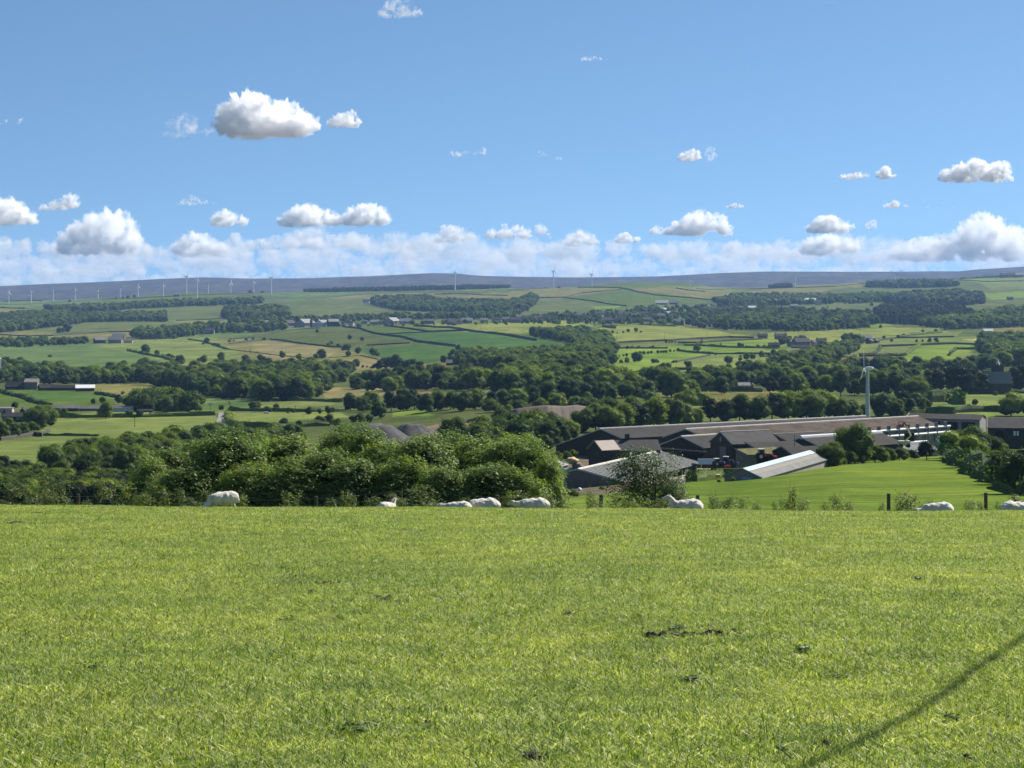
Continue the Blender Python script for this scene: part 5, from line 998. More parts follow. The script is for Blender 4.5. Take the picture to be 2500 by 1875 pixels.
group_houses([(1862, 826, 22, 'low stone cottage'), (1906, 828, 28, 'long terrace with four chimneys', dict(chim=2, hr=.4)), (1924, 829, 16, 'stone cottage end'), (1890, 849, 26, 'dark open shed', dict(wallm=M_STD, roofm=M_ASBD, chim=0, hr=.4)), (1931, 845, 20, 'gabled stone barn', dict(rz=60, hr=.7)),
  (1956, 846, 38, 'broad stone barn with sunlit gable end', dict(rz=20, chim=0)), (1974, 844, 16, 'sunlit stone gable', dict(rz=75, chim=0, hr=.8)), (1985, 843, 20, 'steep roofed farmhouse', dict(rz=60, hr=.6)), (2005, 842, 24, 'square stone farmhouse', dict(wallm=M_ST, hr=.7, chim=2, win=3)), (1942, 850, 20, 'low lean-to shed', dict(hr=.25, chim=0)), (1966, 851, 24, 'low shed', dict(hr=.2, chim=0))],
  'in the stone farmstead', 'buildings of the stone farmstead')
group_houses([(2112, 832, 30, 'stone house', dict(roofm=M_SLATEL, hr=.4)), (2124, 839, 22, 'red-brown barn', dict(wallm=M_STD, rz=60)), (2138, 838, 20, 'dark barn', dict(rz=60, wallm=M_STD))], 'in the gully-head farm', 'gully-head farm buildings')
group_houses([(2452, 678, 20, 'stone house'), (2470, 677, 20, 'stone house with chimneys', dict(chim=2)), (2488, 677, 20, 'pale-roofed house', dict(roofm=M_SLATEL)), (2412, 812, 22, 'white-roofed barn', dict(roofm=M_WHITE, chim=0, hr=.3)), (2480, 826, 26, 'low barn with pale roof', dict(roofm=M_RIDGE, chim=0, hr=.25)), (2466, 732, 14, 'cottage')], 'on the right-hand slope', 'houses on the right-hand slope')
group_houses([(243, 838, 26, 'dark open-fronted barn', dict(wallm=M_STD, roofm=M_ASB, chim=0, rz=30)), (282, 838, 32, 'grey barn with sunlit boarded side', dict(wallm=M_CONC, roofm=M_ASB, chim=0, hr=.45)), (314, 837, 20, 'smaller grey barn', dict(wallm=M_PINK, roofm=M_ASB, chim=0, hr=.4)), (290, 829, 30, 'roof of a rear grey barn', dict(roofm=M_ASB, chim=0, hr=.4))], 'of the left slope', 'grey barns on the left slope', name='barn', cat='barn')
group_houses([(510, 815, 28, 'low stone house', dict(wallm=M_PINK)), (588, 807, 18, 'white-gabled house', W_), (576, 809, 14, 'stone cottage'), (183, 749, 12, 'long white-roofed shed', dict(roofm=M_WHITE, chim=0, hr=.25)), (405, 743, 20, 'pale stone house', B_), (432, 724, 16, 'pale-roofed barn', dict(roofm=M_SLATEL, chim=0)), (622, 736, 8, 'white cottage', W_), (18, 782, 26, 'low pale shed', dict(roofm=M_RIDGE, hr=.15, chim=0)), (1364, 703, 8, 'tiny hut by the hill turbine', dict(chim=0))], 'scattered over the upper left hills', 'scattered houses on the left hills')
group_houses([(894, 740, 16, 'white-fronted house', W_), (930, 748, 26, 'low stone house'), (965, 750, 22, 'low stone house', dict(rz=20)), (948, 746, 12, 'white cottage', W_)], 'among far hillside trees', 'houses among the hillside trees')
house(78, 951, 32, 'tall stone barn with sunlit brown roof on the green mound', M_ST, M_PINK, rz=-4, hr=.95, chim=0, win=0, name='barn', cat='barn')
house(38, 951, 44, 'low grey shed left of the tall stone barn', M_STD, M_ASBD, hr=.28, chim=0, name='barn', cat='barn')
house(112, 953, 34, 'black twin-gabled shed right of the tall stone barn', M_STD, M_ASBD, rz=30, hr=.3, chim=0, name='barn', cat='barn')
house(160, 953, 62, 'long dark low shed in the mound farm', M_STD, M_ASBD, hr=.16, chim=0, depth=.3, roof_h=.12, name='barn', cat='barn')
house(208, 955, 44, 'shed with a brilliant white roof at the end of the mound farm', M_STD, M_WHITE, rz=12, hr=.3, chim=0, roof_h=.2, name='barn', cat='barn')
house(160, 1004, 64, 'long grey shed with open dark front left of the farm track', M_STD, M_ASB, hr=.2, depth=.3, chim=0, roof_h=.12, name='barn', cat='barn')
house(222, 1003, 52, 'ruinous shed with rusty patched roof behind the round tree', M_TIMB, M_ASB, hr=.18, depth=.3, chim=0, roof_h=.12, name='barn', cat='barn')
house(300, 1005, 50, 'grey shed with white gable end and small rooflights', M_WHITE, M_ASB, rz=-8, hr=.26, depth=.35, chim=0, roof_h=.14, name='barn', cat='barn')
house(355, 1006, 36, 'dark low open shed beside the thicket', M_STD, M_ASBD, hr=.16, depth=.4, chim=0, roof_h=.1, name='barn', cat='barn')
house(12, 1008, 40, 'brick building with flat pale roof at the left edge', M_PINK, M_SLATEL, hr=.45, chim=0, roof_h=.04)
house(64, 1012, 26, 'gabled dark house above the farmhouse terrace', M_STD, M_SLATE, rz=60, hr=.6, chim=1)
house(45, 1030, 74, 'long dark farmhouse terrace with small lit windows at the left edge', M_STD, M_SLATE, hr=.3, depth=.3, chim=2, win=5, roof_h=.14)
house(478, 969, 34, 'small barn with brown roof under the big left wood', M_PINK, M_PINK, hr=.18, depth=.4, chim=0, roof_h=.12, name='barn', cat='barn'); house(605, 972, 36, 'small grey barn at the right end of the big left wood', M_ST, M_ASB, hr=.25, chim=0, name='barn', cat='barn')
house(1105, 891, 30, 'small stone farm building under the central wood', M_STD, M_ASB, hr=.3, chim=0); house(1128, 892, 12, 'brown stone gable beside the small farm under the wood', M_ST, M_SLATE, rz=80, hr=.7, chim=0)
house(1216, 910, 26, 'low farm cottage left of the pair in the central wood', M_ST, M_SLATEL, hr=.35); house(1245, 909, 28, 'low farm cottage right of the pair in the central wood', M_ST, M_SLATEL, hr=.35)
house(1494, 917, 26, 'low dark barn at the corner of the lime-green fields', M_STD, M_ASB, hr=.25, chim=0, name='barn', cat='barn')
house(1815, 950, 30, 'stone farmhouse above the olive field', M_ST, M_SLATEL, rz=10, hr=.5, win=2); house(1836, 950, 18, 'tall gable of the farmhouse above the olive field', M_ST, M_SLATE, rz=78, hr=.9)
house(1895, 946, 26, 'low stone barn half hidden right of the farmhouse', M_ST, M_SLATE, hr=.3, chim=0); house(2245, 972, 44, 'dark shed hidden among trees below the church', M_STD, M_ASBD, hr=.3, chim=0, name='barn', cat='barn')
# small chapel spire in the hilltop village
p = G(760, 799); s = p.y/F; sp = empty('chapel', p); tag(sp, 'dark chapel tower with short spire among the hilltop village houses', 'chapel')
b = MB(); b.box((0, 0, 6*s), (5.5*s, 5.5*s, 16*s)); b.build('tower', M_STD, sp); b = MB(); b.bar((0, 0, 14*s), (0, 0, 25*s), 4*s, .2*s, 4); b.build('spire', M_STD, sp)
# parish church
p = G(2432, 962); s = p.y/F; ch = empty('church', p, rad(-6)); tag(ch, 'stone church with long grey nave roof and battlemented tower behind the dark trees', 'church')
b = MB(); x, y = 34*s, 14*s; e, r_ = 28*s, 54*s
b.v = [(-x, -y, -2), (x, -y, -2), (x, y, -2), (-x, y, -2), (-x, -y, e), (x, -y, e), (x, y, e), (-x, y, e), (-x, 0, r_), (x, 0, r_)]; b.f = [(0, 1, 5, 4), (2, 3, 7, 6), (1, 2, 6, 9, 5), (3, 0, 4, 8, 7)]; b.build('wall', M_STD, ch)
b = MB()
for sg in (-1, 1): b.poly([(-x-s, sg*(y+s), e-1.4*s), (x+s, sg*(y+s), e-1.4*s), (x+s, 0, r_+s), (-x-s, 0, r_+s)])
for sg in (-1, 1): b.poly([(-x-s, sg*(y+s), e-2.4*s), (x+s, sg*(y+s), e-2.4*s), (x+s, 0, r_), (-x-s, 0, r_)])
b.build('roof', M_SLATEL, ch)
tw = MB(); tx = 6*s; tw.box((tx, y+9*s, 34*s), (28*s, 18*s, 72*s)); tower = tw.build('tower', M_STD, ch)
for i in range(5):
    for sg in (-1, 1):
        m = MB(); m.box((tx-12*s+i*6*s, y+9*s+sg*8*s, 72*s), (3*s, 2*s, 4*s)); m.build('battlement', M_STD, tower)
m = MB(); m.bar((tx, y+9*s, 69*s), (tx, y+9*s, 84*s), 8*s, .3*s, 8); m.build('cap_roof', M_RIDGE, tower)
for i in range(3): m = MB(); m.box((tx-6*s+i*6*s, y-.05-.0*s, 60*s), (2*s, .3, 9*s)); m.build('window', M_GLASS, tower)
for i in range(4): m = MB(); m.box((-x*.7+i*x*.46, -y-.02, 14*s), (4*s, .25, 14*s)); m.build('window', M_GLASS, ch)
b = MB(); b.box((-x+2*s, -y-8*s, 7*s), (14*s, 14*s, 16*s)); pc = b.build('porch', M_STD, ch); b = MB(); b.box((-x+2*s, -y-8*s, 16*s), (17*s, 17*s, 2.5*s)); b.build('porch_roof', M_SLATEL, pc)

# ---- the working farm: each shed from the two ends of its ridge
def barn(A, B, dA, hR, dR, hL, dL, label, roofm, wallm=M_STD, capm=None, name='barn', cat='barn', floor=None, open_side=None, ribs=0, lights=None, ext=0, gable=True, over=.25, cap_w=.5):
    zr = EYE-(A[1]-V0)/F*dA; dB = (EYE-zr)*F/(B[1]-V0); a = Vector(((A[0]-U0)/F*dA, dA, zr)); b_ = Vector(((B[0]-U0)/F*dB, dB, zr))
    ax = (b_-a); L = ax.length+ext; ax.normalize(); pr = Vector((ax.y, -ax.x, 0))             # pr: towards viewer / right
    root = empty(name, (a.x, a.y, zg(a.x, a.y)), math.atan2(ax.y, ax.x)); tag(root, label, cat)
    H = zr-root.location.z; fl = -3.0 if floor is None else floor-1.5                    # local: x along the ridge, -y = near side
    def sheet(y1, z1, mat, nm):
        m = MB(); t = .10; k = 0; n = max(1, int(L/1.0)) if ribs else 1
        for z_ in (0, -t):
            m.poly([(-over, 0, H+z_), (L+over, 0, H+z_), (L+over, y1, z1+z_), (-over, y1, z1+z_)] if z_ == 0 else [(-over, y1, z1+z_), (L+over, y1, z1+z_), (L+over, 0, H+z_), (-over, 0, H+z_)])
        m.poly([(-over, y1, z1), (L+over, y1, z1), (L+over, y1, z1-t), (-over, y1, z1-t)]); m.poly([(-over, 0, H), (-over, y1, z1), (-over, y1, z1-t), (-over, 0, H-t)])
        m.poly([(L+over, y1, z1), (L+over, 0, H), (L+over, 0, H-t), (L+over, y1, z1-t)])
        for i in range(ribs):
            x0 = (i+.5)/ribs*L; m.bar((x0, 0, H+.03), (x0, y1, z1+.03), .05, .05, 4)
        return m.build(nm, mat, root)
    rr = sheet(-hR-over, H-dR*(hR+over)/hR, roofm, 'roof')
    if hL: sheet(hL+over, H-dL*(hL+over)/hL, roofm, 'roof')
    w = MB(); eR, eL = H-dR-.12, H-dL-.12
    if gable:
        for x in (0, L):
            pts = [(x, -hR, fl), (x, -hR, eR), (x, 0, H-.12)]+([(x, hL, eL), (x, hL, fl)] if hL else [(x, 0, fl)]); w.poly(pts if x else pts[::-1])
    if open_side != 'R': w.poly([(0, -hR, fl), (L, -hR, fl), (L, -hR, eR), (0, -hR, eR)])
    if hL: w.poly([(L, hL, fl), (0, hL, fl), (0, hL, eL), (L, hL, eL)])
    else: w.poly([(L, 0, fl), (0, 0, fl), (0, 0, H-.12), (L, 0, H-.12)])
    w.build('wall', wallm, root)
    if capm: m = MB(); m.bar((-over-.05, 0, H+.02), (L+over+.05, 0, H+.02), cap_w*.5, cap_w*.5, 6); m.build('ridge_cap', capm, rr)
    m = MB(); m.bar((-over-.03, 0, H+.05), (-over-.03, -hR-over, H-dR*(hR+over)/hR+.05), .14, .14, 4)
    if hL: m.bar((-over-.03, 0, H+.05), (-over-.03, hL+over, H-dL*(hL+over)/hL+.05), .14, .14, 4)
    m.build('verge_trim', capm or M_CONC, rr)
    if lights:
        n, f0, f1 = lights
        for i in range(n):
            x0 = (i+.2)/n*L; m = MB(); q = lambda x, f: (x, -hR*f, H-dR*f+.035)
            m.poly([q(x0, f1), q(x0+L/n*.55, f1), q(x0+L/n*.55, f0), q(x0, f0)]); m.build('rooflight', M_LIGHTS, rr)
    root['L'] = L; del root['L']
    return root, L, H, ax, pr, fl
BIG, BL, BH, _, _, _ = barn((1466, 1047), (2112, 1016), 560, 8.6, 1.9, 0, 0, 'longest grey sheeted shed with pale ridge at the back of the farm', M_ASBD, capm=M_RIDGE)
barn((1468, 1048.5), (1640, 1040), 563, 8.4, 2.0, 19, 5.2, 'open-sided black barn with sweeping roof, left end of the farm', M_ASBD, M_STD, capm=M_RIDGE)
r, L, H, *_ = barn((1676, 1048), (2240, 1016.5), 530, 7.9, 2.1, 7.9, 2.3, 'long shed with a brown moss-covered roof in the middle of the farm', M_MOSS, M_STD, capm=M_RIDGE)
r, L, H, *_ = barn((1665, 1066), (1765, 1060), 490, 7.0, 2.1, 7.4, 2.4, 'wide dark gabled cattle shed with big black doorways left of the stone barn', M_ASBD, M_STD, capm=M_RIDGE)
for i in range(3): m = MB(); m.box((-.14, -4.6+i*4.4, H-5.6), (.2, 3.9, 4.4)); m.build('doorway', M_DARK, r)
m = MB(); m.box((-.2, -.2, H-2.9), (.25, 15.2, .3)); m.build('lintel_beam', M_CONC, r)
r, L, H, *_ = barn((1761, 1054.5), (1875, 1050.5), 460, 4.3, 2.2, 4.3, 2.2, 'prominent dark stone barn with steep slate roof and sunlit verge', M_SLATE, M_STD, capm=M_RIDGE, cap_w=.25)
m = MB(); m.box((-.1, -.9, H-4.7), (.2, 2.4, 3.4)); m.build('door', M_ASB, r); m = MB(); m.box((-.1, 0, H-1.5), (.2, .7, 1.0)); m.build('pitching_hole', M_LIGHTS, r)
r, L, H, *_ = barn((1796, 1096), (1890, 1091), 440, 3.4, .9, 0, 0, 'low boarded cart shed with green mossy roof beside the stone barn', M_MOSSG, M_TIMB)
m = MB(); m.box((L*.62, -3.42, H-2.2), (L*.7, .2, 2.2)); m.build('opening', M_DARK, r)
barn((1890, 1060), (2007, 1053.5), 500, 6, 2.0, 5, 1.8, 'dark rust-streaked shed behind the telegraph post', M_ASBD, M_STD, capm=M_CONC, cap_w=.3)
barn((1820, 1080), (1935, 1076), 455, 5.0, 1.2, 0, 0, 'low dark lean-to behind the cart shed', M_ASBD, M_STD)
barn((1957, 1068), (2150, 1056), 470, 6.5, 2.0, 3.6, 1.3, 'black shed with brilliant white ridge behind the leafy young tree', M_ASBD, M_STD, capm=M_WHITE, cap_w=.9)
barn((1910, 1091), (1990, 1088), 440, 5, 1.7, 3, 1, 'small grey shed behind the blue-ridged shed', M_ASBD, M_STD)
r, L, H, *_ = barn((1812, 1144), (1976, 1100), 380, 3.4, 1.5, 3.2, 1.4, 'near shed with pale blue ridge sheets and a row of rooflights', M_ASB, M_CONC, lights=(30, .38, .66), ribs=0)
for s in (-1, 1):
    m = MB(); m.poly([(-.3, s*.05, H+.07), (L+.3, s*.05, H+.07), (L+.3, s*1.15, H-.40), (-.3, s*1.15, H-.40)] if s > 0 else [(-.3, s*1.15, H-.42), (L+.3, s*1.15, H-.42), (L+.3, s*.05, H+.07), (-.3, s*.05, H+.07)]); m.build('ridge_sheet', M_BLUEW, r)
m = MB(); m.box((-.15, -.9, H-1.7), (.15, 1.9, .5)); m.build('window', M_BLUEW, r)
# foreground cattle shed
r, L, H, ax, pr, fl = barn((1412, 1146), (1612, 1101), 420, 9.1, 2.2, 4.6, 1.1, 'large grey cattle shed with boarded gable in front of the farm', M_ASB, M_TIMB, capm=M_RIDGE, open_side='R', ribs=34, gable=True)
for i in range(16):
    m = MB(); m.box((i/15*L, -9.05, H-2.2-1.5), (.22, .22, 3.0)); m.build('post', M_CONC, r)
for k in range(5):
    m = MB(); m.box((L/2, -9.2, H-3.95-k*.42), (L, .08, .24)); m.build('rail_board', M_RIDGE, r)
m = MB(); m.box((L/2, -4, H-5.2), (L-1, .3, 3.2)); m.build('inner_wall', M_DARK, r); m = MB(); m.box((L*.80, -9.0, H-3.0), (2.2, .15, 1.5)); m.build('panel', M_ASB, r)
for i in range(16):
    m = MB(); m.box((-.06, 4.2-i*.85, H-3.7+(.0 if i < 6 else -(i-6)*.10)), (.08, .74, 3.2)); m.build('board', M_TIMB, r)
# stone farmhouse (cross wing and range)
r, L, H, *_ = barn((1453, 1076), (1496, 1074), 460, 2.4, 1.7, 2.4, 1.7, 'stone cross-wing with steep tan roof and sunlit side wall', M_PINK, M_STD, name='farmhouse_wing', cat='farmhouse')
for i, z in enumerate((2.6, 5.0)): m = MB(); m.box((-.05, -.9, H-z), (.15, .6, .9)); m.build('window', M_GLASS, r)
r, L, H, *_ = barn((1495, 1074.5), (1603, 1073), 466, 3.2, 1.9, 3.2, 1.9, 'long dark stone farmhouse range with slate roof and chimney', M_SLATE, M_STD, name='farmhouse', cat='farmhouse')
m = MB(); m.box((L*.34, .3, H+.5), (.9, .7, 1.5)); m.build('chimney', M_STD, r); m = MB(); m.box((L*.30, -3.25, H-3.0), (.9, .12, .9)); w1 = m.build('window', M_TRIM, r); m = MB(); m.box((L*.30, -3.34, H-3.0), (.7, .08, .7)); m.build('pane', M_GLASS, w1)
barn((1334, 1124), (1352, 1120), 470, 3.2, 1.1, 3, 1, 'little pale-roofed outbuilding at the left end of the farm', M_SLATEL, M_CONC)
# right-hand buildings
r, L, H, *_ = barn((2222, 1008.5), (2400, 1012.5), 640, 5, 1.1, 4, 1, 'long low dark shed with open bays behind the moss-covered roof', M_ASBD, M_CONC)
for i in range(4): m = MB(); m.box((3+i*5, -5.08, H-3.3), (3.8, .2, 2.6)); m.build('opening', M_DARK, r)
r, L, H, *_ = barn((2412, 1018.5), (2540, 1020), 540, 4.5, 2.2, 4, 2, 'stone barn with grey slate roof, arched doorway and two pale windows at the right edge', M_SLATE, M_STD)
for i in range(2): m = MB(); m.box((6.3+i*.75, -4.58, H-3.6), (.5, .15, 1.1)); m.build('window', M_TRIM, r)
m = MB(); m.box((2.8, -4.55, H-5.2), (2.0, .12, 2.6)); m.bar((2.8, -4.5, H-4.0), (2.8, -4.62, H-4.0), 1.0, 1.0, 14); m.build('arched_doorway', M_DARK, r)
r, L, H, *_ = barn((2126, 1089), (2262, 1081), 480, 4.5, 1.3, 2, .6, 'low grey shed with bright white ridge behind the scrub', M_ASB, M_CONC, capm=M_WHITE, cap_w=1.1)
# part-built shed: white beams on stub columns
def fw(u, v, d): return P(u, v, d)
pb = empty('part_built_shed', fw(2210, 1080, 500)); tag(pb, 'part-built shed with two long white beams on grey stub columns', 'shed'); o0 = pb.location
for (a, b, d1, zoff) in (((2110, 1055), (2320, 1040), 500, 0), ((2110, 1070), (2320, 1054), 490, 0), ((2110, 1060), (2330, 1044.5), 497, 0)):
    z = EYE-(a[1]-V0)/F*d1; d2 = (EYE-z)*F/(b[1]-V0); q0 = Vector(((a[0]-U0)/F*d1, d1, z))-o0; q1 = Vector(((b[0]-U0)/F*d2, d2, z))-o0
    if d1 != 497:
        m = MB(); m.bar(q0, q1, .26, .26, 4); m.build('beam', M_WHITE, pb)
        for i in range(9): q = q0.lerp(q1, (i+.5)/9); m = MB(); m.box(q+Vector((0, .3, -.9 if d1 == 490 else -.1)), (.75, .6, 2.4)); m.build('column', M_CONC, pb)
        m = MB(); m.poly([q0-Vector((0, -.7, .3)), q1-Vector((0, -.7, .3)), q1-Vector((0, -.7, 4.2)), q0-Vector((0, -.7, 4.2))]); m.poly([q0-Vector((0, -.9, .3)), q0-Vector((0, -.9, 4.2)), q1-Vector((0, -.9, 4.2)), q1-Vector((0, -.9, .3))]); m.build('wall', M_CONC, pb)
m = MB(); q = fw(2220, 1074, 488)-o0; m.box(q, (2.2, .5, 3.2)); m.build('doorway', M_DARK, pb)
# boom lift
M_RED = simple_mat('red_paint', (.35, .06, .04), .5, .2, 1); M_YEL = simple_mat('faded_yellow_paint', (.62, .55, .30), .5, .15, 1); M_TEAL = simple_mat('teal_paint', (.06, .30, .25), .5, .15, .6); M_RUB = simple_mat('rubber', (.02, .02, .02), .8, .2, 3)
d = 470; lift = empty('boom_lift', fw(2207, 1085, d)); tag(lift, 'boom lift with yellow arm and red basket raised over the part-built shed', 'boom lift'); o0 = lift.location
m = MB(); m.box((0, 0, .3), (2.4, 1.8, 1.0)); m.build('chassis', M_YEL, lift)
for sx in (-.8, .8):
    for sy in (-.9, .9): m = MB(); m.bar((sx, sy-.15, -.25), (sx, sy+.15, -.25), .42, .42, 12); m.build('wheel', M_RUB, lift)
m = MB(); m.bar((0, 0, .6), fw(2224, 1064, d)-o0, .17, .15, 4); m.build('lower_boom', M_YEL, lift); m = MB(); m.bar(fw(2224, 1064, d)-o0, fw(2213, 1040, d)-o0, .17, .13, 4); m.build('upper_boom', M_YEL, lift)
m = MB(); m.bar(fw(2213, 1040, d)-o0, fw(2208, 1031, d)-o0, .13, .12, 4); m.bar(fw(2208, 1031, d)-o0, fw(2204, 1036, d)-o0, .12, .1, 4); m.build('jib', M_DARK, lift)
m = MB(); q = fw(2200, 1036, d)-o0
for sx in (-.5, .5):
    for sy in (-.4, .4): m.bar(q+Vector((sx, sy, -.5)), q+Vector((sx, sy, .5)), .05, .05, 4)
for z in (-.5, 0, .5):
    for sy in (-.4, .4): m.bar(q+Vector((-.5, sy, z)), q+Vector((.5, sy, z)), .05, .05, 4)
m.box(q-Vector((0, 0, .3)), (1, .8, .45)); m.build('basket', M_RED, lift)
p = fw(2307, 1090, 470); m = MB(); m.box((0, 0, 1.3), (2.6, 2.4, 1.6)); m.box((0, 0, 2.2), (2.7, 2.5, .15)); cn = m.build('container', M_TEAL, loc=p-Vector((0, 0, 1))); tag(cn, 'green steel container between the part-built shed and the bushes', 'container')
m = MB(); m.bar((0, 0, 0), (0, 0, 1.1), .5, .45, 10); m.bar((0, 0, 1.1), (0, 0, 1.3), .3, .3, 10); tk = m.build('water_tank', M_TEAL, loc=fw(2292, 1082, 472)); tag(tk, 'turquoise plastic tank left of the green container', 'tank')
# straw bales
M_STRAW = simple_mat('straw', (.50, .38, .20), .95, .25, 3, .1)
bs = empty('bale_stack', fw(1724, 1166, 415), rad(-4)); tag(bs, 'stack of square straw bales at the right end of the cattle shed', 'bale stack'); s = 415/F
R_ = random.Random(4)
for i in range(4):
    for j in range(3 if i < 3 else 2):
        m = MB(); m.box((-16.5*s+i*11*s, R_.uniform(-.05, .05), 3.6*s+j*7.2*s), (10.6*s, 1.2, 6.9*s)); m.build('bale', M_STRAW, bs)
m = MB(); m.box((29*s, 0, 1.5*s+3*s), (10*s, 1.2, 7*s)); m.build('bale', M_STRAW, bs)
# feed trough, wrapped bales, tarpaulins
m = MB(); m.poly([(-1.6, 0, .9), (1.6, 0, .9), (1.6, -.5, .1), (-1.6, -.5, .1)]); m.box((0, .1, .45), (3.1, .1, .9)); 
for i in range(7): m.bar((-1.5+i*.5, -.02, .9), (-1.5+i*.5, -.5, .05), .03, .03, 4)
tr = m.build('feed_trailer', M_WHITE, loc=fw(1726, 1134, 440), ); tr.scale = (1.15, 1, 1.3); tag(tr, 'low white-topped feed trailer left of the blue tractor', 'trailer')
for i, (u, v, w_, c, l) in enumerate([(1395, 1150, 26, M_TEAL, 'pale green tarpaulin over a heap at the left of the cattle shed'), (1372, 1152, 18, M_TEAL, 'crumpled green tarpaulin nearest the windblown trees'), (1397, 1124, 30, M_STRAW, 'heap of tan grain beside the farmhouse'), (1410, 1137, 26, M_TIMB, 'heap of branches in front of the farmhouse')]):
    p = P(u, v, 445); V = np.array([Vector(q)*(1+.3*noise.noise(Vector(q)*2+Vector((i*4, 0, 0)))) for q in ICO3[0]])*np.array([w_/F*445/2, 1.6, .7]); tag(link('tarpaulin' if i < 2 else 'heap', np_mesh('heap', V, ICO3[1]), c, loc=p), l, 'tarpaulin' if i < 2 else 'heap')
p = P(1415, 1195, 400); V = ICO3[0]*np.array([.38, .5, .36]); tag(link('wrapped_bale', np_mesh('wrapped_bale', V, ICO3[1], True), M_WHITE, loc=p), 'white plastic-wrapped bale against the gable of the cattle shed', 'wrapped bale')
# tractors
def tractor(u, v, d, rz, bodym, label, loader=False, sc_=1.0):
    root = empty('tractor', P(u, v, d), rad(rz)); root.scale = (sc_,)*3; tag(root, label, 'tractor')
    m = MB(); m.box((1.15, 0, 1.15), (1.7, .8, .65)); m.box((.2, 0, .95), (1.2, .7, .5)); m.build('bonnet', bodym, root)
    m = MB(); m.box((-.35, 0, 1.75), (1.2, 1.3, 1.2)); m.build('cab', M_GLASS, root); m = MB(); m.box((-.35, 0, 2.42), (1.5, 1.5, .16)); m.build('cab_roof', M_WHITE if not loader else M_RIDGE, root)
    m = MB()
    for sx in (-.95, .25):
        for sy in (-.66, .66): m.bar((sx, sy, 1.1), (sx, sy, 2.4), .05, .05, 4)
    m.build('cab_frame', bodym, root)
    for sy in (-.8, .8):
        m = MB(); m.bar((-.65, sy-.2, .8), (-.65, sy+.2, .8), .82, .82, 16); w1 = m.build('rear_wheel', M_RUB, root); m = MB(); m.bar((-.65, sy-.22, .8), (-.65, sy+.22, .8), .42, .42, 12); m.build('rim', M_RIDGE, w1)
        m = MB(); m.bar((1.5, sy*.9-.15, .5), (1.5, sy*.9+.15, .5), .52, .52, 14); w1 = m.build('front_wheel', M_RUB, root)
    m = MB(); m.bar((.9, .3, 1.4), (.9, .3, 2.3), .04, .04, 6); m.build('exhaust', M_DARK, root)
    if loader:
        m = MB()
        for sy in (-.55, .55): m.bar((.1, sy, 1.5), (2.2, sy, 1.3), .07, .07, 4); m.bar((2.2, sy, 1.3), (2.9, sy, .5), .07, .07, 4)
        m.box((3.1, 0, .5), (.5, 1.8, .6)); m.build('front_loader', bodym, root)
    return root
M_NAVY = simple_mat('dark_blue_paint', (.04, .08, .16), .4, .2, 1)
tractor(1752, 1138, 432, 20, M_NAVY, 'dark blue tractor facing the stone barn, left of two in the yard', sc_=.62); tractor(1775, 1135, 436, -15, M_NAVY, 'tractor with white cab roof, right of the dark blue one', True, .68)
tractor(1862, 1122, 430, 10, M_RED, 'large red loader tractor in front of the mossy cart shed', True, .85)
m = MB(); m.box((0, 0, .4), (1.2, .5, .3)); m.bar((-.6, 0, .6), (.6, 0, .9), .06, .06, 5); m.bar((-.3, -.3, .3), (-.3, .3, .3), .3, .3, 10); tag(m.build('implement', M_RED, loc=P(1776, 1144, 430)), 'small red and white implement on the ground in front of the tractors', 'implement')
# posts and poles
M_POLE = simple_mat('pole_wood', (.09, .08, .07), .9, .2, 3)
for (u, vb, vt, l, d) in [(1940, 1095, 1062, 'pale lamp post standing among the farm sheds', 452), (329, 1042, 1020, 'thin pole standing in the striped light field', None), (1276, 818, 806, 'far pole at the top of the emerald field', None), (1505, 834, 818, 'far pole, left of three under the yellow field', None), (1623, 832, 812, 'tall far pole in the middle of the yellow field', None), (1726, 826, 808, 'far pole at the right of the yellow field', None),
                        (1173, 812, 799, 'far pole beside the yellow strip', None), (380, 843, 830, 'far pole on the hedge right of the grey barns', None), (2024, 838, 826, 'far pole beside the square stone farmhouse', None), (2357, 986, 964, 'pole in the small fields below the church', None), (1562, 962, 945, 'pole in the dark tree line behind the farm', None), (898, 1000, 978, 'pole against the dark tree line above the quarry', None), (245, 966, 948, 'pole beside the mound farm', None), (414, 966, 948, 'pole in the olive field by the big left wood', None)]:
    p = G(u, vb) if d is None else P(u, vb, d); h = (vb-vt)/F*p.y; m = MB(); m.bar((0, 0, -.5), (0, 0, h), .13, .09, 6); m.bar((-.5, 0, h*.94), (.5, 0, h*.94), .04, .04, 4); tag(m.build('utility_pole', M_POLE if d is None else M_CONC, loc=p), l, 'pole')
# ------------------------------------------------------------------ lane, spoil heaps, quarry
M_ROAD = simple_mat('worn_asphalt', (.22, .20, .20), .9, .15, .15, .2)
RDP = [(470, 1008, 4), (510, 1009, 3), (545, 1010.5, 12), (547, 1014, 9), (546, 1022, 8), (543, 1030, 9), (546, 1038, 10), (552, 1042, 14), (600, 1048, 12), (660, 1052, 20)]
V = []; Fc = []; n = 0
def cr(p0, p1, p2, p3, t): return .5*((2*p1)+(-p0+p2)*t+(2*p0-5*p1+4*p2-p3)*t*t+(-p0+3*p1-3*p2+p3)*t**3)
RP = [G(u, v) for u, v, w_ in RDP]; cen = []
for i in range(len(RP)-1):
    for j in range(6): cen.append(cr(RP[max(i-1, 0)], RP[i], RP[i+1], RP[min(i+2, len(RP)-1)], j/6))
for i, p in enumerate(cen):
    q = cen[min(i+1, len(cen)-1)]-cen[max(i-1, 0)]; s = Vector((-q.y, q.x, 0)).normalized()*2.6
    for a in (p-s, p, p+s): V.append((a.x, a.y, zg(a.x, a.y)+.22))
for i in range(len(cen)-1):
    for k in range(2): a = i*3+k; Fc.append((a, a+1, a+4, a+3))
tag(mesh('lane', V, Fc, M_ROAD), kind='structure')
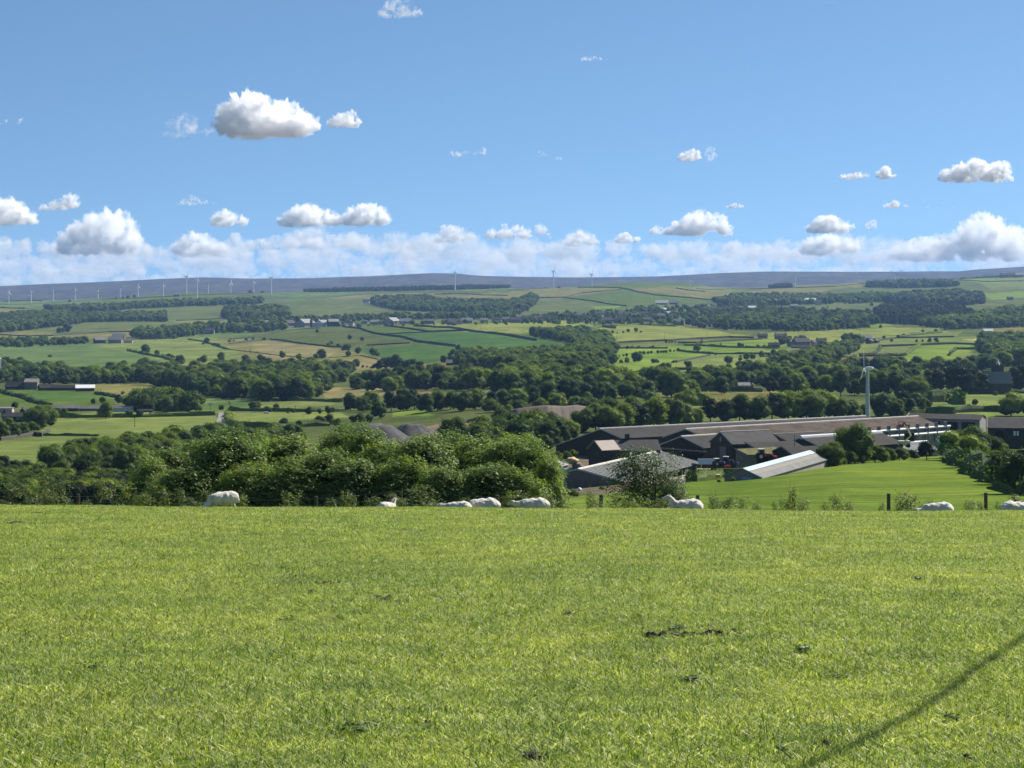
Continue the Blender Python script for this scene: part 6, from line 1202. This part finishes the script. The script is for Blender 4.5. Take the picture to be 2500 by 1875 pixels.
M_SPOIL = simple_mat('crushed_rock', (.085, .082, .082), .95, .35, .5, .1, bump=.3); M_SPOILD = simple_mat('coarse_dark_rock', (.05, .05, .055), .9, .45, 1.2, .2, bump=.5); M_BANK = simple_mat('earth_face', (.105, .088, .072), .95, .55, .10, .1, bump=.4)
def cone_heap(u0, u1, vt, vb, flat, mat, label, seed):
    p = G((u0+u1)/2, vb); s = p.y/F; rx = (u1-u0)/2*s; h = (vb-vt)*s; V = []; Fc = []; nr, na = 12, 40; off = Vector((seed*9, 0, 0))
    for i in range(nr+1):
        t = i/nr; r = 1-t*(1-flat); z = h*t
        for j in range(na):
            a = 6.2832*j/na; q = Vector((math.cos(a)*r*rx, math.sin(a)*r*rx*.8, z)); k = noise.noise(Vector((math.cos(a)*2, math.sin(a)*2, t*1.5))+off)*.20+noise.noise(Vector((math.cos(a)*7, math.sin(a)*7, t*2))+off)*.08
            V.append((q.x*(1+k), q.y*(1+k), z*(1+k*.5)-1))
    V.append((0, 0, h*1.04-1))
    for i in range(nr):
        for j in range(na): Fc.append((i*na+j, i*na+(j+1) % na, (i+1)*na+(j+1) % na, (i+1)*na+j))
    for j in range(na): Fc.append((nr*na+j, nr*na+(j+1) % na, (nr+1)*na))
    tag(mesh('spoil_heap', V, Fc, mat, loc=p, smooth=True), label, 'spoil heap')
cone_heap(780, 1050, 1031, 1085, .28, M_SPOIL, 'largest flat-topped grey spoil heap behind the windblown trees', 1)
cone_heap(930, 1085, 1029, 1062, .34, M_SPOIL, 'brown-grey dome-shaped spoil heap in the middle of the three', 2)
cone_heap(1055, 1140, 1033, 1052, .45, M_SPOILD, 'dark lumpy heap of broken rock, rightmost of the three heaps', 3)
# earth face of the quarry: a real step in the ground
def bank(top, bot, mat, label, name, seed, kind=None):
    n = 60; V = []; Fc = []; m_ = 8
    tu = [t[0] for t in top]; tv = [t[1] for t in top]; bv = [b_[1] for b_ in bot]; bu = [b_[0] for b_ in bot]
    for i in range(n+1):
        u = tu[0]+(tu[-1]-tu[0])*i/n; vt = np.interp(u, tu, tv); vb = np.interp(u, bu, bv); pb_ = G(u, vb); d1 = pb_.y+4
        for j in range(m_+1):
            t = j/m_; d_ = pb_.y+t*9; v = vb+(vt-vb)*t; q = P(u, v, d_); k = noise.noise(Vector((u*.05, t*2, seed)))*1.4+noise.noise(Vector((u*.25, t*3, seed)))*.5; V.append((q.x, q.y-k*math.sin(t*3.14), q.z-(1.5 if j == 0 else 0)))
        q = P(u, vt, pb_.y+9); V.append((q.x, q.y+14, q.z-.6)); V.append((q.x, q.y+40, zg(q.x, q.y+40)-2))
    w_ = m_+3
    for i in range(n):
        for j in range(w_-1): a = i*w_+j; Fc.append((a, a+w_, a+w_+1, a+1))
    o = mesh(name, V, Fc, mat, smooth=True); tag(o, kind='structure'); return o
bank([(1205, 1032), (1225, 1014), (1250, 1001), (1285, 995), (1330, 990), (1380, 992), (1410, 989), (1440, 994), (1470, 1003)], [(1205, 1034), (1260, 1040), (1340, 1040), (1400, 1020), (1440, 1008), (1470, 1004)], M_BANK, '', 'quarry_bank', 3)
bank([(1130, 1030), (1150, 1022), (1175, 1016), (1200, 1017), (1222, 1030)], [(1130, 1031), (1160, 1036), (1185, 1038), (1200, 1038), (1222, 1034)], M_BANK, '', 'quarry_bank', 8)
M_RUST = simple_mat('rusty_steel', (.25, .12, .08), .8, .3, 1)
for (u, w_, l) in ((1184, 26, 'long rusty container, left of two in the quarry'), (1222, 40, 'long rusty container, right of two in the quarry')):
    p = G(u, 1037); m = MB(); m.box((0, 0, 1.1), (w_/F*p.y, 2.4, 2.2)); m.box((0, 0, 2.28), (w_/F*p.y+.3, 2.7, .15)); tag(m.build('container', M_RUST, loc=p), l, 'container')
# vehicles far off
def vehicle(u, v, wpx, m1, label, cat='van', rz=0):
    p = G(u, v); L = wpx/F*p.y; r = empty('parked_'+cat, p, rad(rz)); tag(r, label, cat); h = L*.36
    b = MB(); y = L*.19; pr = [(-.5, .12), (-.5, .8 if cat != 'car' else .5), (-.38, 1 if cat != 'car' else .9), (.22, 1 if cat != 'car' else .9), (.36, .62), (.5, .52), (.5, .12)]
    n = len(pr)
    for s in (-1, 1): b.v += [(a*L, s*y, z*h) for a, z in pr]
    for i in range(n): j = (i+1) % n; b.f.append((i, j, n+j, n+i))
    b.f.append(tuple(range(n))[::-1]); b.f.append(tuple(range(n, 2*n))); b.build('body', m1, r)
    for sx in (-.3, .3):
        for s in (-1, 1): m = MB(); m.bar((sx*L, s*y-.1, .1*L*.9), (sx*L, s*y+.1, .1*L*.9), .075*L, .075*L, 10); m.build('wheel', M_RUB, r)
    m = MB(); m.poly([(.23*L, -y*.9, h*.96), (.355*L, -y*.9, h*.66), (.355*L, y*.9, h*.66), (.23*L, y*.9, h*.96)]); 
    for v_ in range(4): m.v[v_] = (m.v[v_][0]+.03, m.v[v_][1], m.v[v_][2]+.03)
    m.build('windscreen', M_GLASS, r); return r
vehicle(652, 1010, 14, M_WHITE, 'white van on the lane beside the dark bush'); vehicle(55, 1030, 18, M_WHITE, 'white caravan by the left farmhouse', 'caravan'); vehicle(64, 1024, 9, M_SLATEL, 'silver car beside the white caravan', 'car', 40)
vehicle(30, 843, 5, M_WHITE, 'white van at the left edge above the blue-green pasture'); vehicle(97, 841, 5, M_WHITE, 'small white van on the lane above the blue-green pasture'); vehicle(331, 836, 5, M_WHITE, 'white van beside the grey barns')
# ------------------------------------------------------------------ wind turbines
M_TUR = simple_mat('turbine_white', (.80, .81, .82), .4, .04, .1, .4); M_TURG = simple_mat('pale_green_grey_tower', (.42, .50, .47), .5, .15, .6, .4)
def blade_mesh(L, ch):
    V = []; Fc = []; n = 8
    for i in range(n+1):
        t = i/n; c = ch*(.45 if i == 0 else (1.05-.85*t) if t > .12 else 1.0); th = c*.16*(1-.7*t)
        for (a, b) in ((-.3, 0), (0, .5), (.7, 0), (0, -.5)): V.append((a*c, b*th*2, L*t))
    for i in range(n):
        for j in range(4): a = i*4; Fc.append((a+j, a+(j+1) % 4, a+4+(j+1) % 4, a+4+j))
    Fc.append((3, 2, 1, 0)); e = n*4; Fc.append((e, e+1, e+2, e+3)); me = bpy.data.meshes.new('blade'); me.from_pydata(V, [], Fc); return me
def turbine(u, vh, vb, bpx, yaw, spin, label, d=None, towm=M_TUR, tw=(1.6, 3.0), nac=(9, 3.2), group=None, hid=None):
    p = G(u, vb) if d is None else Vector(((u-U0)/F*d, d, zg((u-U0)/F*d, d)))
    s = p.y/F; H = EYE-(vh-V0)*s-p.z; root = empty('wind_turbine', p, 0); tag(root, label, 'wind turbine', group)
    m = MB(); m.bar((0, 0, -2), (0, 0, H-.03*H), tw[1]*s/2*1.0, tw[0]*s/2*1.0, 12); m.build('tower', towm, root, smooth=False)
    q = rad(yaw); f = Vector((math.cos(q), math.sin(q), 0))         # rotor faces along f
    n = link('nacelle', ICOME(nac[0]*s/2, nac[1]*s/2), M_TUR, root, (0, 0, H)); n.rotation_euler[2] = q; n.location = Vector((0, 0, H))-f*nac[0]*s*.18
    L = bpx*s; bm_ = blade_mesh(L, max(L*.09, 2.2*s if d is None else 0)); bm_.materials.append(M_TUR); hubp = Vector((0, 0, H))+f*nac[0]*s*.36
    hb = link('hub', ICOME(1.6*s, 1.5*s), M_TUR, root, hubp)
    for k in range(3):
        b = link('blade', bm_, parent=root, loc=hubp); b.rotation_euler = (Matrix.Rotation(q-math.pi/2, 3, 'Z') @ Matrix.Rotation(rad(spin+120*k), 3, 'Y')).to_euler()
    return root
def ICOME(a, b):
    me = bpy.data.meshes.new('pod'); V = ICO2[0]*np.array([a, b, b]); me.from_pydata([tuple(v) for v in V], [], [tuple(int(i) for i in f) for f in ICO2[1]]); return me
ICO2 = _ico(2)
big = [(455, 674, 719, 21, 20, 5, 'tall turbine leftmost of the paired ones on the left ridge'), (481, 683, 729, 22, 12, 0, 'tall turbine right of the pair on the left ridge, seen edge on'), (662, 677, 720, 20, 15, -8, 'tall turbine alone left of the long shelter belt'),
       (1111, 664, 708, 22, 10, 2, 'tall turbine at the centre of the skyline above the shelter belt'), (1351, 661, 703, 22, 28, 12, 'tall turbine left of the pair on the bright hill'), (1444, 669, 701, 22, 12, 6, 'tall turbine right of the pair on the bright hill'),
       (2187, 669, 700, 24, -80, 60, 'turbine half hidden with two raised blades above the right skyline wood')]
for t in big: turbine(*t, tw=(2.2, 3.8), nac=(9, 3))
sm = [(21, 715, 743, 9, -30, 0), (76, 712, 741, 12, -120, 20), (130, 709, 736, 9, -95, 40), (184, 708, 735, 10, -60, 12), (239, 710, 731, 13, -110, -45), (294, 706, 727, 11, -90, 42), (337, 701, 725, 8, -30, 5), (398, 698, 723, 8, -40, 10), (508, 695, 716, 8, -80, 90), (563, 691, 713, 13, -20, 0), (619, 690, 714, 8, -40, 30), (1684, 686, 706, 8, -100, 20), (1941, 674, 696, 15, -110, -35)]
for i, t in enumerate(sm): turbine(*t, f'small white turbine, {ordn(i, 13)} of the 13 small ones along the skyline', tw=(1.8, 3.0), nac=(5, 2.6), group='small turbines along the skyline')
turbine(1, 876, 925, 14, -90, 10, 'turbine cut off by the left edge above the big wood', tw=(2.5, 4)); turbine(2118, 899, 1040, 44, 158, -6, 'farm turbine with pale tapering tower rising behind the moss-covered roof', d=700, towm=M_TURG, tw=(7, 13), nac=(24, 9))
# sheep far off in the lime field
for i, (u, v) in enumerate([(1898, 880), (1912, 875), (1921, 873), (1944, 872)]): sheep(u, 0, 20+i*70, 'graze', f'tiny white sheep, {ordn(i, 4)} of 4 in the field below the stone farm', 1.5, loc=G(u, v))
# ------------------------------------------------------------------ clouds: real lumps of lit vapour
NS = 2.6
def cloud_mat(name, density, H=None, cut=.40):
    m = bpy.data.materials.new(name); m.use_nodes = True; nt = m.node_tree; nt.nodes.clear()
    o = nt.nodes.new('ShaderNodeOutputMaterial'); s = nt.nodes.new('ShaderNodeVolumeScatter')
    s.inputs['Color'].default_value = (1, 1, 1, 1); s.inputs['Density'].default_value = density
    if H:
        tc = nt.nodes.new('ShaderNodeTexCoord'); n = noise_tex(nt, NS/H, 5, .6, vec=tc.outputs['Object']); mr = nt.nodes.new('ShaderNodeMapRange')
        mr.inputs['From Min'].default_value = cut; mr.inputs['From Max'].default_value = cut+.22; mr.inputs['To Min'].default_value = 0; mr.inputs['To Max'].default_value = density*1.6
        nt.links.new(n, mr.inputs['Value']); nt.links.new(mr.outputs[0], s.inputs['Density'])
    pass; s.inputs['Anisotropy'].default_value = 0.0
    nt.links.new(s.outputs[0], o.inputs['Volume']); return m
def ico(sub):
    bm = bmesh.new(); bmesh.ops.create_icosphere(bm, subdivisions=sub, radius=1)
    V = np.array([v.co[:] for v in bm.verts]); Fc = np.array([[v.index for v in f.verts] for f in bm.faces]); bm.free(); return V, Fc
def cloud(name, u0, u1, vtop, vbase, d, seed, n=26, prof=None, dens=6.0, rough=1.0, thick=.6, flat=.5, blob=None, wisp=None):
    """a cumulus between photo columns u0..u1; prof gives relative height along it"""
    R = random.Random(seed); px = d/F
    W = (u1-u0)*px; H = (vbase-vtop)*px; base = P((u0+u1)/2, vbase, d)
    prof = prof or [.35, .8, 1, .75, .4]
    def hh(t):
        q = t*(len(prof)-1); i = min(int(q), len(prof)-2); return (prof[i]*(1-(q-i))+prof[i+1]*(q-i))*H
    IV, IF = ico(3); vs_ = []; fs = []; k = 0
    for i in range(n):
        t = (i+.5)/n if i < n*.4 else R.uniform(.03, .97)
        h = hh(t); r = max(h*(R.uniform(*blob) if blob else R.uniform(.16, .46)*(1 if dens > 3 else .75)), H*.08)
        z = r*(1-flat)+R.random()**.8*max(0, h-2*r+r*flat) if i >= n*.4 else r*R.uniform(.45, 1.1)
        c = np.array([(t-.5)*(W-1.2*r), R.uniform(-1, 1)*thick*W*.3*(1-abs(t-.5)), z])
        X = IV*np.array([r*R.uniform(1, 1.35), r*R.uniform(1., 1.4), r])+c
        X[:, 2] = np.where(X[:, 2] < 0, X[:, 2]*flat, X[:, 2])
        vs_.append(X); fs.append(IF+k); k += len(X)
    me = np_mesh(name, np.vstack(vs_), np.vstack(fs))
    o = link(name, me, cloud_mat(name, dens/H, H if wisp else None, wisp or .4), loc=base)
    vox = max(H/40, W/200)
    rm = o.modifiers.new('r', 'REMESH'); rm.mode = 'VOXEL'; rm.voxel_size = vox
    dg = bpy.context.evaluated_depsgraph_get(); ev = o.evaluated_get(dg); m2 = bpy.data.meshes.new_from_object(ev)
    o.modifiers.clear(); old = o.data; o.data = m2; bpy.data.meshes.remove(old)
    nv = len(m2.vertices); co = np.empty(nv*3, np.float32); m2.vertices.foreach_get('co', co); co = co.reshape(-1, 3)
    no = np.empty(nv*3, np.float32); m2.vertices.foreach_get('normal', no); no = no.reshape(-1, 3)
    off = Vector((seed*7.3, seed*1.7, 0)); disp = np.empty(nv)
    for i in range(nv):
        p = Vector(co[i])/H
        a = .5-abs(noise.noise(p*3.5+off))*2; b = .5-abs(noise.noise(p*8+off))*2; c = .5-abs(noise.noise(p*17+off))*2; e = noise.noise(p*30+off)
        disp[i] = (a*.20+b*.13+c*.07+e*.035)*rough*H
    damp = np.clip(co[:, 2]/(H*.2), .45, 1)
    co += no*(disp*damp)[:, None]
    m2.vertices.foreach_set('co', co.ravel()); m2.update()
    m2.polygons.foreach_set('use_smooth', [True]*len(m2.polygons))
    return o
# ------------------------------------------------------------------ the clouds of this sky
CL = [ # u0,u1,vtop,vbase,dist,seed,n,prof,dens,label
 (535, 780, 222, 328, 14000, 3, 44, [.55, 1, .95, .72, .78, .6, .3], 7, 'largest white cumulus high on the left of the sky'),
 (396, 522, 262, 332, 14500, 4, 16, [.3, .7, 1, .5, .3], 1.6, 'ragged thin cloud just left of the largest cumulus'),
 (800, 888, 268, 308, 14500, 5, 14, [.3, .8, 1, .6], 4, 'small round cloud just right of the largest cumulus'),
 (2292, 2486, 385, 441, 17000, 6, 30, [.3, .7, 1, .7, .95, .4], 5.5, 'long flat cumulus near the right edge'),
 (2050, 2140, 415, 437, 18000, 7, 12, [.6, .9, .7, .5], 3.5, 'thin strip of cloud left of the puff on the right'), (2140, 2186, 405, 435, 18000, 8, 8, [.5, 1, .5], 6, 'small bright puff right of the thin strip'),
 (925, 1030, -12, 40, 11000, 9, 14, [.6, .8, 1, .8], 2.2, 'torn wisp of cloud at the top edge'), (1415, 1512, 124, 148, 11500, 10, 10, [.7, .6, .5, 1], 2.0, 'faint streak of cloud high right of centre'),
 (-30, 55, 276, 302, 14500, 11, 8, [.4, .7, .5], 2.2, 'faint grey wisp at the left edge'), (1100, 1190, 352, 381, 16000, 12, 10, [.9, .5, .6, .8], 2.0, 'pale flat wisp in the centre of the sky'),
 (1655, 1712, 362, 392, 16500, 13, 10, [.5, 1, .8], 4.5, 'bright little cloud, left of the pair right of centre'), (1722, 1748, 355, 394, 16500, 14, 6, [.5, 1, .7], 2.5, 'smaller upright puff right of the bright little cloud'),
 (1310, 1335, 362, 382, 16500, 15, 5, None, 1.3, 'tiny faint puff, left of two in mid sky'), (1352, 1388, 378, 390, 16500, 16, 5, None, 1.3, 'tiny flat wisp, right of two in mid sky'),
 (90, 205, 470, 512, 26000, 17, 14, [.2, .4, .6, 1, .5], 4, 'puffed cloud over the left cumulus tower'), (428, 542, 473, 500, 26000, 18, 12, [.4, 1, .5, .5], 2.4, 'thin double cloud above the left horizon bank'),
 (1770, 1820, 494, 508, 26000, 19, 8, None, 3.2, 'small flat cloud above the right of centre bank'), (2155, 2218, 488, 507, 26000, 20, 8, None, 4, 'small flat bright cloud below the right-hand strip'), (2255, 2335, 498, 509, 26000, 21, 8, [.8, .3, .6], 1.6, 'two tiny wisps above the right bank')]
for c in CL:
    o = cloud('cloud', *c[:6], n=int(c[6]*1.7), prof=c[7], dens=c[8], rough=1.0, wisp=(.37 if c[8] > 5 else .42 if c[8] > 3 else .47)); tag(o, c[9], 'cloud')
BK = [ # horizon cumulus, nearer ones whiter
 (-40, 115, 474, 545, 30000, 30, 26, [.9, 1, .8, .4, .2], 9, 'tall white cumulus at the left end of the horizon bank'),
 (148, 345, 512, 616, 31000, 31, 34, [.4, .7, .9, 1, .9, .5], 9, 'towering cumulus over the left wind farm'),
 (518, 602, 506, 550, 32000, 32, 16, [.6, 1, .5], 6, 'dome-shaped cloud left of the twin-headed cumulus'),
 (680, 838, 496, 552, 31000, 33, 26, [.4, .9, 1, .8, .5], 8, 'left head of the twin-headed cumulus'), (838, 948, 494, 548, 31000, 34, 20, [.6, 1, .9, .7], 8, 'right head of the twin-headed cumulus'),
 (425, 555, 560, 622, 33000, 35, 24, [.6, 1, .8, .4], 6, 'sunlit cumulus above the tallest left turbines'),
 (1060, 1160, 545, 590, 34000, 36, 18, [.5, 1, .8, .5], 5, 'cloud dome above the central turbine'), (1185, 1355, 545, 582, 34000, 37, 22, [.6, 1, .8, 1, .5], 5, 'pair of low domes right of the central turbine'),
 (1585, 1790, 508, 572, 31000, 38, 34, [.3, .2, .7, 1, .9, .4], 9, 'peaked cumulus with a ragged left tail right of centre'), (1500, 1566, 562, 592, 34000, 39, 14, None, 6, 'small round cumulus left of the peaked one'),
 (1968, 2090, 524, 566, 32000, 40, 20, [.5, 1, .9, .4], 8, 'domed cumulus right of the blue gap'), (2112, 2152, 532, 558, 32000, 41, 8, None, 4, 'tiny puff between domed cumulus and right tower'),
 (2160, 2520, 522, 632, 31000, 42, 60, [.2, .35, .45, .6, 1, .8, .5], 8, 'great heaped cumulus at the right end of the horizon bank'), (1955, 2100, 565, 620, 33000, 43, 26, [.7, .9, 1, .6], 6, 'ragged cumulus under the domed one'),
 (1375, 1470, 562, 600, 34000, 44, 16, None, 5, 'low cumulus above the right turbine of the bright hill')]
for c in BK:
    o = cloud('cloud', *c[:6], n=int(c[6]*1.7), prof=c[7], dens=c[8]*.6, rough=.95, wisp=.39); tag(o, c[9], 'cloud')
NS = 1.7; R = random.Random(8); k = 0
for row, (vb, h, d, dens) in enumerate([(604, 50, 42000, 1.5), (628, 50, 48000, 1.3), (650, 46, 55000, 1.1), (672, 44, 63000, 1.0), (700, 44, 74000, 1.0)]):
    u = -160
    while u < 2640:
        w = R.uniform(200, 520)
        if not (row == 0 and (1790 < u+w/2 < 1960 or R.random() < .4)) and not (row < 2 and 1800 < u+w*.5 < 1930):
            o = cloud('cloud_bank', u, u+w, vb-h*R.uniform(.75, 1.3), vb+R.uniform(-5, 5), d+R.uniform(-2500, 2500), 100+k, n=34, prof=[R.uniform(.4, 1) for _ in range(7)], dens=dens*.75, thick=.22, blob=(.28, .6), rough=.8, wisp=.40, flat=.7); tag(o, kind='stuff')
        u += w*R.uniform(.45, .7); k += 1
